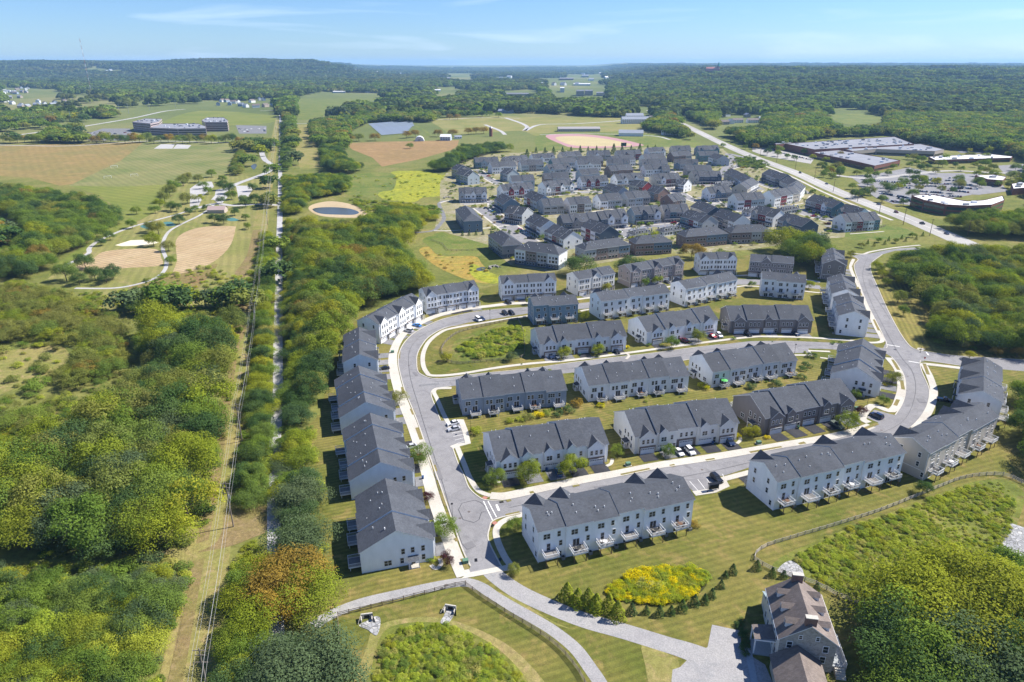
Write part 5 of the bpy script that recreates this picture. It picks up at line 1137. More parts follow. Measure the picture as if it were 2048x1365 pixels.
def scatter(name, items, protos, kind='stuff'):
    """items: (x, y, z, scale, rotation, proto index) instanced by geometry nodes"""
    if not items: return None
    hid = bpy.data.collections.new(name+'_kinds')
    for i, (me, nm) in enumerate(protos):
        o = bpy.data.objects.new('%s_%02d' % (nm, i), me); hid.objects.link(o)
    me = bpy.data.meshes.new(name); A = np.array(items, dtype=np.float32); n = len(A)
    me.vertices.add(n); me.vertices.foreach_set('co', A[:, :3].ravel())
    a = me.attributes.new('isc', 'FLOAT_VECTOR', 'POINT'); S = np.stack([A[:, 3], A[:, 3], A[:, 6] if A.shape[1] > 6 else A[:, 3]], 1); a.data.foreach_set('vector', S.ravel())
    a = me.attributes.new('irot', 'FLOAT', 'POINT'); a.data.foreach_set('value', A[:, 4].copy())
    a = me.attributes.new('iidx', 'INT', 'POINT'); a.data.foreach_set('value', A[:, 5].astype(np.int32))
    ob = put(name, me); tag(ob, kind=kind)
    ng = bpy.data.node_groups.new(name+'_nodes', 'GeometryNodeTree')
    ng.interface.new_socket('Geometry', in_out='INPUT', socket_type='NodeSocketGeometry'); ng.interface.new_socket('Geometry', in_out='OUTPUT', socket_type='NodeSocketGeometry')
    I = ng.nodes.new('NodeGroupInput'); O = ng.nodes.new('NodeGroupOutput')
    mp_ = ng.nodes.new('GeometryNodeMeshToPoints'); ip = ng.nodes.new('GeometryNodeInstanceOnPoints'); ci = ng.nodes.new('GeometryNodeCollectionInfo')
    ci.inputs['Collection'].default_value = hid; ci.inputs['Separate Children'].default_value = True; ci.inputs['Reset Children'].default_value = True
    ip.inputs['Pick Instance'].default_value = True
    def attr(nm, ty):
        t = ng.nodes.new('GeometryNodeInputNamedAttribute'); t.data_type = ty; t.inputs['Name'].default_value = nm; return t.outputs['Attribute']
    cx = ng.nodes.new('ShaderNodeCombineXYZ'); ng.links.new(attr('irot', 'FLOAT'), cx.inputs[2])
    L_ = ng.links
    L_.new(I.outputs[0], mp_.inputs[0]); L_.new(mp_.outputs[0], ip.inputs['Points']); L_.new(ci.outputs[0], ip.inputs['Instance'])
    L_.new(attr('iidx', 'INT'), ip.inputs['Instance Index']); L_.new(cx.outputs[0], ip.inputs['Rotation']); L_.new(attr('isc', 'FLOAT_VECTOR'), ip.inputs['Scale'])
    L_.new(ip.outputs[0], O.inputs[0])
    md = ob.modifiers.new('scatter', 'NODES'); md.node_group = ng
    return ob
# the rest of the near woods as one mass
PR = []; PI_ = {}
for s_ in ('round', 'oak', 'loose'):
    for c_ in ('mid', 'dark', 'yellow', 'olive', 'autumn', 'blue', 'weed'):
        for i in range(2): PI_[(s_, c_, i)] = len(PR); PR.append((variant(s_, i, c_), 'tree'))
its = []
for d_, a, b, h, s_, c_, nm, sp in MASS:
    wd_ = h*max(.85, sp/h*1.25) if s_ != 'loose' else h*1.1
    its.append((a, b, terrain(a, b), wd_, rnd.uniform(0, 6.28), PI_[(s_, c_, rnd.randrange(2))], h))
scatter('woodland_trees', its, PR)

# --- middle distance and far woods
EXC = [[(-60, 293), (120, 289), (288, 284), (478, 285), (452, 350), (535, 362), (528, 560), (95, 560), (60, 356), (-60, 350)],
 [(690, 285), (925, 280), (905, 304), (764, 336), (690, 318)], [(582, 247), (622, 247), (650, 336), (598, 340)], [(575, 228), (590, 196), (640, 184), (775, 188), (765, 203), (700, 208), (660, 232), (600, 242)],
 [(300, 250), (380, 219), (560, 230), (555, 252)], [(-60, 268), (95, 264), (105, 282), (-60, 292)],
 [(860, 246), (880, 236), (1040, 233), (1270, 236), (1292, 262), (1400, 286), (1480, 320), (1560, 345), (1700, 400), (1900, 470), (1700, 520), (1000, 560), (760, 420), (860, 345), (1062, 298), (1000, 282), (925, 282), (700, 286), (690, 270), (735, 246)],
 [(1643, 222), (1687, 217), (1780, 232), (1773, 245), (1720, 252), (1690, 251), (1655, 240)],
 [(1560, 300), (1640, 278), (1780, 272), (1830, 290), (1900, 300), (2030, 310), (2060, 330), (2060, 400), (1960, 430), (1830, 420), (1700, 372), (1530, 318), (1520, 296)],
 [(255, 268), (290, 240), (470, 236), (560, 245), (560, 272), (300, 284)], [(1340, 238), (1370, 234), (1560, 320), (1520, 330)], [(1440, 232), (1530, 230), (1530, 250), (1420, 256)],
 [(550, 215), (570, 215), (570, 440), (540, 440)], [(100, 262), (300, 222), (380, 215), (380, 224), (200, 262)], [(1500, 296), (1700, 306), (1720, 330), (1600, 326)],
 [(545, 195), (560, 195), (566, 225), (545, 225)], [(865, 178), (925, 175), (925, 192), (865, 196)], [(0, 205), (60, 195), (64, 212), (0, 226)], [(430, 205), (545, 200), (550, 218), (430, 222)],
 [(700, 350), (905, 343), (905, 400), (735, 432), (620, 436), (610, 404), (700, 396)], [(1085, 168), (1130, 150), (1215, 150), (1225, 200), (1100, 198)], [(1000, 183), (1070, 180), (1070, 195), (1000, 195)], [(880, 150), (960, 150), (960, 164), (880, 164)], [(1255, 215), (1300, 212), (1320, 232), (1260, 236)], [(0, 176), (120, 180), (120, 214), (0, 214)], [(1600, 160), (1660, 160), (1660, 168), (1600, 168)]]
for nm_, poly, *_ in WOODS: EXC.append(poly)
def blocked(px, py): return any(inpoly(px, py, E_) for E_ in EXC)
PM = {'mid': 6, 'dark': 3.2, 'olive': 2.6, 'yellow': 1.1, 'autumn': .25, 'blue': 1.6}
PF = []; PFI = {}
for c_ in PM:
    for i in range(4): PFI[(c_, i)] = len(PF); PF.append((variant('lowtree', i, c_), 'tree'))
def mass(name, y0, y1, sp, hr, dens, protos, idx, wide=1.0, xl=.80, scl=1.0):
    out = []; y = y0; qq = random.Random(int(y0))
    while y < y1:
        x = -xl*y-40
        while x < xl*y+40:
            a, b = x+qq.uniform(-.5, .5)*sp, y+qq.uniform(-.5, .5)*sp
            px, py = PJ((a, b, 0))
            tx, ty = PJ((a, b, hr[1] if hr[1] > 2 else 15)); 
            if -80 < px < 2128 and not blocked(px, py) and not blocked(tx, ty) and dens(a, b, px, py) > qq.random():
                h = qq.uniform(*hr); out.append((a, b, terrain(a, b), h*wide, qq.uniform(0, 6.28), idx(qq, a, b), h*scl))
            x += sp
        y += sp
    print(name, len(out)); return scatter(name, out, protos)
def dn(a, b, px, py):
    v = hnoise(a, b, 210, 2)+.5*hnoise(a, b, 70, 4)
    if px > 1300 and py < 300: return .97 if v > -1.0 else .6
    return .95 if v > -.25 else .08
mass('woodland_fringe', 330, 700, 8.0, (8, 13), lambda a, b, px, py: 0.0 if (560 < px < 1900 and py > 300) else dn(a, b, px, py)*.9, PF, lambda q, a, b: PFI[(pick(PM, q), q.randrange(4))], 1.15)
mass('middle_woods', 700, 1700, 10.5, (10, 16), dn, PF, lambda q, a, b: PFI[(pick(PM, q), q.randrange(4))], 1.2)
# groves for the distance: many small crowns in one patch
def grove(seed, w_, n, h0, h1, leafn, size, mat=None):
    r = np.random.RandomState(seed); Vs, Ts = [], []
    for k in range(n):
        cx, cy = r.uniform(-w_/2, w_/2, 2); h = r.uniform(h0, h1); rad = h*r.uniform(.36, .62); m = leafn
        d = r.normal(size=(m, 3)); d /= np.linalg.norm(d, axis=1)[:, None]; d[:, 2] = np.abs(d[:, 2])
        P = d*np.array([rad, rad, h*.55])*r.uniform(.8, 1.08, m)[:, None]+np.array([cx, cy, h*.42]); N = d+r.normal(size=(m, 3))*.3; N /= np.linalg.norm(N, axis=1)[:, None]
        a = np.cross(N, [0, 0, 1.0]); a /= np.linalg.norm(a, axis=1)[:, None]+1e-6; b = np.cross(N, a); s = size*rad*r.uniform(.7, 1.2, m)[:, None]
        Vs.append(np.stack([P-a*s-b*s, P+a*s-b*s, P+a*s+b*s, P-a*s+b*s], 1).reshape(-1, 3)); Ts.append(np.clip(np.full(m, r.uniform(0, 1))+r.normal(size=m)*.1, 0, 1))
    V = np.concatenate(Vs); T = np.concatenate(Ts); m = len(T); me = bpy.data.meshes.new('grove'); me.vertices.add(len(V)); me.vertices.foreach_set('co', V.ravel())
    me.loops.add(m*4); me.loops.foreach_set('vertex_index', np.arange(m*4)); me.polygons.add(m); me.polygons.foreach_set('loop_start', np.arange(m)*4); me.polygons.foreach_set('loop_total', np.full(m, 4))
    at = me.attributes.new('tint', 'FLOAT', 'FACE'); at.data.foreach_set('value', T.astype(np.float32)); me.materials.append(mat or leafmat('leaf_distant', [(.070, .105, .034), (.092, .128, .038), (.082, .110, .042), (.125, .135, .045)], (.5, 1.6))); me.update(); return me
GMT = [None, None, LM['blue'], LM['mid'], LM['olive'], LM['mid'], None]
GR = [(grove(200+i, 46, 15, 10, 23, 64, .30, GMT[i]), 'grove') for i in range(7)]
GR2 = [(grove(220+i, 150, 95, 12, 22, 16, .62), 'grove') for i in range(4)]
def dn2(a, b, px, py):
    v = hnoise(a, b, 330, 2)+.6*hnoise(a, b, 120, 4)
    if px > 1180: return .99 if v > -1.15 else .75
    return .95 if v > -.12 else .10
mass('far_woods', 1690, 4300, 40, (.9, 1.1), dn2, GR, lambda q, a, b: q.randrange(7))
mass('horizon_woods', 4290, 13500, 128, (.9, 1.15), lambda a, b, px, py: .95 if hnoise(a, b, 900, 7)+.5*hnoise(a, b, 300, 1) > (-.62 if px > 1180 or py < 128 else -.18) else .12, GR2, lambda q, a, b: q.randrange(4))

# --- tall weeds and shrubs
def weeds(name, poly, sp, hr, cols, dens=1.0, wide=1.3):
    W_ = [G(*p) for p in poly]; x0, x1 = min(p.x for p in W_), max(p.x for p in W_); y0, y1 = min(p.y for p in W_), max(p.y for p in W_)
    ks = list(cols); pr = [(variant('bush', i, c), 'shrub') for c in ks for i in range(4)]; out = []; x = x0; qq = random.Random(len(name)+len(poly))
    while x < x1:
        y = y0
        while y < y1:
            a, b = x+qq.uniform(-.6, .6)*sp, y+qq.uniform(-.6, .6)*sp
            if inpoly(a, b, W_) and qq.random() < dens*(1 if hnoise(a, b, 6, 2) > -.5 else .5):
                h = qq.uniform(*hr)*(1+.5*hnoise(a, b, 7, 3)); c = pick(cols, qq); out.append((a, b, 0, h*wide, qq.uniform(0, 6.28), ks.index(c)*4+qq.randrange(4), h))
            y += sp
        x += sp
    print(name, len(out)); return scatter(name, out, pr)
weeds('goldenrod', [(1215, 1186), (1238, 1168), (1290, 1150), (1350, 1142), (1398, 1142), (1411, 1155), (1404, 1176), (1378, 1194), (1320, 1206), (1262, 1205), (1228, 1196)], .95, (1.1, 1.9), {'gold': 7, 'yellow': 3, 'weed': 1.5})
weeds('meadow_weeds', [(1590, 1120), (1640, 1085), (1740, 1045), (1840, 1010), (1930, 972), (2005, 965), (2030, 1000), (2022, 1050), (2000, 1110), (1955, 1135), (1880, 1165), (1770, 1198), (1690, 1185), (1630, 1160)], 1.15, (.35, 1.15), {'weed': 8, 'yellow': 2.5, 'mid': .6, 'olive': 1})
weeds('basin_weeds', [(775, 1275), (830, 1252), (900, 1255), (955, 1278), (1005, 1315), (1050, 1370), (1060, 1440), (755, 1440), (750, 1340)], 1.1, (.4, 1.35), {'weed': 6, 'mid': 1.5, 'yellow': 2, 'olive': 1})
weeds('crescent_weeds', [(918, 700), (940, 680), (985, 664), (1035, 650), (1048, 665), (1050, 695), (1020, 708), (960, 718), (925, 714)], 1.6, (.8, 1.9), {'weed': 5, 'mid': 2, 'yellow': 1}, .8)
weeds('undergrowth', [(-80, 800), (200, 780), (300, 740), (420, 660), (500, 600), (480, 720), (445, 880), (425, 1040), (398, 1090), (-100, 1150)], 4.5, (1.2, 2.6), {'mid': 4, 'olive': 3, 'weed': 3, 'dark': 2}, .8)
weeds('undergrowth', [(-120, 1130), (375, 1120), (345, 1290), (300, 1480), (-160, 1480)], 3.2, (1.2, 2.8), {'mid': 4, 'weed': 4, 'blue': 2}, .9)
weeds('undergrowth', [(515, 560), (545, 560), (540, 1005), (462, 1008), (490, 840)], 3.0, (1, 2.4), {'weed': 4, 'mid': 3, 'yellow': 1}, .9)
weeds('undergrowth', [(538, 1085), (538, 1440), (425, 1460), (447, 1200), (482, 1095)], 2.6, (1, 2.4), {'weed': 5, 'mid': 3, 'yellow': 2}, .9)
weeds('undergrowth', [(150, 585), (260, 590), (330, 612), (420, 618), (470, 600), (505, 540), (522, 470), (528, 480), (510, 600), (420, 650), (300, 640), (200, 630)], 4.0, (1, 2.5), {'yellow': 3, 'weed': 3, 'mid': 3, 'olive': 1}, .8)
weeds('scrub', [(-80, 575), (30, 565), (150, 590), (260, 650), (250, 760), (130, 800), (150, 700), (0, 690), (-80, 700)], 4.5, (1, 2.4), {'olive': 5, 'mid': 2, 'autumn': .5}, .8)
weeds('scrub', [(700, 400), (740, 440), (850, 445), (890, 420), (830, 408), (770, 405)], 4.0, (1.5, 3), {'yellow': 5, 'mid': 3}, .8)
weeds('scrub', [(1470, 318), (1500, 312), (1540, 330), (1520, 338), (1480, 336)], 4.0, (1.5, 3), {'mid': 5, 'dark': 3}, .8)
weeds('wood_edge_scrub', [(568, 860), (630, 850), (636, 1000), (640, 1150), (632, 1230), (568, 1230), (570, 1000)], 3.0, (1.2, 2.6), {'mid': 4, 'blue': 3, 'weed': 2}, .8)
weeds('wood_edge_scrub', [(1770, 520), (1870, 600), (1850, 690), (2120, 715), (2120, 500), (1840, 498)], 5.0, (1.4, 3), {'mid': 4, 'blue': 2, 'olive': 2, 'dark': 1}, .7)

weeds('estate_shrubs', [(890, 400), (910, 330), (960, 312), (1200, 300), (1440, 305), (1560, 350), (1700, 415), (1740, 455), (1480, 500), (1200, 520), (1010, 520), (960, 440)], 7.0, (1.4, 3.4), {'mid': 4, 'dark': 2, 'yellow': 3, 'olive': 1, 'autumn': 1}, .42, .9)
weeds('yard_shrubs', [(930, 700), (1600, 600), (1700, 700), (1700, 800), (1500, 880), (1200, 830), (960, 850)], 8.0, (.6, 1.3), {'mid': 4, 'dark': 2, 'yellow': 2, 'plum': .5}, .25, 1.0)

weeds('clearing_scrub', [(-60, 700), (40, 690), (150, 700), (120, 760), (40, 800), (-60, 810)], 4.5, (1.2, 3.6), {'olive': 5, 'weed': 2, 'mid': 1}, .38, 1.2)
weeds('clearing_scrub', [(-40, 880), (100, 860), (160, 880), (90, 930), (-40, 990)], 4.0, (1.2, 3.2), {'olive': 2, 'weed': 4, 'yellow': 1}, .4, 1.2)
weeds('field_scrub', [(700, 345), (905, 350), (900, 390), (750, 420), (700, 395)], 6.0, (.6, 2.0), {'weed': 3, 'mid': 2, 'yellow': 3}, .13, 1.5)
weeds('field_scrub', [(258, 575), (300, 558), (420, 530), (500, 560), (480, 600), (330, 612), (200, 590)], 3.5, (.8, 2.2), {'weed': 4, 'yellow': 2, 'olive': 3}, .55, 1.4)
weeds('field_scrub', [(840, 500), (900, 515), (960, 528), (1003, 556), (960, 565), (880, 545)], 5.0, (.5, 1.5), {'olive': 3, 'weed': 3, 'autumn': 2}, .4, 1.4)
# ------------------------------------------------------------------ single trees and shrubs
def T(px, h, shape, col, label, group, wide=1.0, cat='tree', name=None): P = G(*px); return tree((P.x, P.y), h, shape, col, label, group, wide, name, cat, z=0)
for p, h, c, lb in (((1057, 962), 5.6, 'yellow', 'bushy street tree shading the grey drive of the corner white row'), ((1145, 951), 5.8, 'yellow', 'bushy street tree right of the blue car'), ((990, 968), 4.6, 'mid', 'narrow young tree at the corner of the white row'), ((1694, 860), 5.4, 'yellow', 'round street tree beside the drive with a green-grey pickup'),
                    ((1784, 767), 4.6, 'olive', 'thin dark street tree by the curved street drive'), ((841, 926), 5.6, 'mid', 'street tree over the silver car on the crescent road'), ((889, 1070), 5.2, 'mid', 'street tree over the white van drive'), ((799, 808), 4.6, 'olive', 'street tree on the crescent road beside a grey drive'),
                    ((1342, 697), 5.0, 'mid', 'green tree in front of the white four-house row'), ((1396, 684), 5.0, 'olive', 'tree left of the red car on the middle street'), ((1128, 716), 4.6, 'yellow', 'tree between the two left garages of the greige row'), ((1195, 710), 4.4, 'yellow', 'tree in front of the recessed door of the greige row'),
                    ((1211, 584), 4.4, 'yellow', 'small tree by the cream row on the upper road'), ((1292, 574), 4.4, 'mid', 'left small tree in front of the pink-taupe row'), ((1314, 569), 4.6, 'yellow', 'right small tree in front of the pink-taupe row'), ((1501, 874), 4.0, 'yellow', 'slim tree on the lawn left of the taupe garages'),
                    ((1337, 911), 3.4, 'mid', 'small tree beside the two white cars'), ((1235, 911), 3.2, 'mid', 'small tree between the corner white row and the cream row'), ((1170, 641), 3.8, 'yellow', 'small tree in the gap right of the blue row'), ((1060, 610), 3.4, 'yellow', 'small tree left of the blue row on the upper road'),
                    ((1617, 578), 4.2, 'yellow', 'tree right of the white three-house row'), ((1503, 575), 3.2, 'mid', 'small tree in the upper road gap'), ((1701, 515), 4.2, 'olive', 'tree at the head of the straight street'), ((1795, 606), 6.4, 'olive', 'tallest tree of the verge beside the long straight street'), ((1806, 630), 4.6, 'mid', 'dark little verge tree below the tallest one'),
                    ((1751, 539), 4.8, 'yellow', 'first verge tree at the top of the straight street'), ((1758, 547), 4.6, 'olive', 'second verge tree from the top of the straight street'), ((1764, 556), 4.4, 'yellow', 'third verge tree from the top of the straight street'), ((1771, 572), 4.2, 'yellow', 'fourth verge tree, standing a little apart'),
                    ((1990, 712), 3.6, 'autumn', 'orange young tree at the wood edge by the side road'), ((2032, 715), 4.2, 'autumn', 'orange young tree nearest the right frame edge by the side road'), ((1938, 718), 3.2, 'yellow', 'thin yellow sapling beside the side road'), ((1767, 808), 3.0, 'mid', 'tiny tree in front of the gable of the white curved-street row'), ((1722, 830), 3.0, 'plum', 'reddish tree by the green box at the parking bay'),
                    ((1710, 796), 3.0, 'mid', 'shrubby tree at the white porch of the curved-street row'), ((1844, 988), 3.6, 'dark', 'lone young tree with mulch ring on the big lawn'), ((857, 1002), 2.6, 'plum', 'plum-leaved shrub between the drives of the crescent road'), ((896, 1128), 3.0, 'plum', 'plum-leaved tree by the lower front walk'), ((1028, 1148), 2.6, 'olive', 'bare-ish sapling in the shade of the white six-house row'), ((1030, 1062), 3.2, 'mid', 'young tree in the lawn by the curved pavement'),
                    ((893, 724), 3.6, 'yellow', 'yellow tree on the crescent lawn'), ((1023, 722), 3.6, 'blue', 'blue-green tree by the basin fence corner')):
    T(p, h, 'round', c, lb, 'street and garden trees', .95, name='street_tree')
for p, h, c, lb in (((952, 866), 2.6, 'yellow', 'yellow shrub at the back corner of the corner row'), ((1018, 845), 1.8, 'yellow', 'yellow garden shrub, first right of the arrowed back yards'), ((1040, 842), 1.8, 'weed', 'pale shrub between grey-blue and white rows, near a yellow one'), ((1057, 840), 2.6, 'olive', 'brown-olive shrub behind the grey-blue row decks'), ((1078, 835), 2.4, 'gold', 'bright yellow shrub behind the grey-blue row'),
                    ((1094, 830), 2.4, 'mid', 'green shrub behind the grey-blue row, right part'), ((1116, 831), 2.4, 'dark', 'dark round shrub behind the grey-blue row'), ((1138, 824), 2.8, 'dark', 'dark shrub at the right end of the grey-blue yards'), ((1154, 810), 3.0, 'autumn', 'reddish small tree between the grey-blue and white rows'), ((1201, 815), 2.0, 'gold', 'yellow shrub behind the first white deck'), ((1407, 777), 2.6, 'gold', 'yellow shrub left of the deck with a green parasol'),
                    ((1501, 777), 2.4, 'dark', 'dark green ball shrub behind the pale blue-white row'), ((1553, 772), 2.8, 'dark', 'upright dark shrub behind the pale blue-white row'), ((1603, 758), 2.2, 'dark', 'low dark shrub below the mown slope'), ((1606, 741), 2.4, 'dark', 'dark shrub halfway up the mown slope'), ((1614, 734), 2.8, 'dark', 'larger dark shrub on the mown slope'), ((1623, 716), 2.8, 'dark', 'topmost dark shrub on the mown slope'),
                    ((1534, 877), 1.3, 'gold', 'yellow bedding shrub at the taupe row step'), ((1475, 874), 1.4, 'gold', 'yellow shrub at the right end of the cream row'), ((1254, 697), 1.6, 'gold', 'yellow shrub on the curving walk of the greige row'), ((1228, 915), 1.8, 'olive', 'brown shrub near the green utility box'), ((857, 1120), 1.3, 'mid', 'box shrub in the mulch bed by the bottom porch'), ((866, 1122), 1.2, 'weed', 'pale shrub at the end of the mulch bed'),
                    ((646, 1146), 2.4, 'dark', 'dark round bush alone on the mown strip'), ((1390, 1052), 1.9, 'autumn', 'orange-brown shrub at the right end of the six-house row'), ((1770, 772), 1.0, 'gold', 'gold shrub by the curved street drive'), ((1088, 716), 1.4, 'plum', 'red shrub at the left end of the greige row'), ((1296, 692), 1.6, 'mid', 'shrub at the first stone garage of the white four-house row'), ((1322, 692), 1.4, 'weed', 'little shrub in front of the white four-house row')):
    T(p, h, 'bush', c, lb, 'garden shrubs', 1.1, 'shrub')
CN = [((1134, 1197), 4.8), ((1155, 1210), 4.9), ((1176, 1210), 5.0), ((1192, 1221), 5.0), ((1217, 1219), 4.6), ((1234, 1236), 5.0)]
for i, (p, h) in enumerate(CN): T(p, h, 'cone', 'yellow', ('first', 'second', 'third', 'fourth', 'fifth', 'lowest')[i]+' bright green conifer from the left below the goldenrod bed', 'bright conifers by the lane', 1.25)
for i, (p, h) in enumerate([((1263, 1227), 3.2), ((1292, 1227), 2.4), ((1319, 1231), 3.0), ((1342, 1228), 2.6), ((1364, 1221), 3.3), ((1389, 1210), 3.2), ((1409, 1206), 2.8), ((1423, 1195), 2.8), ((1442, 1175), 2.4), ((1450, 1155), 2.2), ((1465, 1147), 3.0), ((1513, 1139), 3.0), ((1544, 1153), 2.8), ((1567, 1156), 2.4), ((1633, 1180), 2.2)]):
    T(p, h, 'cone', 'dark', ('%s dark little conifer from the left in the arc round the goldenrod bed' % ORD(i+1)) if i < 11 else ('dark little conifer at the rail fence end by the stone house', 'dark conifer at the riprap apron by the stone house', 'small conifer touching the riprap apron', 'little conifer right of the stone house chimney')[i-11], 'dark young conifers', 1.15)
cl = [(1054, 317, 12), (1072, 306, 8), (1090, 306, 8), (1107, 310, 11), (1125, 305, 8), (1142, 303, 7), (1160, 306, 10), (1176, 303, 7), (1193, 303, 8), (1210, 304, 8), (1227, 308, 14), (1244, 303, 9), (1262, 302, 8), (1279, 304, 12), (1295, 302, 8), (1312, 302, 6), (1296+14, 300, 7)]
for i, (x, y, h) in enumerate(cl): T((x, y), h, 'cone', 'dark', '%s pointed conifer from the left in the line above the far estate roofs' % ORD(i+1), 'conifer line above the far estate', 1.0)
for i, (x, y, h, c) in enumerate([(172, 538, 9, 'dark'), (134, 563, 10, 'mid'), (160, 570, 6.5, 'dark'), (191, 561, 7.5, 'dark'), (214, 566, 7.5, 'dark'), (227, 557, 7.5, 'dark'), (221, 481, 5.5, 'dark'), (203, 492, 5, 'dark'), (265, 457, 6.5, 'mid'), (308, 492, 8.5, 'yellow'), (318, 470, 9, 'olive'), (305, 465, 8, 'olive'), (359, 449, 7, 'dark'), (448, 449, 7.5, 'dark'), (430, 446, 7, 'dark'), (497, 459, 5, 'mid'), (338, 503, 6.5, 'olive'), (343, 530, 5, 'mid'),
        (274, 429, 6, 'mid'), (311, 427, 6, 'mid'), (342, 422, 7, 'mid'), (354, 424, 6.5, 'dark'), (379, 430, 5.5, 'dark'), (391, 424, 5, 'mid'), (413, 422, 5, 'dark'), (470, 432, 6, 'dark'), (492, 441, 5, 'mid'), (443, 408, 6, 'dark'), (367, 372, 9, 'olive'), (375, 366, 9, 'olive'), (398, 366, 8, 'olive'), (424, 355, 8, 'mid'), (446, 365, 7, 'mid'), (376, 408, 9, 'olive'), (398, 405, 7, 'yellow'), (407, 378, 7, 'mid'), (417, 389, 7, 'mid'), (460, 388, 9, 'dark'), (448, 381, 9, 'dark'), (463, 400, 8, 'mid'), (492, 415, 8, 'dark'), (509, 408, 8, 'dark'), (506, 383, 7, 'dark'), (489, 408, 7, 'mid'), (538, 303, 6, 'dark'), (340, 392, 10, 'olive'), (330, 405, 9, 'olive'), (320, 415, 7, 'yellow'), (350, 384, 10, 'mid')]):
    where = 'on the grass loop below the small infield' if y > 530 else 'by the curving footpath of the park' if y > 440 else 'around the park car parks' if x > 330 else 'on the open park meadow'
    T((x, y), h, 'round', c, uniq(f"{HT(h+1.5)} {ADJ[c]} park tree {where},", "%s listed"), 'park trees', .95, name='park_tree')
cm = cc(600, 80, 2.926)
for i, (p, c) in enumerate([((290, 598), 'autumn'), ((345, 594), 'olive'), ((440, 592), 'autumn'), ((625, 576), 'autumn'), ((675, 570), 'autumn'), ((808, 568), 'autumn'), ((895, 566), 'autumn'), ((985, 556), 'autumn'), ((1030, 552), 'autumn'), ((1075, 550), 'autumn'), ((875, 468), 'autumn'), ((922, 468), 'autumn'), ((1068, 450), 'autumn'), ((1110, 448), 'mid'), ((1163, 456), 'mid')]):
    T(cm(*p), 12, 'oak', c, '%s russet round-crowned tree from the left above the brown field' % ORD(i+1), 'russet trees by the barns', .9)
ck = cc(1300, 80, 2.738)
qz = random.Random(77); PLZ = [(qz.randint(x0, x1), qz.randint(y0, y1)) for x0, x1, y0, y1, n_ in ((560, 880, 590, 640, 9), (900, 1080, 690, 760, 9), (1360, 1900, 650, 700, 16), (1180, 1420, 760, 840, 7), (1440, 1760, 770, 850, 9), (1760, 2040, 690, 830, 16), (1120, 1300, 860, 900, 4), (1600, 2040, 590, 640, 12), (470, 640, 560, 600, 6)) for _ in range(n_)]
for i, (x, y, c) in enumerate([(700, 640, 'mid'), (750, 652, 'mid'), (790, 662, 'dark'), (640, 632, 'dark'), (850, 622, 'autumn'), (960, 670, 'yellow'), (1040, 650, 'autumn'), (890, 655, 'yellow'), (1000, 760, 'mid'), (1040, 735, 'mid'), (960, 740, 'mid'), (1130, 745, 'olive'), (1190, 745, 'mid'), (1235, 752, 'mid'), (1300, 745, 'mid'), (1205, 850, 'olive'), (1385, 910, 'dark'), (1275, 812, 'mid'), (1380, 800, 'mid'), (1450, 800, 'mid'), (1500, 805, 'mid'), (1560, 800, 'yellow'), (1330, 710, 'mid'), (1410, 655, 'mid'), (1420, 748, 'dark'), (1458, 748, 'dark'), (1520, 712, 'dark'), (1600, 700, 'mid'), (1560, 735, 'olive'), (1670, 700, 'dark'), (1790, 800, 'mid'), (1850, 680, 'dark'), (1105, 820, 'mid'), (1430, 870, 'mid'), (1700, 800, 'mid'), (520, 600, 'mid'), (575, 600, 'autumn'), (400, 590, 'mid'), (990, 735, 'autumn'), (1650, 590, 'autumn'), (1480, 560, 'yellow'), (1700, 720, 'mid'), (1480, 720, 'dark'), (725, 590, 'mid'), (770, 600, 'dark')]+[(qx, qy, ('mid', 'olive', 'dark', 'mid', 'yellow')[(qx*7+qy) % 5]) for qx, qy in PLZ]):
    T(ck(x, y), 6 if i % 3 else 8, 'round', c, uniq(f"{ADJ[c]} car-park tree,", "%s down the plaza"), 'trees of the plaza car parks', .95, name='car_park_tree')
for i, (x, y, h, c, s_) in enumerate([(1835, 1200, 13, 'yellow', 'oak'), (1900, 1165, 13, 'yellow', 'oak'), (1975, 1185, 13, 'yellow', 'round'), (1855, 1265, 12, 'mid', 'round'), (1925, 1245, 13, 'yellow', 'oak'), (1800, 1255, 10, 'dark', 'round'), (1800, 1310, 10, 'dark', 'round'), (1870, 1330, 11, 'mid', 'oak'), (1945, 1315, 12, 'blue', 'round'), (2015, 1260, 12, 'yellow', 'oak'), (2060, 1210, 12, 'yellow', 'round'), (1990, 1370, 11, 'blue', 'oak'), (1900, 1390, 10, 'dark', 'oak'), (2070, 1320, 12, 'dark', 'round'), (2045, 1145, 9, 'mid', 'round'), (1825, 1375, 9, 'mid', 'oak'), (2080, 1390, 11, 'blue', 'round')]):
    P = G(x, y, h*.6); tree((P.x, P.y), h, s_, c, "%s "%ORD(i+1)+f"listed {ADJ[c]} tree in the {'lower' if y > 1300 else 'upper' if y < 1220 else 'middle'} {'right' if x > 1970 else 'left' if x < 1860 else 'centre'} of the grove beside the stone house", 'grove right of the stone house', 1.15, z=0)
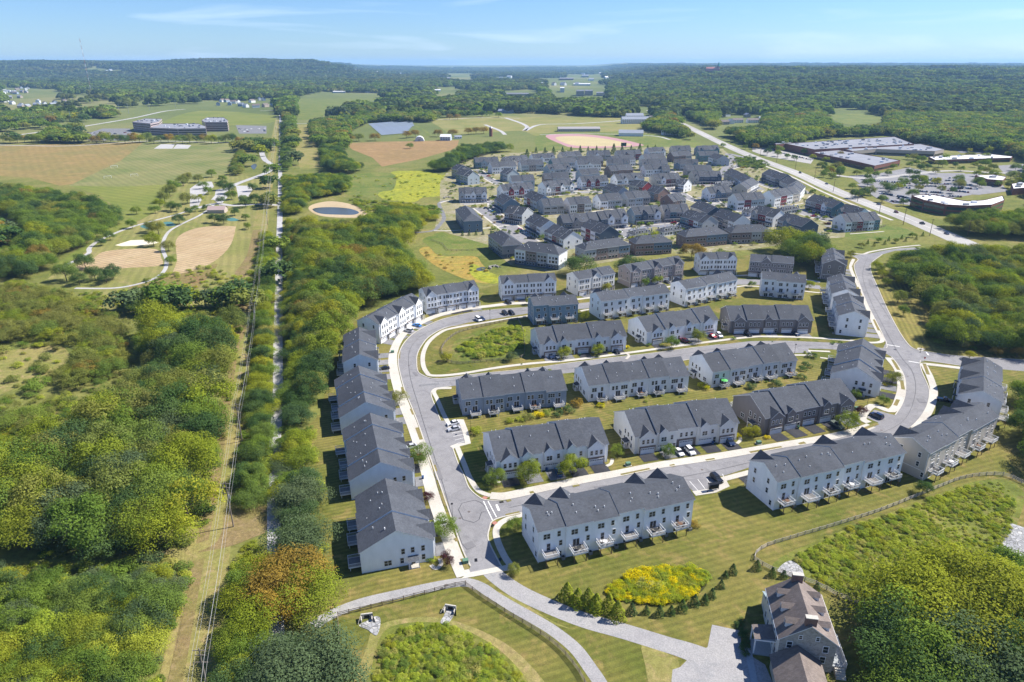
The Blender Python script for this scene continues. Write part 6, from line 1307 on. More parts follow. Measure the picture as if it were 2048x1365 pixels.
for x, y, h, c, s_, lb in ((578, 1150, 10, 'autumn', 'oak', 'orange and yellow turning tree over the trail'), (610, 1185, 9, 'yellow', 'oak', 'bright yellow-green tree joined to the orange one over the trail'), (560, 1195, 8, 'autumn', 'round', 'smaller orange tree below the turning tree'), (600, 1325, 11, 'blue', 'oak', 'big grey-green tree over the path end'), (642, 1345, 10, 'blue', 'oak', 'grey-green tree right of the big one beside the left fence'), (562, 1350, 10, 'blue', 'round', 'grey-green tree left of the big one over the trail'),
                        (600, 985, 8, 'blue', 'oak', 'upper of the grey-green trees beside the trail'), (596, 1070, 9, 'blue', 'oak', 'lower of the grey-green trees beside the trail'), (820, 272+20, 7, 'mid', 'round', 'green tree at the top of the goldenrod field'), (1300, 480, 12, 'yellow', 'loose', 'tall thin yellow-green tree in front of the brick block'), (1385, 500, 9, 'autumn', 'round', 'reddish tree in the belt beside the deep blue block'), (1445, 515, 8, 'mid', 'round', 'lone green tree between blue block and brown block'), (1160, 528, 11, 'dark', 'oak', 'dark oak below the balcony block'), (1262, 530, 10, 'dark', 'round', 'dark green tree at the left of the mauve row'), (1565, 478, 14, 'yellow', 'round', 'tall bright yellow-green tree of the belt'), (1600, 482, 14, 'yellow', 'round', 'second bright yellow-green tree of the belt, just right of the tallest')):
    P = G(x, y, h*.6); tree((P.x, P.y), h, s_, c, lb, None, 1.15, z=0)
for i, x in enumerate((925, 938, 952, 966, 982, 1000, 1018, 1035)):
    T((x, 472-i*.6), 3.4, 'cone', 'dark', '%s tiny conifer from the left by the footway below the hip-roofed block' % ORD(i+1), 'tiny conifers of the footway hedge', 1.1)
for i in range(14):
    t = i/13; T((1592+t*120, 378+t*44+(i % 3)*2), 3.6, 'cone', 'dark', '%s small conifer from the far end of the bank beside the avenue footpath' % ORD(i+1), 'bank conifers by the avenue', 1.3)
for i in range(12):
    T((1722+i*11+(i*7) % 5, 496-i*1.6-(i % 2)*6), 3.2, 'cone' if i % 3 else 'round', 'mid' if i % 2 else 'olive', '%s sapling from the left on the tan bank above the straight street' % ORD(i+1), 'saplings on the tan bank', 1.1)

# ------------------------------------------------------------------ fences
def fence(label, px, post_m, rail_m, rails=3, h=1.25, sp=2.5, t=.07, closed=False):
    P = [G(*p) for p in px]; P = smooth(P, False, 6); L = [0]
    for i in range(1, len(P)): L.append(L[-1]+(P[i]-P[i-1]).length)
    n_ = max(2, int(L[-1]/sp)); Q = []
    for k in range(n_+1):
        s = L[-1]*k/n_; i = max(0, min(len(L)-2, next((j for j in range(len(L)-1) if L[j+1] >= s), len(L)-2)))
        f = (s-L[i])/max(1e-6, L[i+1]-L[i]); Q.append(P[i].lerp(P[i+1], f))
    e = empty('rail_fence', (Q[0].x, Q[0].y, 0), 0, label, 'fence', 'split-rail fences')
    mb = MB(); mb.box(-t, t, -t, t, 0, h+.1, post_m); pm = mb.mesh('post')
    mb = MB(); mb.box(0, 1, -.03, .03, -.075, .075, rail_m); rm = mb.mesh('rail')
    for k, q in enumerate(Q):
        o = put('post', pm, e, q-Q[0], rnd.uniform(-.1, .1))
        if k < n_:
            d = Q[k+1]-q; a = math.atan2(d.y, d.x)
            for j in range(rails):
                r_ = put('rail', rm, e, q-Q[0]+Vector((0, 0, h*(j+.75)/rails+rnd.uniform(-.03, .03))), a); r_.scale = (d.length, 1, 1)
    return e
fence('long silvered rail fence curving round the yellow-green meadow at the lower right', [(1508, 1120), (1512, 1108), (1535, 1093), (1590, 1076), (1700, 1043), (1776, 1017), (1880, 975), (1920, 960), (1965, 952), (2005, 952), (2035, 963), (2075, 985)], fencew, fencew)
fence('rail fence running from the meadow corner behind the stone house', [(1508, 1120), (1535, 1138), (1565, 1148), (1600, 1160), (1640, 1174), (1672, 1192), (1715, 1207), (1765, 1214), (1830, 1200), (1900, 1175), (1965, 1140), (2015, 1126), (2035, 1106)], woodgrey, fencew)
fence('brown rail fence along the asphalt path', [(676, 1233), (735, 1219), (791, 1205), (848, 1190), (903, 1175), (931, 1170)], woodbrown, woodgrey)
fence('brown rail fence following the path down to the lower frame edge', [(931, 1171), (956, 1190), (971, 1200), (1016, 1229), (1060, 1256), (1104, 1286), (1140, 1322), (1168, 1364), (1184, 1410)], woodbrown, woodgrey)
fence('brown rail fence down the left side of the lower basin', [(676, 1233), (680, 1295), (692, 1362), (699, 1410)], woodbrown, woodgrey)
fence('dark rail fence round the crescent basin', [(1036, 640), (1000, 646), (960, 655), (918, 666), (895, 682), (883, 702), (893, 722), (916, 729), (956, 726), (1000, 722), (1041, 717), (1049, 707), (1046, 665), (1036, 640)], woodgrey, woodgrey, 3)
fence('fence zigzagging across the lawn above the yellow wetland', [(862, 482), (885, 490), (893, 500), (903, 503), (955, 502)], woodgrey, woodgrey, 2, sp=3.5)
fence('fence behind the patchwork red and teal row', [(1700, 468), (1735, 462), (1765, 455), (1770, 452)], woodgrey, woodgrey, 3, sp=3)

# ------------------------------------------------------------------ cars
def car_parts(kind):
    """body, glasshouse with roof panel, wheel; nose towards +x"""
    Ln, W_, hb, hc = {'sedan': (4.7, 1.82, .92, 1.44), 'suv': (4.8, 1.92, 1.08, 1.74), 'truck': (5.6, 1.98, 1.1, 1.85), 'van': (5.0, 1.98, 1.1, 1.9)}[kind]
    pr = {'sedan': [(-1, .42), (-.99, .80), (-.72, .95), (-.45, 1.0), (.38, 1.0), (.62, .93), (.93, .74), (1, .45)], 'suv': [(-1, .40), (-.99, .88), (-.95, 1.0), (.36, 1.0), (.5, .98), (.92, .82), (1, .45)],
          'truck': [(-1, .42), (-1, .98), (-.2, .98), (.38, 1.0), (.55, .98), (.95, .88), (1, .45)], 'van': [(-1, .40), (-1, .98), (.5, 1.0), (.7, .95), (.97, .7), (1, .42)]}[kind]
    gp = {'sedan': [(-.74, 0), (-.46, .93), (-.30, 1), (.02, 1), (.12, .95), (.44, 0)], 'suv': [(-.97, 0), (-.86, .9), (-.78, 1), (.02, 1), (.14, .94), (.42, 0)], 'truck': [(-.26, 0), (-.2, .9), (-.15, 1), (.08, 1), (.16, .95), (.42, 0)], 'van': [(-.99, 0), (-.97, .95), (-.9, 1), (.22, 1), (.34, .93), (.66, 0)]}[kind]
    h = Ln/2; bm_b, bm_g, bm_r = MB(), MB(), MB()
    def loft(mb, prof, z0, z1, w0, w1, m, top=None, close=True):
        n_ = len(prof); A = [(x*h, -w0/2, z0+(z1-z0)*z) for x, z in prof]
        lv = lambda z: w0+(w1-w0)*z
        Lf = [(x*h*(1 if abs(x) < .9 else .985), -lv(z)/2, z0+(z1-z0)*z) for x, z in prof]; Rt = [(a, -b, c) for a, b, c in Lf]
        mb.face(Lf[::1][::-1] if False else Lf[::-1], m); mb.face(Rt, m)
        for i in range(n_-1): mb.face([Lf[i], Lf[i+1], Rt[i+1], Rt[i]], (top or m) if prof[i][1] > .9 and prof[i+1][1] > .9 else m)
        mb.face([Lf[-1], Lf[0], Rt[0], Rt[-1]], m)
    body = flat('car_paint_base', (.5, .5, .5), .3, spec=.6)
    bp = [(-1, 0)]+pr+[(1, 0)]; loft(bm_b, bp, .28, hb, W_, W_*.93, body)
    bm_b.box(h*.96, h*1.005, -W_*.3, W_*.3, .35, .55, black)
    loft(bm_g, gp, hb-.02, hc, W_*.90, W_*.70, glass, body)
    mbh = MB()
    for s in (-1, 1): mbh.box(h*.93, h*.99, s*W_*.36-.16, s*W_*.36+.16, .60, .74, white)
    mbt = MB()
    for s in (-1, 1): mbt.box(-h*1.003, -h*.97, s*W_*.40-.1, s*W_*.40+.1, .62, .86, flat('tail_lamp', (.3, .01, .01), .3))
    mw = MB(); n_ = 12; r_ = .34
    R0 = [(r_*math.cos(2*PI*k/n_), -.11, r_*math.sin(2*PI*k/n_)) for k in range(n_)]; R1 = [(a, .11, c) for a, b, c in R0]
    for k in range(n_): mw.face([R0[k], R0[(k+1) % n_], R1[(k+1) % n_], R1[k]], black)
    mw.face(R0[::-1], black); mw.face(R1, black)
    for s in (-1, 1): mw.face([(a*.6, s*.115, c*.6) for a, b, c in (R0 if s < 0 else R1)][::s], steel)
    return bm_b.mesh('body'), bm_g.mesh('cabin'), mbh.mesh('headlights'), mbt.mesh('tail_lamps'), mw.mesh('wheel'), Ln, W_
CP_ = {k: car_parts(k) for k in ('sedan', 'suv', 'truck', 'van')}
PAINT = {'white': (.78, .78, .78), 'silver': (.42, .43, .45), 'black': (.012, .013, .016), 'navy': (.015, .03, .08), 'blue': (.02, .09, .22), 'red': (.35, .02, .02), 'dark red': (.12, .01, .015), 'grey': (.12, .125, .13), 'green-grey': (.12, .14, .12), 'teal': (.02, .22, .26), 'magenta': (.45, .02, .13), 'bright blue': (.02, .2, .55)}
CM = {}
def paint_mesh(kind, i, col):
    k = (kind, i, col)
    if k not in CM:
        me = CP_[kind][i].copy(); p = flat('paint_'+col.replace(' ', '_').replace('-', '_'), PAINT[col], .25, spec=.7)
        for j, m_ in enumerate(me.materials):
            if m_.name.startswith('car_paint_base'): me.materials[j] = p
        CM[k] = me
    return CM[k]
CATN = {'sedan': 'car', 'suv': 'car', 'truck': 'pickup truck', 'van': 'van'}
def car(kind, col, fr, bk, label, group='parked cars of the near estate', parts=True, z=.045, aim=None):
    A, B = G(*fr), G(*bk); C_ = (A+B)/2; d = A-B; a = math.atan2(d.y, d.x) if aim is None else aim
    e = empty({'sedan': 'parked_car', 'suv': 'parked_car', 'truck': 'pickup_truck', 'van': 'parked_van'}[kind] if 'avenue lane' not in label else 'moving_car', (C_.x, C_.y, z), a, label, CATN[kind], group)
    put('body', paint_mesh(kind, 0, col), e); g = put('cabin', paint_mesh(kind, 1, col), e)
    _, _, hl, tl, wh, Ln, W_ = CP_[kind]
    if parts:
        put('headlights', hl, e); put('tail_lamps', tl, e)
    for sx in (-1, 1):
        for sy in (-1, 1): put('wheel', wh, e, (sx*Ln*.31, sy*(W_/2-.08), .34))
    return e
for a in [('sedan', 'white', (894, 852), (919, 847), 'white sedan in the first bay of the short parking row'), ('sedan', 'silver', (895, 863.5), (921, 858), 'silver sedan parked below the white one in the short bays'), ('suv', 'blue', (1112, 937), (1122, 959), 'blue car on the drive of the corner white row'),
          ('sedan', 'white', (1366, 916), (1350, 899), 'white sedan, left of the two on the cream row drive'), ('suv', 'white', (1388, 914), (1372, 897), 'white crossover, right of the two on the cream row drive'), ('suv', 'navy', (1466, 895), (1451, 880), 'dark blue car at the right end of the cream row'), ('suv', 'black', (1442, 969), (1423, 952), 'black car in the last of the marked bays by the mailboxes'),
          ('suv', 'navy', (1740, 829), (1765, 840), 'dark blue car alone in the bay at the street bend'), ('truck', 'green-grey', (1685, 861), (1663, 846), 'green-grey pickup on the taupe row drive'), ('truck', 'black', (1903, 806), (1876, 801), 'black pickup in the shade of the corner row'), ('suv', 'navy', (1106, 720), (1095.5, 711), 'navy car, left of the pair on the greige row drive'), ('sedan', 'silver', (1119, 720), (1107.5, 710), 'silver car, right of the pair on the greige row drive'),
          ('sedan', 'black', (1238, 711), (1228, 701), 'black sedan at the last garage of the greige row'), ('suv', 'dark red', (1359, 679), (1376, 688), 'dark red car beside the green tree of the white four-house row'), ('sedan', 'red', (1432, 678), (1416, 671.5), 'bright red sedan at the end of the white four-house row'), ('suv', 'white', (1443.5, 678), (1433, 669), 'white car right of the bright red one'), ('suv', 'black', (1501, 674.5), (1490, 668), 'black car on the first drive of the taupe row'),
          ('sedan', 'navy', (1597, 673.5), (1585, 667), 'dark car on the fourth drive of the taupe row'), ('suv', 'black', (1021, 610), (1012, 604.5), 'black car at the first garage of the white upper-road row'), ('suv', 'black', (1014, 632), (1006, 626), 'left black car in the kerbside bays above the basin'), ('suv', 'black', (1027, 631), (1019, 626), 'right black car in the kerbside bays above the basin'), ('sedan', 'navy', (1194, 587), (1183, 585), 'dark car under the porch of the cream upper row'),
          ('sedan', 'black', (1337, 567.5), (1329, 564), 'black car at the fourth garage of the mauve row'), ('sedan', 'grey', (1356, 559), (1347, 556), 'grey car at the last garage of the mauve row'), ('sedan', 'bright blue', (829, 652), (838.5, 654), 'bright blue car on the crescent bend'), ('suv', 'silver', (811, 662.5), (823.5, 665), 'silver car on the crescent bend below the bright blue one'), ('van', 'white', (962, 645), (952, 638), 'white car at the kerb inside the crescent top'),
          ('sedan', 'navy', (968, 642.5), (960, 637.5), 'dark car next to the white one inside the crescent top'), ('sedan', 'silver', (811, 899), (831, 894), 'silver car under the street tree on the crescent road'), ('suv', 'red', (824, 921), (842, 918.5), 'red car half under the street tree on the crescent road'), ('van', 'white', (864, 1055), (885.5, 1051), 'white van on a drive of the lowest left row'), ('sedan', 'black', (762, 740), (774, 738.5), 'black car outside the pale grey row on the crescent')]:
    car(a[0], a[1], a[2], a[3], a[4])
HW_ = [G(*p) for p in HW]
for i, (p, col, k) in enumerate([((1477, 330.5), 'black', 'suv'), ((1600, 347), 'black', 'suv'), ((1653, 369), 'navy', 'sedan'), ((1722, 394), 'black', 'sedan'), ((1757, 410), 'navy', 'sedan'), ((1792, 426), 'dark red', 'suv'), ((1844, 448.5), 'black', 'truck'), ((1893, 469), 'navy', 'sedan')]):
    P = G(*p); j = min(range(len(HW_)-1), key=lambda q: (HW_[q]-P).length); d = HW_[j+1]-HW_[j]
    car(k, col, p, p, '%s on the avenue lane, %s vehicle from the far end' % ({'suv': 'dark car', 'sedan': 'low dark sedan', 'truck': 'dark pickup'}[k], ORD(i+1)), 'cars driving on the avenue', z=.07, aim=math.atan2(d.y, d.x))
EC = [(c5, 105, 70, 'navy'), (c5, 200, 125, 'white'), (c5, 240, 145, 'teal'), (c5, 290, 185, 'navy'), (c5, 335, 215, 'white'), (c5, 460, 320, 'dark red'), (c5, 735, 468, 'magenta'), (c5, 770, 500, 'teal'), (c5, 830, 532, 'white'), (c5, 925, 625, 'black'), (c5, 985, 640, 'black'), (c1, 905, 592, 'red'), (c1, 600, 1062, 'white'), (c1, 765, 1045, 'grey'), (c1, 890, 1040, 'black'), (c2, 730, 845, 'dark red'), (c2, 155, 908, 'white'), (c2, 225, 905, 'black'), (c2, 900, 848, 'white'), (c3, 1840, 502, 'navy'), (c3, 1310, 828, 'red'), (c3, 1170, 872, 'dark red'), (c3, 690, 1050, 'white'), (c4, 140, 694, 'white'), (c4, 930, 325, 'white'), (c4, 1110, 390, 'blue'), (c4, 1950, 880, 'white'), (c4, 2010, 905, 'black'), (c4, 1930, 965, 'red'), (c4, 2010, 995, 'white'),
      (c6, 965, 622, 'navy'), (c6, 1020, 610, 'white'), (c6, 1140, 595, 'black'), (c6, 925, 702, 'white'), (c6, 900, 760, 'navy'), (c6, 1000, 822, 'white'), (c6, 1435, 562, 'black'), (c7, 440, 632, 'red'), (c7, 560, 655, 'blue'), (c7, 645, 708, 'white'), (c8, 660, 592, 'white'), (c8, 705, 605, 'black'), (c8, 765, 622, 'white'), (c8, 860, 658, 'white'), (c8, 620, 688, 'red'), (c8, 712, 712, 'white'), (c8, 965, 712, 'navy'), (c8, 885, 832, 'dark red'), (c1, 1480, 1040, 'silver'), (c4, 870, 1070, 'navy'), (c4, 920, 1080, 'white'), (c4, 990, 1100, 'black')]
PLC = {id(c1): 'in the lanes by the goldenrod field', id(c2): 'in the middle estate lanes', id(c3): 'near the estate entrance lanes', id(c4): 'in the lanes towards the avenue', id(c5): 'in the long diagonal estate car park', id(c6): 'in the inner estate court', id(c7): 'beside the five black porches', id(c8): 'in the visitor car park'}
for i, (f, x, y, col) in enumerate(EC):
    p = f(x, y); car('suv' if i % 2 else 'sedan', col, p, p, uniq('%s %s %s,' % (col, 'crossover' if i % 2 else 'sedan', PLC[id(f)]), '%s there'), 'parked cars of the far estate', False, .06, aim=R(-35+90*(i % 3 == 0)) if f is c5 else R((i*53) % 180))

# ------------------------------------------------------------------ poles, wires, lamps and small street furniture
PT = [(398, 1300), (451, 967), (472, 809), (490.5, 709), (504.7, 607), (515.5, 534), (524, 470), (531, 415), (537.5, 365), (543, 320), (548, 284), (551, 255), (554, 232)]
tops = []
for i, p in enumerate(PT):
    H_ = 14.0; P = G(p[0], p[1], H_); e = empty('power_pole', (P.x, P.y, 0), 0, ('%s wooden power pole up the mown corridor from the bottom' % ORD(i+1)), 'power pole', 'wooden poles of the power line')
    mb = MB(); mb.beam((0, 0, 0), (0, 0, H_+.4), .19, woodgrey, 6, .12); mb.build('pole', e)
    for z, w_ in ((H_-.2, 1.3), (H_-1.4, 1.0), (H_-3.2, 1.2)): mb = MB(); mb.box(-w_, w_, -.06, .06, z, z+.13, woodgrey); mb.build('crossarm', e)
    if i % 3 == 1: mb = MB(); mb.beam((.35, 0, H_-4.8), (.35, 0, H_-3.7), .26, steel, 8); mb.build('transformer', e)
    tops.append(P)
wirem = flat('aluminium_wire', (.30, .30, .30), .5)
e = empty('power_line', (0, 0, 0), 0, 'bundle of overhead wires strung pole to pole above the mown corridor', 'overhead wires')
T0 = [tops[0]+(tops[0]-tops[1])]+tops
for ox, oz in ((-1.2, .1), (1.2, .1), (-.9, -1.1), (.9, -1.1), (1.1, -2.9)):
    mb = MB()
    for a, b in zip(T0[:-1], T0[1:]):
        L_ = (b-a).length; pv = None
        for k in range(7):
            t = k/6; q = a.lerp(b, t)+Vector((ox, 0, oz-4*t*(1-t)*min(1.6, L_*.018)))
            if pv is not None: mb.beam(pv, q, (.02 if a.y < 400 else .035), wirem, 3)
            pv = q
    mb.build('wire', e)
for i, (x, y) in enumerate([(1666, 384), (1714.5, 404), (1758, 428), (1806, 450), (1859, 472), (1628.7, 358.6), (1934, 474), (1590, 340), (1553, 325), (1520, 313), (1460, 290)]):
    P = G(x, y); e = empty('utility_pole', (P.x, P.y, 0), 0, 'brown utility pole, %s on the avenue nearest the patchwork row' % ORD(i+1), 'utility pole', 'utility poles along the avenue')
    mb = MB(); mb.beam((0, 0, 0), (0, 0, 12.5), .24, woodbrown, 5, .16); mb.build('pole', e); mb = MB(); mb.box(-1.2, 1.2, -.07, .07, 11.6, 11.8, woodbrown); mb.build('crossarm', e)
for i, (x, y, hh) in enumerate([(1484.5, 208, 42), (1656, 207, 30), (1782, 222, 42), (1580, 192, 36), (258, 228, 25), (240, 229, 25), (143, 244, 22), (110, 246, 22), (300, 222, 22), (352, 216, 22)]):
    P = G(x, y); P.z = terrain(P.x, P.y); e = empty('transmission_pole', P, 0, ('%s dark transmission mast from the left above the right-hand woods' % ORD(1+[1484.5, 1580, 1656, 1782].index(x))) if x > 1000 else '%s tall line pole beside the country lane' % ORD(i-3), 'transmission pole', 'tall poles of the distance')
    mb = MB(); mb.beam((0, 0, 0), (0, 0, hh), .5, woodbrown if x > 1000 else steel, 5, .3); mb.build('pole', e)
    mb = MB()
    for k in (0.98, .9, .82): mb.box(-2.4, 2.4, -.1, .1, hh*k-.15, hh*k+.1, woodbrown if x > 1000 else steel)
    mb.build('crossarm', e)
# radio mast
P = G(184, 191); P.z = 0; e = empty('radio_mast', P, 0, 'tall red and white lattice radio mast rising over the left skyline', 'radio mast')
mb = MB(); redp = flat('mast_red', (.35, .12, .10), .6)
for k in range(16):
    m_ = redp if k % 2 else white; z0, z1 = k*13.0, (k+1)*13.0
    for j in range(3):
        a, b = 2*PI*j/3, 2*PI*(j+1)/3; pa, pb = (1.1*math.cos(a), 1.1*math.sin(a)), (1.1*math.cos(b), 1.1*math.sin(b))
        mb.beam((*pa, z0), (*pa, z1), .16, m_, 3)
        for q in range(3): mb.beam((*pa, z0+q*4.33), (*pb, z0+(q+1)*4.33), .09, m_, 3)
mb.build('lattice_tower', e); mb = MB(); mb.beam((0, 0, 208), (0, 0, 214), .15, steel, 4); mb.build('antenna', e)
for j in range(3):
    mb = MB(); a = 2*PI*j/3+.4
    for z in (80, 140, 200): mb.beam((90*math.cos(a), 90*math.sin(a), 0), (0, 0, z), .05, steel, 3)
    mb.build('guy_wire', e)
def lamp(p, lb, h=5.2):
    P = G(*p); e = empty('street_lamp', (P.x, P.y, .05), 0, lb, 'street lamp', 'black street lamps'); mb = MB(); mb.beam((0, 0, 0), (0, 0, h), .07, black, 6, .05); mb.build('pole', e)
    mb = MB(); mb.beam((0, 0, 0), (0, 0, .35), .14, black, 6); mb.build('base', e); mb = MB(); mb.prism([(-.3, -.3), (.3, -.3), (.3, .3), (-.3, .3)], h, h+.14, black); mb.prism([(-.12, -.12), (.12, -.12), (.12, .12), (-.12, .12)], h+.14, h+.24, black); mb.build('lamp_head', e)
for p, lb in (((1415, 985), 'black street lamp beside the mailbox cluster'), ((941, 865), 'street lamp at the corner of the short parking bays'), ((980, 641), 'street lamp inside the crescent top'), ((1588, 712), 'street lamp at the parking bay of the middle street'), ((1732, 819), 'street lamp by the bay at the street bend'), ((1840, 706), 'street lamp at the side road junction'), ((1000, 724), 'street lamp on the basin side of the middle street'), ((905, 1040), 'street lamp between two left driveways')): lamp(p, lb)
gbx = flat('utility_green', (.10, .19, .13), .6)
for p, lb in (((1256, 931), 'green transformer box on the lawn left of the cream row'), ((1517, 888), 'green transformer box below the cream and taupe gap'), ((1713, 819.5), 'green transformer box by the street bend bay'), ((931, 1126), 'green transformer box in the lower planting strip'), ((785, 706), 'green transformer box among the crescent drives'), ((1221, 690), 'green transformer box near the middle street')):
    P = G(*p); e = empty('transformer_box', (P.x, P.y, 0), R(15), lb, 'utility box', 'green utility boxes'); mb = MB(); mb.box(-.95, .95, -.8, .8, 0, .12, concrete); mb.build('pad', e)
    mb = MB(); mb.face([(-.7, -.6, .12), (.7, -.6, .12), (.7, -.6, .85), (-.7, -.6, .85)], gbx); mb.box(-.7, .7, -.59, .6, .12, 1.05, gbx); mb.build('cabinet', e); mb = MB(); mb.box(-.72, .72, -.62, .2, 1.05, 1.09, gbx); mb.build('lid', e)
P = G(1427, 981); e = empty('mailbox_cluster', (P.x, P.y, .1), R(14), 'black cluster mailbox stand at the marked parking bays', 'mailbox')
mb = MB(); mb.box(-1.5, 1.5, -.25, .25, .5, 1.7, black); mb.build('cabinet', e); mb = MB(); mb.box(-1.8, 1.8, -.6, .6, 2.2, 2.32, black); mb.build('roof', e)
for x in (-1.6, 1.6): mb = MB(); mb.box(x-.05, x+.05, -.05, .05, 0, 2.2, black); mb.build('post', e)
# stop sign
P = G(1847, 727); e = empty('stop_sign', (P.x, P.y, 0), R(-8), 'red octagonal STOP sign at the side road junction', 'stop sign'); mb = MB(); mb.beam((0, .04, 0), (0, .04, 2.9), .035, steel, 5); mb.build('post', e)
mb = MB(); sred = flat('sign_red', (.45, .02, .025), .5); O8 = [(.42*math.cos(PI/8+k*PI/4), .42*math.sin(PI/8+k*PI/4)) for k in range(8)]; mb.face([(x, 0, 2.5+z) for x, z in O8], sred); mb.face([(x, .015, 2.5+z) for x, z in O8][::-1], steel); mb.build('face', e)
fc = bpy.data.curves.new('lettering', 'FONT'); fc.body = 'STOP'; fc.size = .30; fc.align_x = 'CENTER'; fc.align_y = 'CENTER'; fc.materials.append(white); fo = bpy.data.objects.new('lettering_curve', fc); lm = bpy.data.meshes.new_from_object(fo); lo = put('lettering', lm, e, (0, -.01, 2.5)); lo.rotation_euler = (PI/2, 0, 0)
# driveways
DRV = [((1015, 962, 1051, 950), 'd'), ((1060, 945, 1090, 942), 'm'), ((1098, 940, 1130, 932), 'm'), ((1155, 935, 1180, 925), 'd'), ((1184, 928, 1212, 920), 'd')]
def drives(A, B, n_, L0, L1, mats, back=0.2, wdr=5.2, off=0):
    """asphalt drives in front of a row whose garage line runs from A to B (metres)"""
    u = (B-A); Ln = u.length; u.normalize(); nn = Vector((u.y, -u.x, 0))
    for i in range(n_):
        c = A+u*(Ln*(i+.5)/n_+off); l = L0+(L1-L0)*i/max(1, n_-1); m_ = {'d': asph_dark, 'm': asph_mid, 'l': asphalt}[mats[i % len(mats)]]
        P = [c-u*wdr/2+nn*(-back), c-u*wdr/2+nn*l, c+u*wdr/2+nn*l, c+u*wdr/2+nn*(-back)]
        patch('driveway', [(p.x, p.y) for p in P], m_, ZL['drive'], world=True, sm=False)
def DL(a, b): A, B = G(*a), G(*b); A.z = B.z = 0; return A, B
drives(*DL((993, 958), (1214, 924)), 5, 5.2, 5.6, 'dmmdd'); drives(*DL((1268, 909), (1472, 880)), 5, 5.2, 5.6, 'dmddd'); drives(*DL((1526, 870), (1704, 834)), 5, 5.6, 5.4, 'ddddm')
drives(*DL((1080, 716), (1251, 700)), 5, 5.0, 5.4, 'mmddd'); drives(*DL((1292, 691), (1433, 669)), 4, 5.2, 5.6, 'dmmd'); drives(*DL((1458, 667), (1621, 667)), 5, 5.5, 5.5, 'ddmdm')
for (a, z, an, L_, n_, mt) in (((866, 1081), 6.2, 106, 23, 3, 'mdd'), ((825, 944), 6.2, 106.5, 29.5, 4, 'mdld'), ((787, 823), 6.2, 106.5, 29.5, 4, 'mmld'), ((754, 722), 9.0, 102, 29.5, 4, 'lmlm'), ((758, 650), 9.3, 65, 36, 5, 'lmllm'), ((1759, 765), 6.4, 61, 31, 4, 'dmdd'), ((1692, 532), 9.3, 69, 29, 4, 'lmml'), ((1718, 593), 9.3, 71, 29, 4, 'lmml'), ((1737, 638), 9.3, 71, 28, 4, 'lmml')):
    A, B = WD(a, z, an, L_); drives(A, B, n_, 6.5, 6.5, mt)
for (a, b, D_, n_, L_) in (((1547, 1023), (1797, 958), 12.4, 6, 5), ((1845, 962), (1985, 880), 12.4, 5, 7), ((1077, 1128), (1381, 1056), 12.4, 6, 5), ((926, 833), (1132, 811), 16.5, 5, 5), ((1177, 805), (1375, 781), 16.5, 5, 5), ((1423, 777), (1589, 749), 16.5, 5, 5)):
    A, B = DL(a, b); u = (B-A).normalized(); nn = Vector((-u.y, u.x, 0)); drives(B+nn*D_, A+nn*D_, n_, L_, L_, 'md')
drives(*DL((1004, 602), (1112, 596)), 4, 6, 6, 'mdlm'); drives(*DL((1156, 593), (1228, 580)), 3, 6, 6, 'md'); drives(*DL((1260, 576), (1365, 558)), 5, 6, 6, 'mdl'); drives(*DL((854, 629), (957, 613)), 5, 6, 6, 'dmd')
# walks at the porches and culverts
for pts in ([(862, 1131), (872, 1138), (882, 1130), (880, 1118)], [(972, 938), (985, 957), (1000, 966)], [(1225, 918), (1222, 928), (1213, 933)], [(1476, 872), (1481, 880), (1474, 888)], [(1250, 706), (1258, 712), (1252, 719)]): strip('front_walk', pts, 1.1, concrete, .06)
for p, rz, lb in (((734, 1237), R(10), 'concrete culvert mouth at the left riprap apron'), ((901, 1220), R(-12), 'concrete culvert mouth below the path fence'), ((985, 414), R(30), 'pale concrete outlet by the goldenrod field') if False else ((892, 396), R(40), 'pale concrete outlet by the goldenrod field'), ((985, 535), R(35), 'concrete outlet frame above the wetland pool')):
    P = G(*p); e = empty('culvert', (P.x, P.y, 0), rz, lb, 'culvert', 'storm drain culverts'); s = 1 if p[1] > 1000 else 2.2
    mb = MB(); mb.box(-1.3*s, 1.3*s, 0, .3, 0, 1.3, concrete); mb.build('headwall', e)
    for q in (-1, 1): mb = MB(); mb.face([(q*1.3*s, 0, 0), (q*1.9*s, -1.6*s, 0), (q*1.9*s, -1.6*s, .4), (q*1.3*s, 0, 1.3)], concrete); mb.box(min(q*1.1*s, q*1.3*s), max(q*1.1*s, q*1.3*s), -1.3*s, 0, 0, .9, concrete); mb.build('wing_wall', e)
    mb = MB(); mb.box(-.6, .6, -.02, .0, .1, .95, black); mb.build('mouth_shade_plate', e)  # black plate on the solid headwall stands for the shade inside the pipe mouth
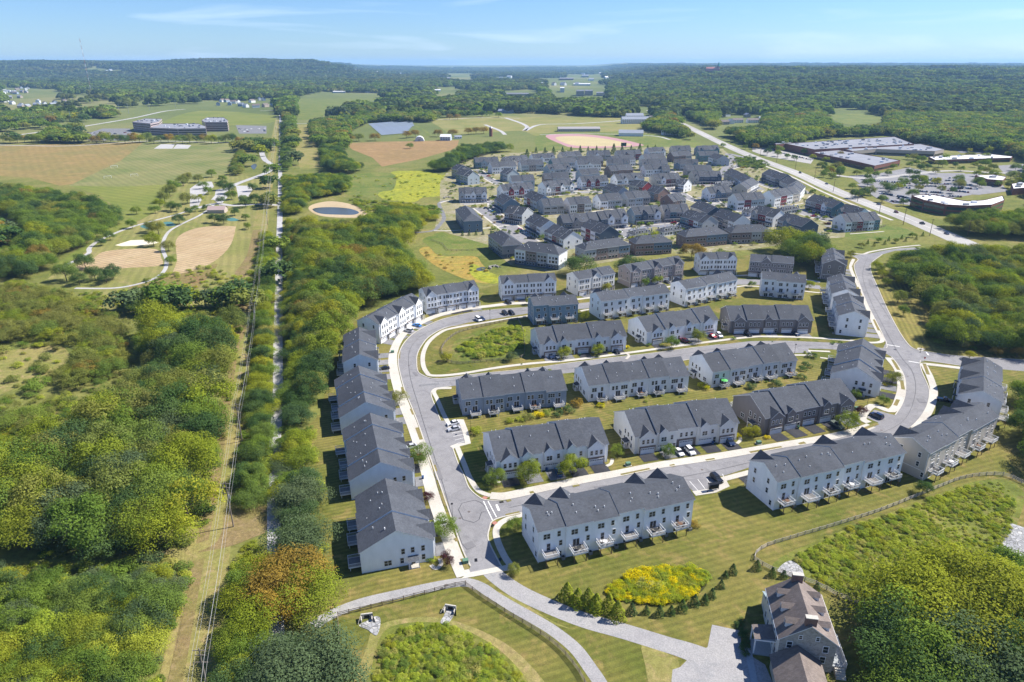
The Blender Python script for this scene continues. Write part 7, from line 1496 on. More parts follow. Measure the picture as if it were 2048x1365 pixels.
# ------------------------------------------------------------------ stone farmhouse at the lower right
def stone_house():
    A = G(1561, 1272, 8.2); B = G(1676, 1287, 8.2); A.z = B.z = 0
    far = G(1536, 1174, 8.2); far.z = 0
    v = (far-A).normalized(); D = (far-A).length; u = Vector((v.y, -v.x, 0)); W_ = (B-A).dot(u)
    org = A; rz = math.atan2(u.y, u.x)
    e = empty('stone_house', (org.x, org.y, 0), rz, 'brown-roofed grey fieldstone house with six dormers and brick chimneys', 'house')
    He, zr = 7.6, 11.6; xm = W_/2
    mb = MB()
    mb.face([(0, 0, 0), (W_, 0, 0), (W_, 0, He), (xm, 0, zr), (0, 0, He)], greystone); mb.face([(W_, D, 0), (0, D, 0), (0, D, He), (xm, D, zr), (W_, D, He)], greystone)
    mb.face([(W_, 0, 0), (W_, D, 0), (W_, D, He), (W_, 0, He)], greystone); mb.build('wall', e)
    mb = MB(); cream_ = siding('cream_render', (.60, .58, .52)); mb.face([(0, D, 0), (0, 0, 0), (0, 0, He), (0, D, He)], cream_); mb.build('side_wall', e)
    s = (zr-He)/xm
    for sg in (-1, 1):
        mb = MB(); xe = -.4 if sg < 0 else W_+.4; ze = He-.4*s; q = [(xe, -.3, ze+.18), (xm, -.3, zr+.18), (xm, D+.3, zr+.18), (xe, D+.3, ze+.18)]
        mb.face(q if sg > 0 else q[::-1], roofb); w_ = [(xe, -.3, ze), (xm, -.3, zr), (xm, -.3, zr+.18), (xe, -.3, ze+.18)]; mb.face(w_ if sg < 0 else w_[::-1], trimw)
        mb.face([(xe, -.3, ze), (xe, D+.3, ze), (xe, D+.3, ze+.18), (xe, -.3, ze+.18)], trimw); mb.face([(xe, -.3, ze-.02), (xe, D+.3, ze-.02), (xm, D+.3, zr-.02), (xm, -.3, zr-.02)], trimw); mb.build('roof', e)
        mb = MB(); mb.box(xe-.08 if sg < 0 else xe, xe if sg < 0 else xe+.08, -.3, D+.3, ze-.05, ze+.12, trimw); mb.build('gutter', e)
        for k in range(3):
            yc = D*(.2+.3*k); x0 = 1.3 if sg < 0 else W_-1.3; z0 = He+1.3*s; zt = z0+1.5; xr = x0+(-sg)*(1.5/s+.7)*1.0
            d = empty('dormer', (0, 0, 0)); d.parent = e
            mb = MB(); xa, xb = x0, x0-sg*(1.6/s)
            mb.face([(xa, yc-.75, z0), (xa, yc+.75, z0), (xa, yc+.75, zt), (xa, yc, zt+.6), (xa, yc-.75, zt)][::(1 if sg > 0 else -1)], trimw)
            mb.face([(xa, yc-.75, z0), (xa, yc-.75, zt), (xb, yc-.75, zt)], trimw); mb.face([(xa, yc+.75, z0), (xb, yc+.75, zt), (xa, yc+.75, zt)], trimw); mb.build('dormer_wall', d)
            mb = MB(); xo = xa+sg*.2; xb2 = x0-sg*(2.1/s)
            mb.face([(xo, yc-.95, zt-.12), (xb, yc-.95, zt-.12), (xb2, yc, zt+.68), (xo, yc, zt+.68)][::(1 if sg > 0 else -1)], roofb); mb.face([(xo, yc+.95, zt-.12), (xo, yc, zt+.68), (xb2, yc, zt+.68), (xb, yc+.95, zt-.12)][::(1 if sg > 0 else -1)], roofb); mb.build('dormer_roof', d)
            f = put('window', WIN['s'][0], d, (xa+sg*.0, yc, z0+.15), PI/2 if sg > 0 else -PI/2); f.scale = (1, 1, .8); put('pane', WIN['s'][1], f)
    redbr = stone('chimney_brick', [(.16, .07, .05), (.22, .10, .07), (.13, .06, .05)], .2, (.22, .19, .17))
    for y in (.9, D-.7):
        mb = MB(); mb.box(xm-1.1, xm+1.1, y-.45, y+.45, zr-1.4, zr+1.5, redbr); mb.box(xm-1.2, xm+1.2, y-.55, y+.55, zr+1.5, zr+1.65, concrete); mb.build('chimney', e)
    for x, z, k in ((W_*.18, 5.4, 'w'), (W_*.82, 5.2, 'w'), (W_*.80, 2.4, 'w'), (W_*.35, 8.0, 'q'), (W_*.65, 8.0, 'q'), (W_*.78, .2, 'q'), (W_*.2, 2.2, 'w')): window(e, k, x, 0, z)
    for y in range(5): window(e, 'w', 0, 2+y*(D-4)/4, 5.2, 3); window(e, 'w', W_, 2+y*(D-4)/4, 5.2, 1)
    for y in (0, 1, 3, 4): window(e, 'w', 0, 2+y*(D-4)/4, 1.4, 3); window(e, 'w', W_, 2+y*(D-4)/4, 1.4, 1)
    # entrance porch on the left side
    mb = MB(); yp = D*.30; mb.face([(-4.2, yp-2, 4.3), (0, yp-2, 4.9), (0, yp+2.2, 4.9), (-4.2, yp+2.2, 4.3)], roofb); mb.box(-4.2, 0, yp-2, yp+2.2, 3.9, 4.28, trimw); mb.build('porch_roof', e)
    for a, b in ((-4.0, yp-1.8), (-4.0, yp+2.0), (-.3, yp-1.8)): mb = MB(); mb.box(a-.13, a+.13, b-.13, b+.13, 0, 3.9, trimw); mb.build('porch_post', e)
    mb = MB(); mb.box(-4.2, 0, yp-2, yp+2.2, 0, .3, flat('flagstone', (.30, .32, .33), .8, .1)); mb.build('porch_floor', e)
    # little metal-roofed wing at the far end
    mb = MB(); mb.box(.2, W_*.75, D, D+3.6, 0, 3.6, cream_); mb.build('rear_wing', e)
    mb = MB(); met = flat('standing_seam_roof', (.34, .42, .44), .4, metal=.3); mb.face([(0, D+3.9, 3.5), (0, D, 5.2), (W_*.8, D, 5.2), (W_*.8, D+3.9, 3.5)], met)
    for k in range(14): x = W_*.8*k/13; mb.beam((x, D+3.9, 3.53), (x, D, 5.23), .04, met, 4)
    mb.build('metal_roof', e)
    # rear terrace on the right with white rail and steps
    mb = MB(); mb.box(W_, W_+3.0, .5, D*.6, 0, 1.4, greystone, top=MC['flagstone']); mb.build('terrace', e)
    mb = MB()
    for k in range(int(D*.6/.25)): mb.box(W_+2.9, W_+2.96, .5+k*.25, .56+k*.25, 1.4, 2.3, white)
    mb.box(W_+2.88, W_+2.98, .5, D*.6, 2.3, 2.4, white); mb.build('railing', e)
    for k in range(5): mb = MB(); mb.box(W_+.6, W_+2.6, -1.6+k*.4, -1.2+k*.4, 0, .25*(k+1), concrete); mb.build('step', e)
    # garage wing with hipped gable, joined in front
    g = empty('garage_building', (org.x, org.y, 0), rz, 'brown-roofed garage standing in front of the stone house gable', 'garage')
    g0, g1, y1, y0 = -1.2, 8.2, -.6, -9.5; hz, hr = 3.2, 6.4; xm2 = (g0+g1)/2
    mb = MB(); tanr = siding('tan_render', (.42, .38, .30)); mb.box(g0, g1, y0, y1, 0, hz, tanr, skip='tb'); mb.face([(g0, y0, hz), (g1, y0, hz), (xm2, y0, hr)], tanr); mb.face([(g1, y1, hz), (g0, y1, hz), (xm2, y1, hr)], tanr); mb.build('wall', g)
    for sg in (-1, 1):
        xe = g0-.4 if sg < 0 else g1+.4; mb = MB(); q = [(xe, y0-.4, hz-.1), (xm2, y0-.4, hr+.15), (xm2, y1+.4, hr+.15), (xe, y1+.4, hz-.1)]; mb.face(q if sg > 0 else q[::-1], roofb)
        w_ = [(xe, y0-.4, hz-.3), (xm2, y0-.4, hr-.05), (xm2, y0-.4, hr+.15), (xe, y0-.4, hz-.1)]; mb.face(w_ if sg < 0 else w_[::-1], trimw); mb.build('roof', g)
    for x in (1.0, 5.8): o_ = garage(g, x, y0-.01); o_.scale = (.62, 1, 1)
    for k in range(7): P = org+u*(-5.5+rnd.uniform(-.4, .4))+v*(2+k*1.6); tree((P.x, P.y), 1.1+.3*(k % 2), 'bush', 'dark', '%s dark foundation shrub along the stone house front' % ORD(k+1), 'foundation shrubs of the stone house', 1.1, cat='shrub', z=0)
    P0 = org+u*(-5.2); strip('front_walk', [(org+u*(-4.9)+v*(t*.1)).to_tuple() for t in (-60, -20, 20, 40)], 1.4, MC['flagstone'], .07, world=True)
stone_house()

# ------------------------------------------------------------------ buildings of the middle distance and beyond
def block(name, pts, h, mat, label, roof=None, cat='building', wins=None, parapet=.6, base=0.0, band=None, group=None, rtop=True):
    """flat-roofed block on a surveyed outline, with parapet, window strips and roof units"""
    P = [G(*p, h) for p in pts]; P = [Vector((p.x, p.y, 0)) for p in P]
    ar = sum(P[i].x*P[(i+1) % len(P)].y-P[(i+1) % len(P)].x*P[i].y for i in range(len(P)))
    if ar < 0: P.reverse()
    c = sum(P, Vector())/len(P); zz = terrain(c.x, c.y); e = empty(name, (c.x, c.y, zz), 0, label, cat, group); Q = [p-c for p in P]
    mb = MB(); n_ = len(Q)
    for i in range(n_): a, b = Q[i], Q[(i+1) % n_]; mb.face([(a.x, a.y, 0), (b.x, b.y, 0), (b.x, b.y, h+parapet), (a.x, a.y, h+parapet)], mat); mb.face([(b.x, b.y, h), (a.x, a.y, h), (a.x, a.y, h+parapet), (b.x, b.y, h+parapet)], mat)
    mb.build('wall', e)
    tri = tessellate_polygon([Q]); me = bpy.data.meshes.new('roof'); me.from_pydata([(q.x, q.y, h+.02) for q in Q], [], [tuple(t) if (Q[t[1]]-Q[t[0]]).cross(Q[t[2]]-Q[t[0]]).z > 0 else tuple(t[::-1]) for t in tri]); me.materials.append(roof or greyroof); put('roof', me, e)
    if wins:
        mb = MB()
        for z0, z1 in wins:
            for i in range(n_):
                a, b = Q[i], Q[(i+1) % n_]; d = (b-a); L = d.length
                if L < 4: continue
                d.normalize(); o = Vector((d.y, -d.x, 0))*.06; a2, b2 = a+d*.8+o, b-d*.8+o
                mb.face([(a2.x, a2.y, z0), (b2.x, b2.y, z0), (b2.x, b2.y, z1), (a2.x, a2.y, z1)], band or glass)
        mb.build('window_band', e)
    if rtop:
        q_ = random.Random(len(label)); x0, x1 = min(q.x for q in Q), max(q.x for q in Q); y0, y1 = min(q.y for q in Q), max(q.y for q in Q); mb = MB(); k = 0
        for t in range(200):
            x, y = q_.uniform(x0, x1), q_.uniform(y0, y1)
            if all(inpoly(x+dx, y+dy, Q) for dx in (-3, 3) for dy in (-3, 3)):
                s = q_.uniform(.8, 2.2); mb.box(x-s, x+s, y-s*.6, y+s*.6, h, h+q_.uniform(.9, 2), q_.choice([white, steel, greyroof])); k += 1
                if k > max(3, (x1-x0)*(y1-y0)/700): break
        if mb.f: tag(mb.build('roof_units', e), kind='stuff')
    return e
greyroof = flat('grey_membrane_roof', (.22, .225, .25), .8, .12, .05); whiteroof = flat('white_membrane_roof', (.62, .62, .62), .7, .04, .05); redbrick = flat('red_brown_brick', (.20, .085, .06), .85, .15, .5); tanw = flat('tan_panel', (.42, .36, .31), .8, .08); pinkw = flat('pink_precast', (.40, .33, .32), .8, .06)
K = ck
block('plaza_building', [K(740, 570), K(1340, 532), K(1445, 572), K(900, 603)], 9, redbrick, 'largest grey flat roof of the shopping plaza behind the avenue')
block('plaza_building', [K(1040, 590), K(1480, 572), K(1610, 602), K(1560, 612), K(1240, 600), K(1110, 612)], 7.5, tanw, 'tan-walled plaza building with brick right end', wins=[(1, 3.6)])
block('plaza_building', [K(890, 618), K(1030, 605), K(1370, 662), K(1230, 692), K(1100, 662)], 6.5, redbrick, 'low grey-roofed plaza wing angled towards the avenue trees', wins=[(1, 3)])
block('plaza_building', [K(660, 545), K(740, 545), K(780, 566), K(690, 575)], 9, redbrick, 'small brick end block of the plaza nearest the highway trees')
block('plaza_building', [K(1525, 642), K(1850, 626), K(1985, 640), K(1975, 648), K(1560, 660)], 5, redbrick, 'long white-roofed plaza strip at the right', roof=whiteroof, wins=[(.5, 3)])
block('office_building', [K(1432, 856), K(1500, 850), K(1560, 852), K(1700, 880), K(1740, 886), K(1830, 880), K(1930, 856), K(1940, 880), K(1870, 906), K(1740, 912), K(1620, 905), K(1500, 880)], 8.5, redbrick, 'curved two-storey office with bright white roof and glass bands', roof=whiteroof, wins=[(1, 3.4), (4.6, 7)], band=flat('green_glass', (.03, .07, .06), .15, spec=.6), cat='office')
block('office_building', [K(1780, 745), K(1880, 740), K(1950, 752), K(1930, 772), K(1850, 766)], 6, redbrick, 'small white-roofed brick office at the right edge of the plaza', roof=whiteroof, wins=[(1, 4)])
block('office_building', [K(1980, 790), K(2060, 780), K(2060, 812), K(1990, 818)], 6, redbrick, 'white-roofed building cut by the right frame edge behind the plaza', roof=whiteroof)
patch('car_park', [K(1090, 745), K(1240, 735), K(1420, 700), K(1560, 730), K(1720, 730), K(1800, 790), K(1760, 850), K(1640, 870), K(1430, 852), K(1440, 890), K(1420, 905), K(1330, 895), K(1250, 865), K(1190, 820)], asphalt, .05, sm=False)
patch('car_park', [K(560, 585), K(700, 600), K(900, 650), K(880, 680), K(760, 660), K(640, 640), K(560, 612)], hwy, .05, sm=False)
patch('car_park', [K(1420, 735), K(1800, 735), K(1900, 760), K(1960, 830), K(1800, 850), K(1700, 845)], asphalt, .055, sm=False)
patch('car_park', [K(1640, 590), K(2040, 600), K(2040, 628), K(1700, 620)], asph_mid, .06, sm=False)
patch('car_park', [K(1130, 790), K(1300, 800), K(1420, 870), K(1430, 900), K(1330, 900), K(1230, 862)], asphalt, .056, sm=False)
patch('car_park', [K(1900, 690), K(2060, 680), K(2060, 730), K(1950, 745)], asphalt, .05, sm=False)
strip('plaza_drive', [K(1000, 740), K(1200, 760), K(1450, 735), K(1640, 718), K(1880, 728), K(2060, 735)], 9, hwy, .07)
qc = random.Random(5); CP2 = {}
def lotcar(x, y, lab, grp):
    col = qc.choice(['white', 'white', 'silver', 'black', 'grey', 'navy', 'dark red', 'blue']); kd = qc.choice(['sedan', 'suv'])
    k = (kd, col)
    if k not in CP2:
        mb = MB()
        for i in (0, 1):
            me = paint_mesh(kd, i, col)
            for p in me.polygons: mb.face([me.vertices[v].co for v in p.vertices], me.materials[p.material_index])
        for sx in (-1, 1): mb.box(sx*1.4-.33, sx*1.4+.33, -.9, .9, 0, .5, black)
        CP2[k] = mb.mesh('parked_car')
    P = G(x, y); o = put('parked_car', CP2[k], None, (P.x, P.y, .06), R(60)+R(90)*(qc.random() < .15)); tag(o, uniq(f"{col} {'crossover' if kd == 'suv' else 'sedan'} {lab},", "%s such there"), 'car', grp)
for (x0, y0, x1, y1, n_, ds) in ((1250, 868, 1350, 893, 12, 'in the kerbside row nearest the avenue'), (1270, 845, 1420, 872, 15, 'in the second row from the avenue'), (1310, 800, 1420, 815, 8, 'in the open middle of the plaza car park'), (1440, 830, 1600, 842, 14, 'in the row above the white-roofed office'), (1440, 800, 1740, 815, 18, 'in the long row across the plaza car park'), (1600, 825, 1740, 838, 10, 'in the right-hand row of the plaza car park'), (1520, 765, 1640, 760, 7, 'near the top of the plaza car park'), (720, 622, 880, 660, 14, 'in the pale car park beside the avenue trees'), (1230, 775, 1420, 790, 15, 'along the left plaza aisle'), (1420, 770, 1700, 775, 22, 'along the upper plaza aisle'), (1450, 785, 1760, 800, 24, 'along the second plaza aisle'), (1480, 850, 1700, 862, 16, 'behind the white-roofed office'), (1360, 870, 1440, 890, 8, 'at the avenue corner of the plaza'), (1660, 815, 1790, 820, 12, 'at the right plaza aisle')):
    for i in range(n_):
        if qc.random() < .82: t = i/(n_-1); lotcar(*K(x0+(x1-x0)*t, y0+(y1-y0)*t), ds, 'cars of the plaza car parks')
# striped office campus on the left
ci = cc(0, 80, 2.926)
off_w = [(1.2, 2.6), (4.8, 6.6), (8.6, 10.4), (12.4, 14.2)]
block('office_building', [ci(775, 482), ci(850, 462), ci(948, 464), ci(930, 482), ci(880, 492)], 16, pinkw, 'left four-storey striped office tower of the campus', wins=off_w, cat='office')
block('office_building', [ci(876, 516), ci(950, 492), ci(1160, 492), ci(1205, 508), ci(1205, 520), ci(1040, 522)], 12, pinkw, 'long three-storey striped middle wing of the campus', wins=off_w[:3], cat='office')
block('office_building', [ci(1180, 472), ci(1215, 456), ci(1310, 456), ci(1335, 474), ci(1330, 484), ci(1200, 484)], 16, pinkw, 'right four-storey striped office tower of the campus', wins=off_w, cat='office')
patch('car_park', [ci(480, 560), ci(600, 520), ci(760, 520), ci(780, 560), ci(740, 590), ci(520, 590)], asph_mid, .07, sm=False); patch('car_park', [ci(1380, 500), ci(1560, 505), ci(1560, 550), ci(1400, 550)], asph_mid, .07, sm=False)
for i in range(34):
    p = ci(500+qc.random()*260, 535+qc.random()*45) if i < 22 else ci(1400+qc.random()*150, 510+qc.random()*35); lotcar(*p, 'in the car park left of the striped offices' if i < 22 else 'in the car park right of the striped offices', 'cars of the office campus')
for i in range(34):
    x, y = (ci(20+i*42, 600+((i*7) % 4)*3)); c_ = ['mid', 'olive', 'dark', 'autumn', 'yellow'][i % 5]
    T((x, y), 10+(i % 3)*1.5, 'round', c_, f"{ORD(i+1)} tree from the left in front of the striped offices, {ADJ[c_]}", 'trees before the striped offices', 1.05)
# school, barns, church and farm buildings
def house(px, w_, d_, h, rise, rz, wm, rm, label, name='house', cat='house', win=True, group=None, ground_z=None):
    P = G(*px); z = terrain(P.x, P.y) if ground_z is None else ground_z; e = empty(name, (P.x, P.y, z), rz, label, cat, group)
    mb = MB(); wall_block(mb, -w_/2, w_/2, -d_/2, d_/2, h, h+rise, wm); mb.build('wall', e)
    mb = MB(); s = rise/(d_/2)
    for sg in (-1, 1):
        q = [(-w_/2-.4, sg*(d_/2+.4), h-.4*s+.15), (w_/2+.4, sg*(d_/2+.4), h-.4*s+.15), (w_/2+.4, 0, h+rise+.15), (-w_/2-.4, 0, h+rise+.15)]; mb.face(q if sg < 0 else q[::-1], rm)
        mb.face([(-w_/2-.4, sg*(d_/2+.4), h-.4*s-.1), (w_/2+.4, sg*(d_/2+.4), h-.4*s-.1), (w_/2+.4, sg*(d_/2+.4), h-.4*s+.15), (-w_/2-.4, sg*(d_/2+.4), h-.4*s+.15)][::sg*-1], trimw)
    mb.build('roof', e)
    if win:
        mb = MB(); n_ = max(2, int(w_/4)); fl = [1.0]+([4.0] if h > 5.5 else [])+([7.0] if h > 8.5 else [])
        for z0 in fl:
            for k in range(n_):
                x = -w_/2+w_*(k+.5)/n_
                mb.box(x-.6, x+.6, -d_/2-.06, -d_/2, z0, z0+1.5, glass); mb.box(x-.6, x+.6, d_/2, d_/2+.06, z0, z0+1.5, glass)
        tag(mb.build('windows', e), kind='stuff')
    return e
wm_ = siding('farm_white', (.70, .71, .70)); gr_ = flat('grey_metal_roof', (.24, .26, .30), .6, .05, .1); bl_ = flat('blue_barn', (.14, .20, .26), .7); gm_ = flat('grey_seam_roof', (.20, .23, .28), .5)
house(cm(1965, 490), 62, 16, 9, 5, R(5), wm_, gr_, 'long white three-storey school hall beside the highway crest', 'school_building', 'school')
house(cm(1955, 468), 40, 14, 9, 5, R(8), wm_, gr_, 'white school hall standing behind the longest one', 'school_building', 'school')
house(cm(1935, 562), 42, 22, 5.5, 4.5, R(-8), wm_, gr_, 'broad white gymnasium with grey gable roof by the running track', 'gymnasium', 'school', False)
house(cm(1630, 535), 78, 20, 5, 3, R(2), flat('beige_panel', (.45, .41, .36), .8), flat('tan_roof', (.30, .28, .28), .8, .08), 'long low beige school wing left of the white gymnasium', 'school_building', 'school')
house(cm(1208, 430), 40, 20, 6, 4, R(-15), bl_, gm_, 'blue-grey barn with seam roof, left of the pair on the campus lawn', 'barn', 'barn')
house(cm(1350, 418), 46, 18, 5, 4, R(-12), bl_, gm_, 'blue-grey barn with long seam roof, right of the pair', 'barn', 'barn'); house(cm(1310, 412), 26, 16, 5, 4, R(60), bl_, gm_, 'crosswise seam-roofed barn wing joined to the right barn', 'barn', 'barn')
house(cm(855, 588), 17, 15, 6, 3.5, R(-6), siding('pale_barn', (.40, .46, .52)), whiteroof, 'pale blue barn with a white roof at the edge of the brown field', 'barn', 'barn')
house(cm(925, 578), 12, 8, 3, 2, R(10), wm_, gr_, 'small white shed right of the pale barn', 'shed', 'shed')
# quonset shed
P = G(*cm(700, 592)); e = empty('quonset_shed', (P.x, P.y, 0), R(5), 'white round-roofed greenhouse shed beside the barns', 'shed'); mb = MB(); N_ = 12; r_ = 7.5
Aq = [(r_*math.cos(PI*k/N_), r_*math.sin(PI*k/N_)) for k in range(N_+1)]
for k in range(N_): mb.face([(Aq[k][0], -7, Aq[k][1]), (Aq[k][0], 7, Aq[k][1]), (Aq[k+1][0], 7, Aq[k+1][1]), (Aq[k+1][0], -7, Aq[k+1][1])][::-1], white)
mb.build('arched_roof', e); mb = MB(); mb.face([(x, -7, z) for x, z in Aq][::-1], flat('grey_end_wall', (.5, .52, .54), .7)); mb.face([(x, 7, z) for x, z in Aq], MC['grey_end_wall']); mb.box(-2, 2, -7.1, -7, 0, 3.6, steel); mb.build('end_wall', e)
P = G(*cm(1117, 566)); e = empty('silo', (P.x, P.y, 0), 0, 'brown silo with a pale dome above the wood edge', 'silo'); mb = MB(); mb.beam((0, 0, 0), (0, 0, 14), 3, redbrick, 14); mb.build('tower', e); mb = MB(); mb.beam((0, 0, 14), (0, 0, 15.6), 3, steel, 14, 1.8); mb.beam((0, 0, 15.6), (0, 0, 16.4), 1.8, steel, 14, .3); mb.build('dome', e)
e = house(cm(1812, 400), 34, 16, 6, 6, R(10), wm_, gr_, 'white church with a slender steeple by the highway', 'church', 'church'); mb = MB(); mb.box(12, 17, -2.5, 2.5, 0, 15, wm_); mb.build('tower', e); mb = MB(); mb.beam((14.5, 0, 15), (14.5, 0, 33), 3.2, wm_, 4, .1); mb.build('steeple', e)
house(K(118, 520), 34, 13, 6, 4, R(4), wm_, whiteroof, 'white farmhouse with many windows below the highway bend')
for i, (x, y, w_, r_, lb) in enumerate([(405, 465, 18, 20, 'white-walled house left of the roadside grove'), (440, 460, 16, 100, 'white house with end gable in the roadside grove'), (475, 455, 24, 10, 'grey-roofed house in the roadside grove'), (530, 425, 18, 95, 'white house behind the roadside grove'), (560, 455, 26, 15, 'brown-roofed long house right of the grove'), (620, 445, 22, 5, 'low tan house under tall trees right of the grove'), (35, 440, 34, 5, 'grey house at the highway crest'), (418, 420, 16, 30, 'topmost white house of the roadside grove')]):
    house(K(x, y), w_, 10, 6, 3.5, R(r_), wm_ if i % 3 else siding('old_tan', (.35, .30, .25)), gr_ if i % 2 else roofb, lb, group='houses of the roadside grove')
house(ci(1275, 1010), 14, 9, 3, 2.4, R(4), tanw, flat('pinkish_roof', (.36, .27, .25), .8), 'park shelter with a pinkish roof by the path crossing', 'park_shelter', 'shelter', False)
for i, (x, y, w_, d_, h, m_, lb) in enumerate([(860, 232, 60, 20, 7, tanw, 'long tan warehouse left of the far town'), (1260, 318, 120, 30, 7, tanw, 'long low pink-tan works on the near side of the far town'), (1640, 300, 40, 24, 20, tanw, 'tall tan apartment block of the far town'), (1690, 300, 40, 20, 18, flat('grey_panel', (.35, .36, .38), .8), 'grey apartment block right of the tall tan one'), (1535, 285, 24, 18, 18, white, 'slim white block at the left of the far town'), (1650, 262, 110, 40, 9, white, 'wide white-roofed store of the far town'), (1560, 240, 110, 30, 8, redbrick, 'long red-roofed store of the far town'), (1670, 218, 70, 30, 10, MC['grey_panel'], 'pale grey block at the back of the far town'), (1760, 312, 40, 20, 12, tanw, 'square tan block right of the far town'), (1620, 345, 50, 16, 6, redbrick, 'low brick strip in front of the far town'), (1410, 218, 30, 14, 6, white, 'little white block alone in the far woods'), (800, 298, 40, 14, 5, white, 'white shed at the far field corner'), (1090, 190, 60, 20, 6, tanw, 'tan roof deep in the distant woods'), (230, 305, 60, 16, 5, white, 'long white shed on the ploughed field edge'), (420, 305, 60, 16, 5, white, 'second white shed on the ploughed field edge')]):
    p = cm(x, y); a = G(p[0], p[1]); s_ = w_*1365/(a.y)/2; block('town_building', [(p[0]-s_, p[1]), (p[0]+s_, p[1]), (p[0]+s_, p[1]-1.8-(y < 250)*.2), (p[0]-s_, p[1]-1.8-(y < 250)*.2)], h, m_, lb, roof=whiteroof if m_ is white or i in (5,) else greyroof, wins=[(1.5, 3)]+([(5, 6.5), (9, 10.5), (13, 14.5)] if h > 15 else []), group='buildings of the far town', rtop=False)
qh = random.Random(8); nn_ = 0
HZ_ = [(0, 60, 178, 200, 16, 'in the hillside suburb at the far left'), (0, 130, 202, 222, 12, 'among the trees below the hillside suburb'), (430, 548, 200, 216, 14, 'in the cluster left of the trail end'), (60, 320, 148, 170, 16, 'scattered below the left ridge'), (130, 270, 128, 136, 12, 'high on the left ridge'), (925, 1010, 168, 180, 18, 'in the grey-roofed cluster by the far town'), (700, 880, 138, 160, 10, 'in the blue distance above the upper field'), (1000, 1240, 150, 175, 14, 'among the woods round the far town'), (1860, 1905, 163, 166, 4, 'high in the right-hand woods'), (270, 420, 160, 172, 8, 'in the trees above the office campus'), (400, 560, 176, 195, 10, 'behind the cluster left of the trail end')]
for x0, x1, y0, y1, n_, ds in HZ_:
    for i in range(n_):
        x, y = x0+(x1-x0)*(i+qh.random())/n_, qh.uniform(y0, y1); big = 1.0 if y > 175 else 1.6
        wn = qh.choice(['white', 'tan', 'grey', 'white']); dsx = 'wide' if big > 1 and i % 2 else 'small'
        house((x, y), qh.uniform(14, 22)*big*(1.3 if dsx == 'wide' else 1), 11*big, 6.5*big, 4*big, R(qh.uniform(0, 180)), {'white': wm_, 'tan': MC['old_tan'], 'grey': W3}[wn], gr_ if qh.random() < .6 else (whiteroof if y < 165 else roofb), uniq(f"{dsx} {wn} distant house {ds},", "%s from the left"), win=False, group='distant houses '+ds)
# brick hilltop seminary with a green spire on the skyline
yy = 4150; xx = (1405-1024)/FPX*yy*.985; P = Vector((xx, yy, terrain(xx, yy))); e = empty('hilltop_building', P, 0, 'red hilltop building with a green copper spire on the right skyline', 'building')
mb = MB(); mb.box(-45, 30, -8, 8, 0, 30, flat('hilltop_red', (.42, .16, .14), .8)); mb.build('wall', e); mb = MB(); gable_roof(mb, -45, 30, -8, 8, 30, 38, MC['hilltop_red']); mb.build('roof', e)
mb = MB(); mb.box(18, 30, -6, 6, 0, 42, MC['hilltop_red']); mb.build('tower', e); mb = MB(); mb.beam((24, 0, 42), (24, 0, 66), 9, flat('copper_green', (.03, .25, .20), .7), 8, .4); mb.build('spire', e)
# solar field
pvm = flat('solar_panel_blue', (.13, .16, .21), .5, .1, .3, spec=.6)
for i in range(11):
    t = i/10; a = (738+24*t, 250.5+21*t*1.0); b = (824+10*t*(1 if t < .5 else 0)-22*max(0, t-.5), 243.5+24*t); A, B = G(*a), G(*b); e = empty('solar_row', (A.x, A.y, 0), math.atan2(B.y-A.y, B.x-A.x), '%s dark blue solar panel row from the back of the solar field' % ORD(i+1), 'solar panels', 'rows of the solar field'); L = (B-A).length
    mb = MB(); mb.face([(0, -1.9, .9), (L, -1.9, .9), (L, 1.9, 2.6), (0, 1.9, 2.6)], pvm); mb.face([(0, -1.9, .86), (0, 1.9, 2.56), (L, 1.9, 2.56), (L, -1.9, .86)], steel); mb.build('panel', e)
    mb = MB()
    for k in range(int(L/9)+1): mb.box(k*9, k*9+.2, -.1, .1, 0, 1.9, steel)
    mb.build('frame', e)
# park things
for p, lb in (((229, 336), 'white soccer goal at the top of the striped pitch'), ((216, 357), 'white soccer goal at the lower left of the striped pitch'), ((269, 353), 'white soccer goal right of the lower left one')):
    P = G(*p); e = empty('soccer_goal', (P.x, P.y, 0), R(30), lb, 'soccer goal', 'soccer goals'); mb = MB()
    for x in (-3.6, 3.6): mb.beam((x, 0, 0), (x, 0, 2.4), .14, white, 5); mb.beam((x, 0, 2.4), (x, 2.0, 0), .09, white, 4); mb.beam((x, 0, 0), (x, 2.0, 0), .09, white, 4)
    mb.beam((-3.6, 0, 2.4), (3.6, 0, 2.4), .14, white, 5); mb.beam((-3.6, 2, 0), (3.6, 2, 0), .09, white, 4); mb.build('frame', e)
P = G(1247, 297); e = empty('scoreboard', (P.x, P.y, 0), R(-5), 'dark scoreboard standing by the running track', 'scoreboard'); mb = MB(); mb.box(-4, 4, -.2, .2, 3, 8, flat('scoreboard_dark', (.03, .06, .06), .5)); mb.build('board', e)
for x in (-3, 3): mb = MB(); mb.box(x-.2, x+.2, -.15, .15, 0, 3, steel); mb.build('post', e)
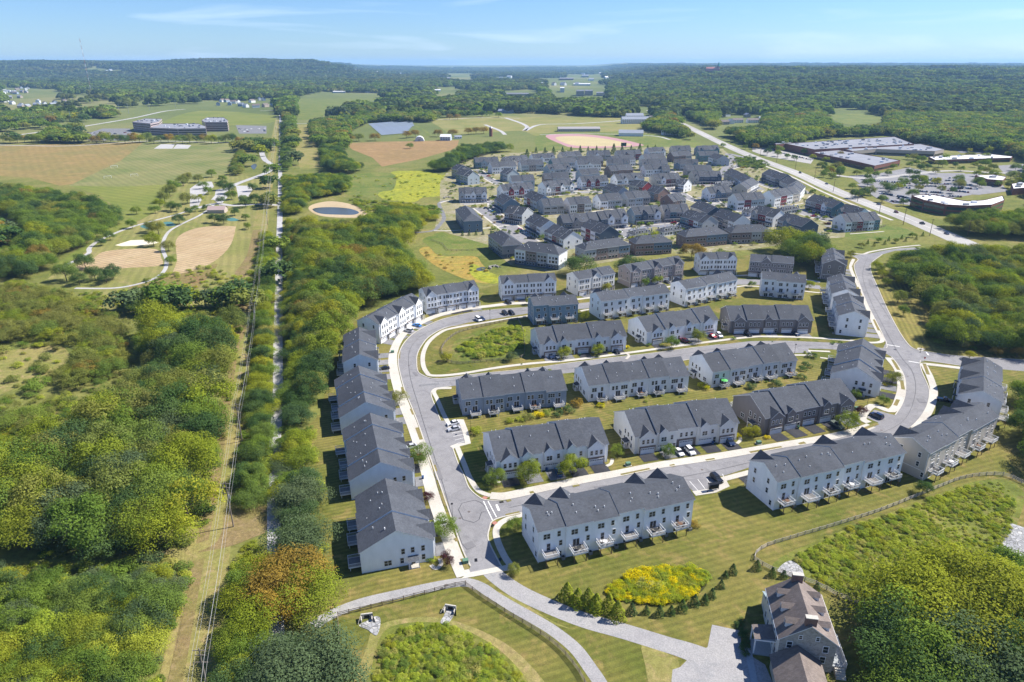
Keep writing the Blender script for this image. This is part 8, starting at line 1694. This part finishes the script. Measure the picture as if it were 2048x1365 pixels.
# a jogger on the trail
P = G(547.5, 842); e = empty('person', (P.x, P.y, .07), 0, 'person in dark clothes walking on the left edge of the trail', 'person')
sk = bpy.data.meshes.new('body'); V = [(0, 0, .95), (0, 0, 1.2), (0, .02, 1.42), (0, .03, 1.56), (0, .03, 1.68), (.12, 0, .9), (.14, .12, .5), (.14, .05, .08), (.14, .2, .04), (-.12, 0, .9), (-.14, -.1, .5), (-.14, -.3, .12), (-.14, -.15, .05), (.2, .02, 1.4), (.27, -.1, 1.13), (.25, .06, .92), (-.2, .02, 1.4), (-.27, .08, 1.13), (-.25, .22, .98)]
E_ = [(0, 1), (1, 2), (2, 3), (3, 4), (0, 5), (5, 6), (6, 7), (7, 8), (0, 9), (9, 10), (10, 11), (11, 12), (2, 13), (13, 14), (14, 15), (2, 16), (16, 17), (17, 18)]
sk.from_pydata(V, E_, []); sk.materials.append(flat('dark_clothes', (.05, .04, .07), .9)); so_ = put('body', sk, e)
md = so_.modifiers.new('skin', 'SKIN'); 
for i, v in enumerate(sk.skin_vertices[0].data if sk.skin_vertices else []): pass
if not sk.skin_vertices: bpy.context.view_layer.objects.active = so_
RD = [.15, .15, .15, .06, .11, .1, .075, .05, .04, .1, .075, .05, .04, .07, .05, .035, .07, .05, .035]
try:
    if not sk.skin_vertices:
        with bpy.context.temp_override(object=so_, active_object=so_): bpy.ops.mesh.customdata_skin_add()
    for i, v in enumerate(sk.skin_vertices[0].data): v.radius = (RD[i], RD[i])
    sk.skin_vertices[0].data[0].use_root = True
except Exception as ex: print('skin', ex)
so_.modifiers.new('sub', 'SUBSURF').render_levels = 1

# ------------------------------------------------------------------ things on the decks and in the yards
def tset(P, lab, col, par=False, pc=None):
    m_ = flat('patio_'+col.replace(' ', '_'), {'dark': (.03, .03, .03), 'white': (.6, .6, .6), 'brown': (.14, .08, .05)}[col], .6); e = empty('patio_set', P, rnd.uniform(0, 3), lab, 'patio furniture', 'deck furniture')
    mb = MB(); mb.prism([(.65*math.cos(k*PI/4), .65*math.sin(k*PI/4)) for k in range(8)], .68, .74, m_); mb.build('table_top', e); mb = MB(); mb.beam((0, 0, 0), (0, 0, .68), .06, m_, 5); mb.build('leg', e)
    mb = MB(); mb.box(-.22, .22, -.22, .22, .40, .45, m_); mb.box(-.22, .22, .18, .22, .45, .9, m_)
    for sx in (-.2, .2):
        for sy in (-.2, .2): mb.box(sx-.02, sx+.02, sy-.02, sy+.02, 0, .4, m_)
    ch = mb.mesh('chair')
    for k in range(4): a_ = k*PI/2+.4; put('chair', ch, e, (1.0*math.cos(a_), 1.0*math.sin(a_), 0), a_-PI/2)
    if par:
        mb = MB(); mb.beam((0, 0, .7), (0, 0, 2.4), .03, steel, 4); mb.build('parasol_pole', e); mb = MB(); N8 = [(1.35*math.cos(k*PI/4), 1.35*math.sin(k*PI/4), 2.1) for k in range(8)]
        for k in range(8): mb.face([N8[k], N8[(k+1) % 8], (0, 0, 2.6)], pc)
        mb.build('parasol', e)
bpy.context.view_layer.update()
ROWS_ = {o['label']: o for o in COL.objects if o.name.startswith('townhouse_row') and 'label' in o}
def on_deck(lab, k, text, col='dark', par=False, pc=None):
    row = next(o for l, o in ROWS_.items() if l.startswith(lab)); ds = [c for c in row.children if c.name.startswith('deck')]
    ds.sort(key=lambda c: PJ(c.matrix_world.translation)[0]); d = ds[k]; h_ = 3.06 if 'three-storey' in row['label'] or 'P' in text[:0] else 1.26
    P = d.matrix_world @ Vector((0, -1.7, h_)); tset(P, text, col, par, pc)
for k, col in ((1, 'dark'), (2, 'white'), (4, 'dark'), (5, 'brown')): on_deck('white three-storey row of six houses beside the gold', k, '%s table set on the %s deck from the left above the goldenrod bed' % (col, ORD(k+1)), col)
for k, col in ((0, 'brown'), (2, 'dark'), (3, 'white'), (5, 'dark')): on_deck('white three-storey row of six houses above', k, '%s table set on the %s deck from the left above the curving rail fence' % (col, ORD(k+1)), col)
for k, col in ((0, 'dark'), (1, 'white'), (3, 'brown')): on_deck('tan three', k, '%s table set on the %s deck of the tan row' % (col, ORD(k+1)), col)
for k, col in ((0, 'dark'), (2, 'brown'), (3, 'dark')): on_deck('white townhouse row with low', k, '%s table set on the %s low deck of the white row' % (col, ORD(k+1)), col)
on_deck('pale blue-white', 0, 'table set under a bright green parasol on the first deck', 'dark', True, flat('green_canvas', (.10, .45, .10), .7)); on_deck('pale blue-white', 2, 'dark table set on the third deck of the pale blue-white row'); on_deck('pale blue-white', 4, 'brown table set on the last deck of the pale blue-white row', 'brown')
for k, col in ((1, 'dark'), (3, 'brown')): on_deck('grey-blue', k, '%s table set on the %s deck of the grey-blue row' % (col, ORD(k+1)), col)
binm = flat('bin_green', (.03, .09, .06), .5); binb = flat('bin_blue', (.03, .08, .2), .5)
for i, (p_, m_, lb) in enumerate([((1044, 953), binm, 'green wheeled bin by the first dark drive of the corner white row'), ((1093, 942), binb, 'blue wheeled bin between the grey drives of the corner white row'), ((1322, 903), binm, 'green wheeled bin by the cream row drives'), ((1425, 889), binb, 'blue wheeled bin by the fourth cream row garage'), ((1596, 858), binm, 'green wheeled bin between taupe row drives'), ((846, 958), binb, 'blue wheeled bin on the left crescent drives'), ((1160, 712), binm, 'green wheeled bin by the greige row garages'), ((1540, 670), binb, 'blue wheeled bin in front of the taupe middle-street row')]):
    P = G(*p_); e = empty('wheeled_bin', (P.x, P.y, .05), R(20+i*31), lb, 'bin', 'wheeled bins'); mb = MB(); mb.box(-.26, .26, -.3, .3, .06, .95, m_); mb.build('body', e); mb = MB(); mb.box(-.3, .3, -.34, .34, .95, 1.02, m_); mb.build('lid', e)
    for s in (-1, 1): mb = MB(); mb.beam((s*.28-.03, .28, .1), (s*.28+.03, .28, .1), .1, black, 8); mb.build('wheel', e)
for pts in ([(925, 1090), (905, 1035), (888, 975), (858, 880), (838, 815), (820, 750), (820, 700), (850, 668), (905, 648), (980, 628), (1059, 621)], [(1020, 1016), (1114, 996), (1240, 974), (1400, 948), (1560, 912), (1700, 884), (1800, 848), (1830, 790), (1825, 745), (1800, 712), (1770, 660), (1740, 600), (1725, 550), (1735, 515)], [(870, 764), (960, 757), (1146, 737), (1310, 718), (1440, 698), (1600, 691), (1760, 698)], [(850, 905), (886, 1000)], [(1780, 640), (1745, 585)]):
    strip('road_seam', pts, .12, flat('seam_dark', (.10, .10, .105), .8), .052)
for i, (a_, b_, w_) in enumerate([((930, 1095), (948, 1088), 2.4), ((870, 930), (880, 960), 2.0), ((828, 745), (834, 752), 1.2), ((1190, 978), (1215, 974), 2.0), ((1840, 798), (1846, 806), 2.6), ((1600, 903), (1640, 896), 1.6), ((1740, 560), (1745, 575), 2.0), ((1180, 736), (1220, 732), 1.8)]): strip('asphalt_repair', [a_, b_], w_, flat('repair_asphalt', (.165, .16, .165), .85, .1), .054, sm=False)
for i, p_ in enumerate([(1003, 1005), (1390, 925), (985, 1052), (1000, 1120), (952, 1121), (1713, 868), (1790, 700), (830, 865), (862, 757), (1120, 746)]):
    P = G(*p_); mb = MB(); mb.box(-.6, .6, -.35, .35, 0, .05, flat('inlet_brick', (.16, .07, .05), .8), top=black); tag(mb.build('drain_inlet', None, (P.x, P.y, .06), R(15+i*20)), '%s storm drain inlet along the kerb' % ORD(i+1), 'drain', 'kerbside drain inlets')

# ------------------------------------------------------------------ the air
me = bpy.data.meshes.new('haze'); X, Y0, Y1, Z0, Z1 = 33000, -500, 27000, -1.0, 232.0
me.from_pydata([(-X, Y0, Z0), (X, Y0, Z0), (X, Y1, Z0), (-X, Y1, Z0), (-X, Y0, Z1), (X, Y0, Z1), (X, Y1, Z1), (-X, Y1, Z1)], [], [(0, 3, 2, 1), (4, 5, 6, 7), (0, 1, 5, 4), (1, 2, 6, 5), (2, 3, 7, 6), (3, 0, 4, 7)])
m = bpy.data.materials.new('haze_air'); m.use_nodes = True; n = m.node_tree; n.nodes.clear(); o = n.nodes.new('ShaderNodeOutputMaterial'); pv = n.nodes.new('ShaderNodeVolumePrincipled')
pv.inputs['Color'].default_value = (.36, .62, 1.0, 1); pv.inputs['Density'].default_value = 5.4e-5; pv.inputs['Anisotropy'].default_value = 0.1
n.links.new(pv.outputs[0], o.inputs['Volume']); me.materials.append(m); tag(put('haze', me), kind='stuff')
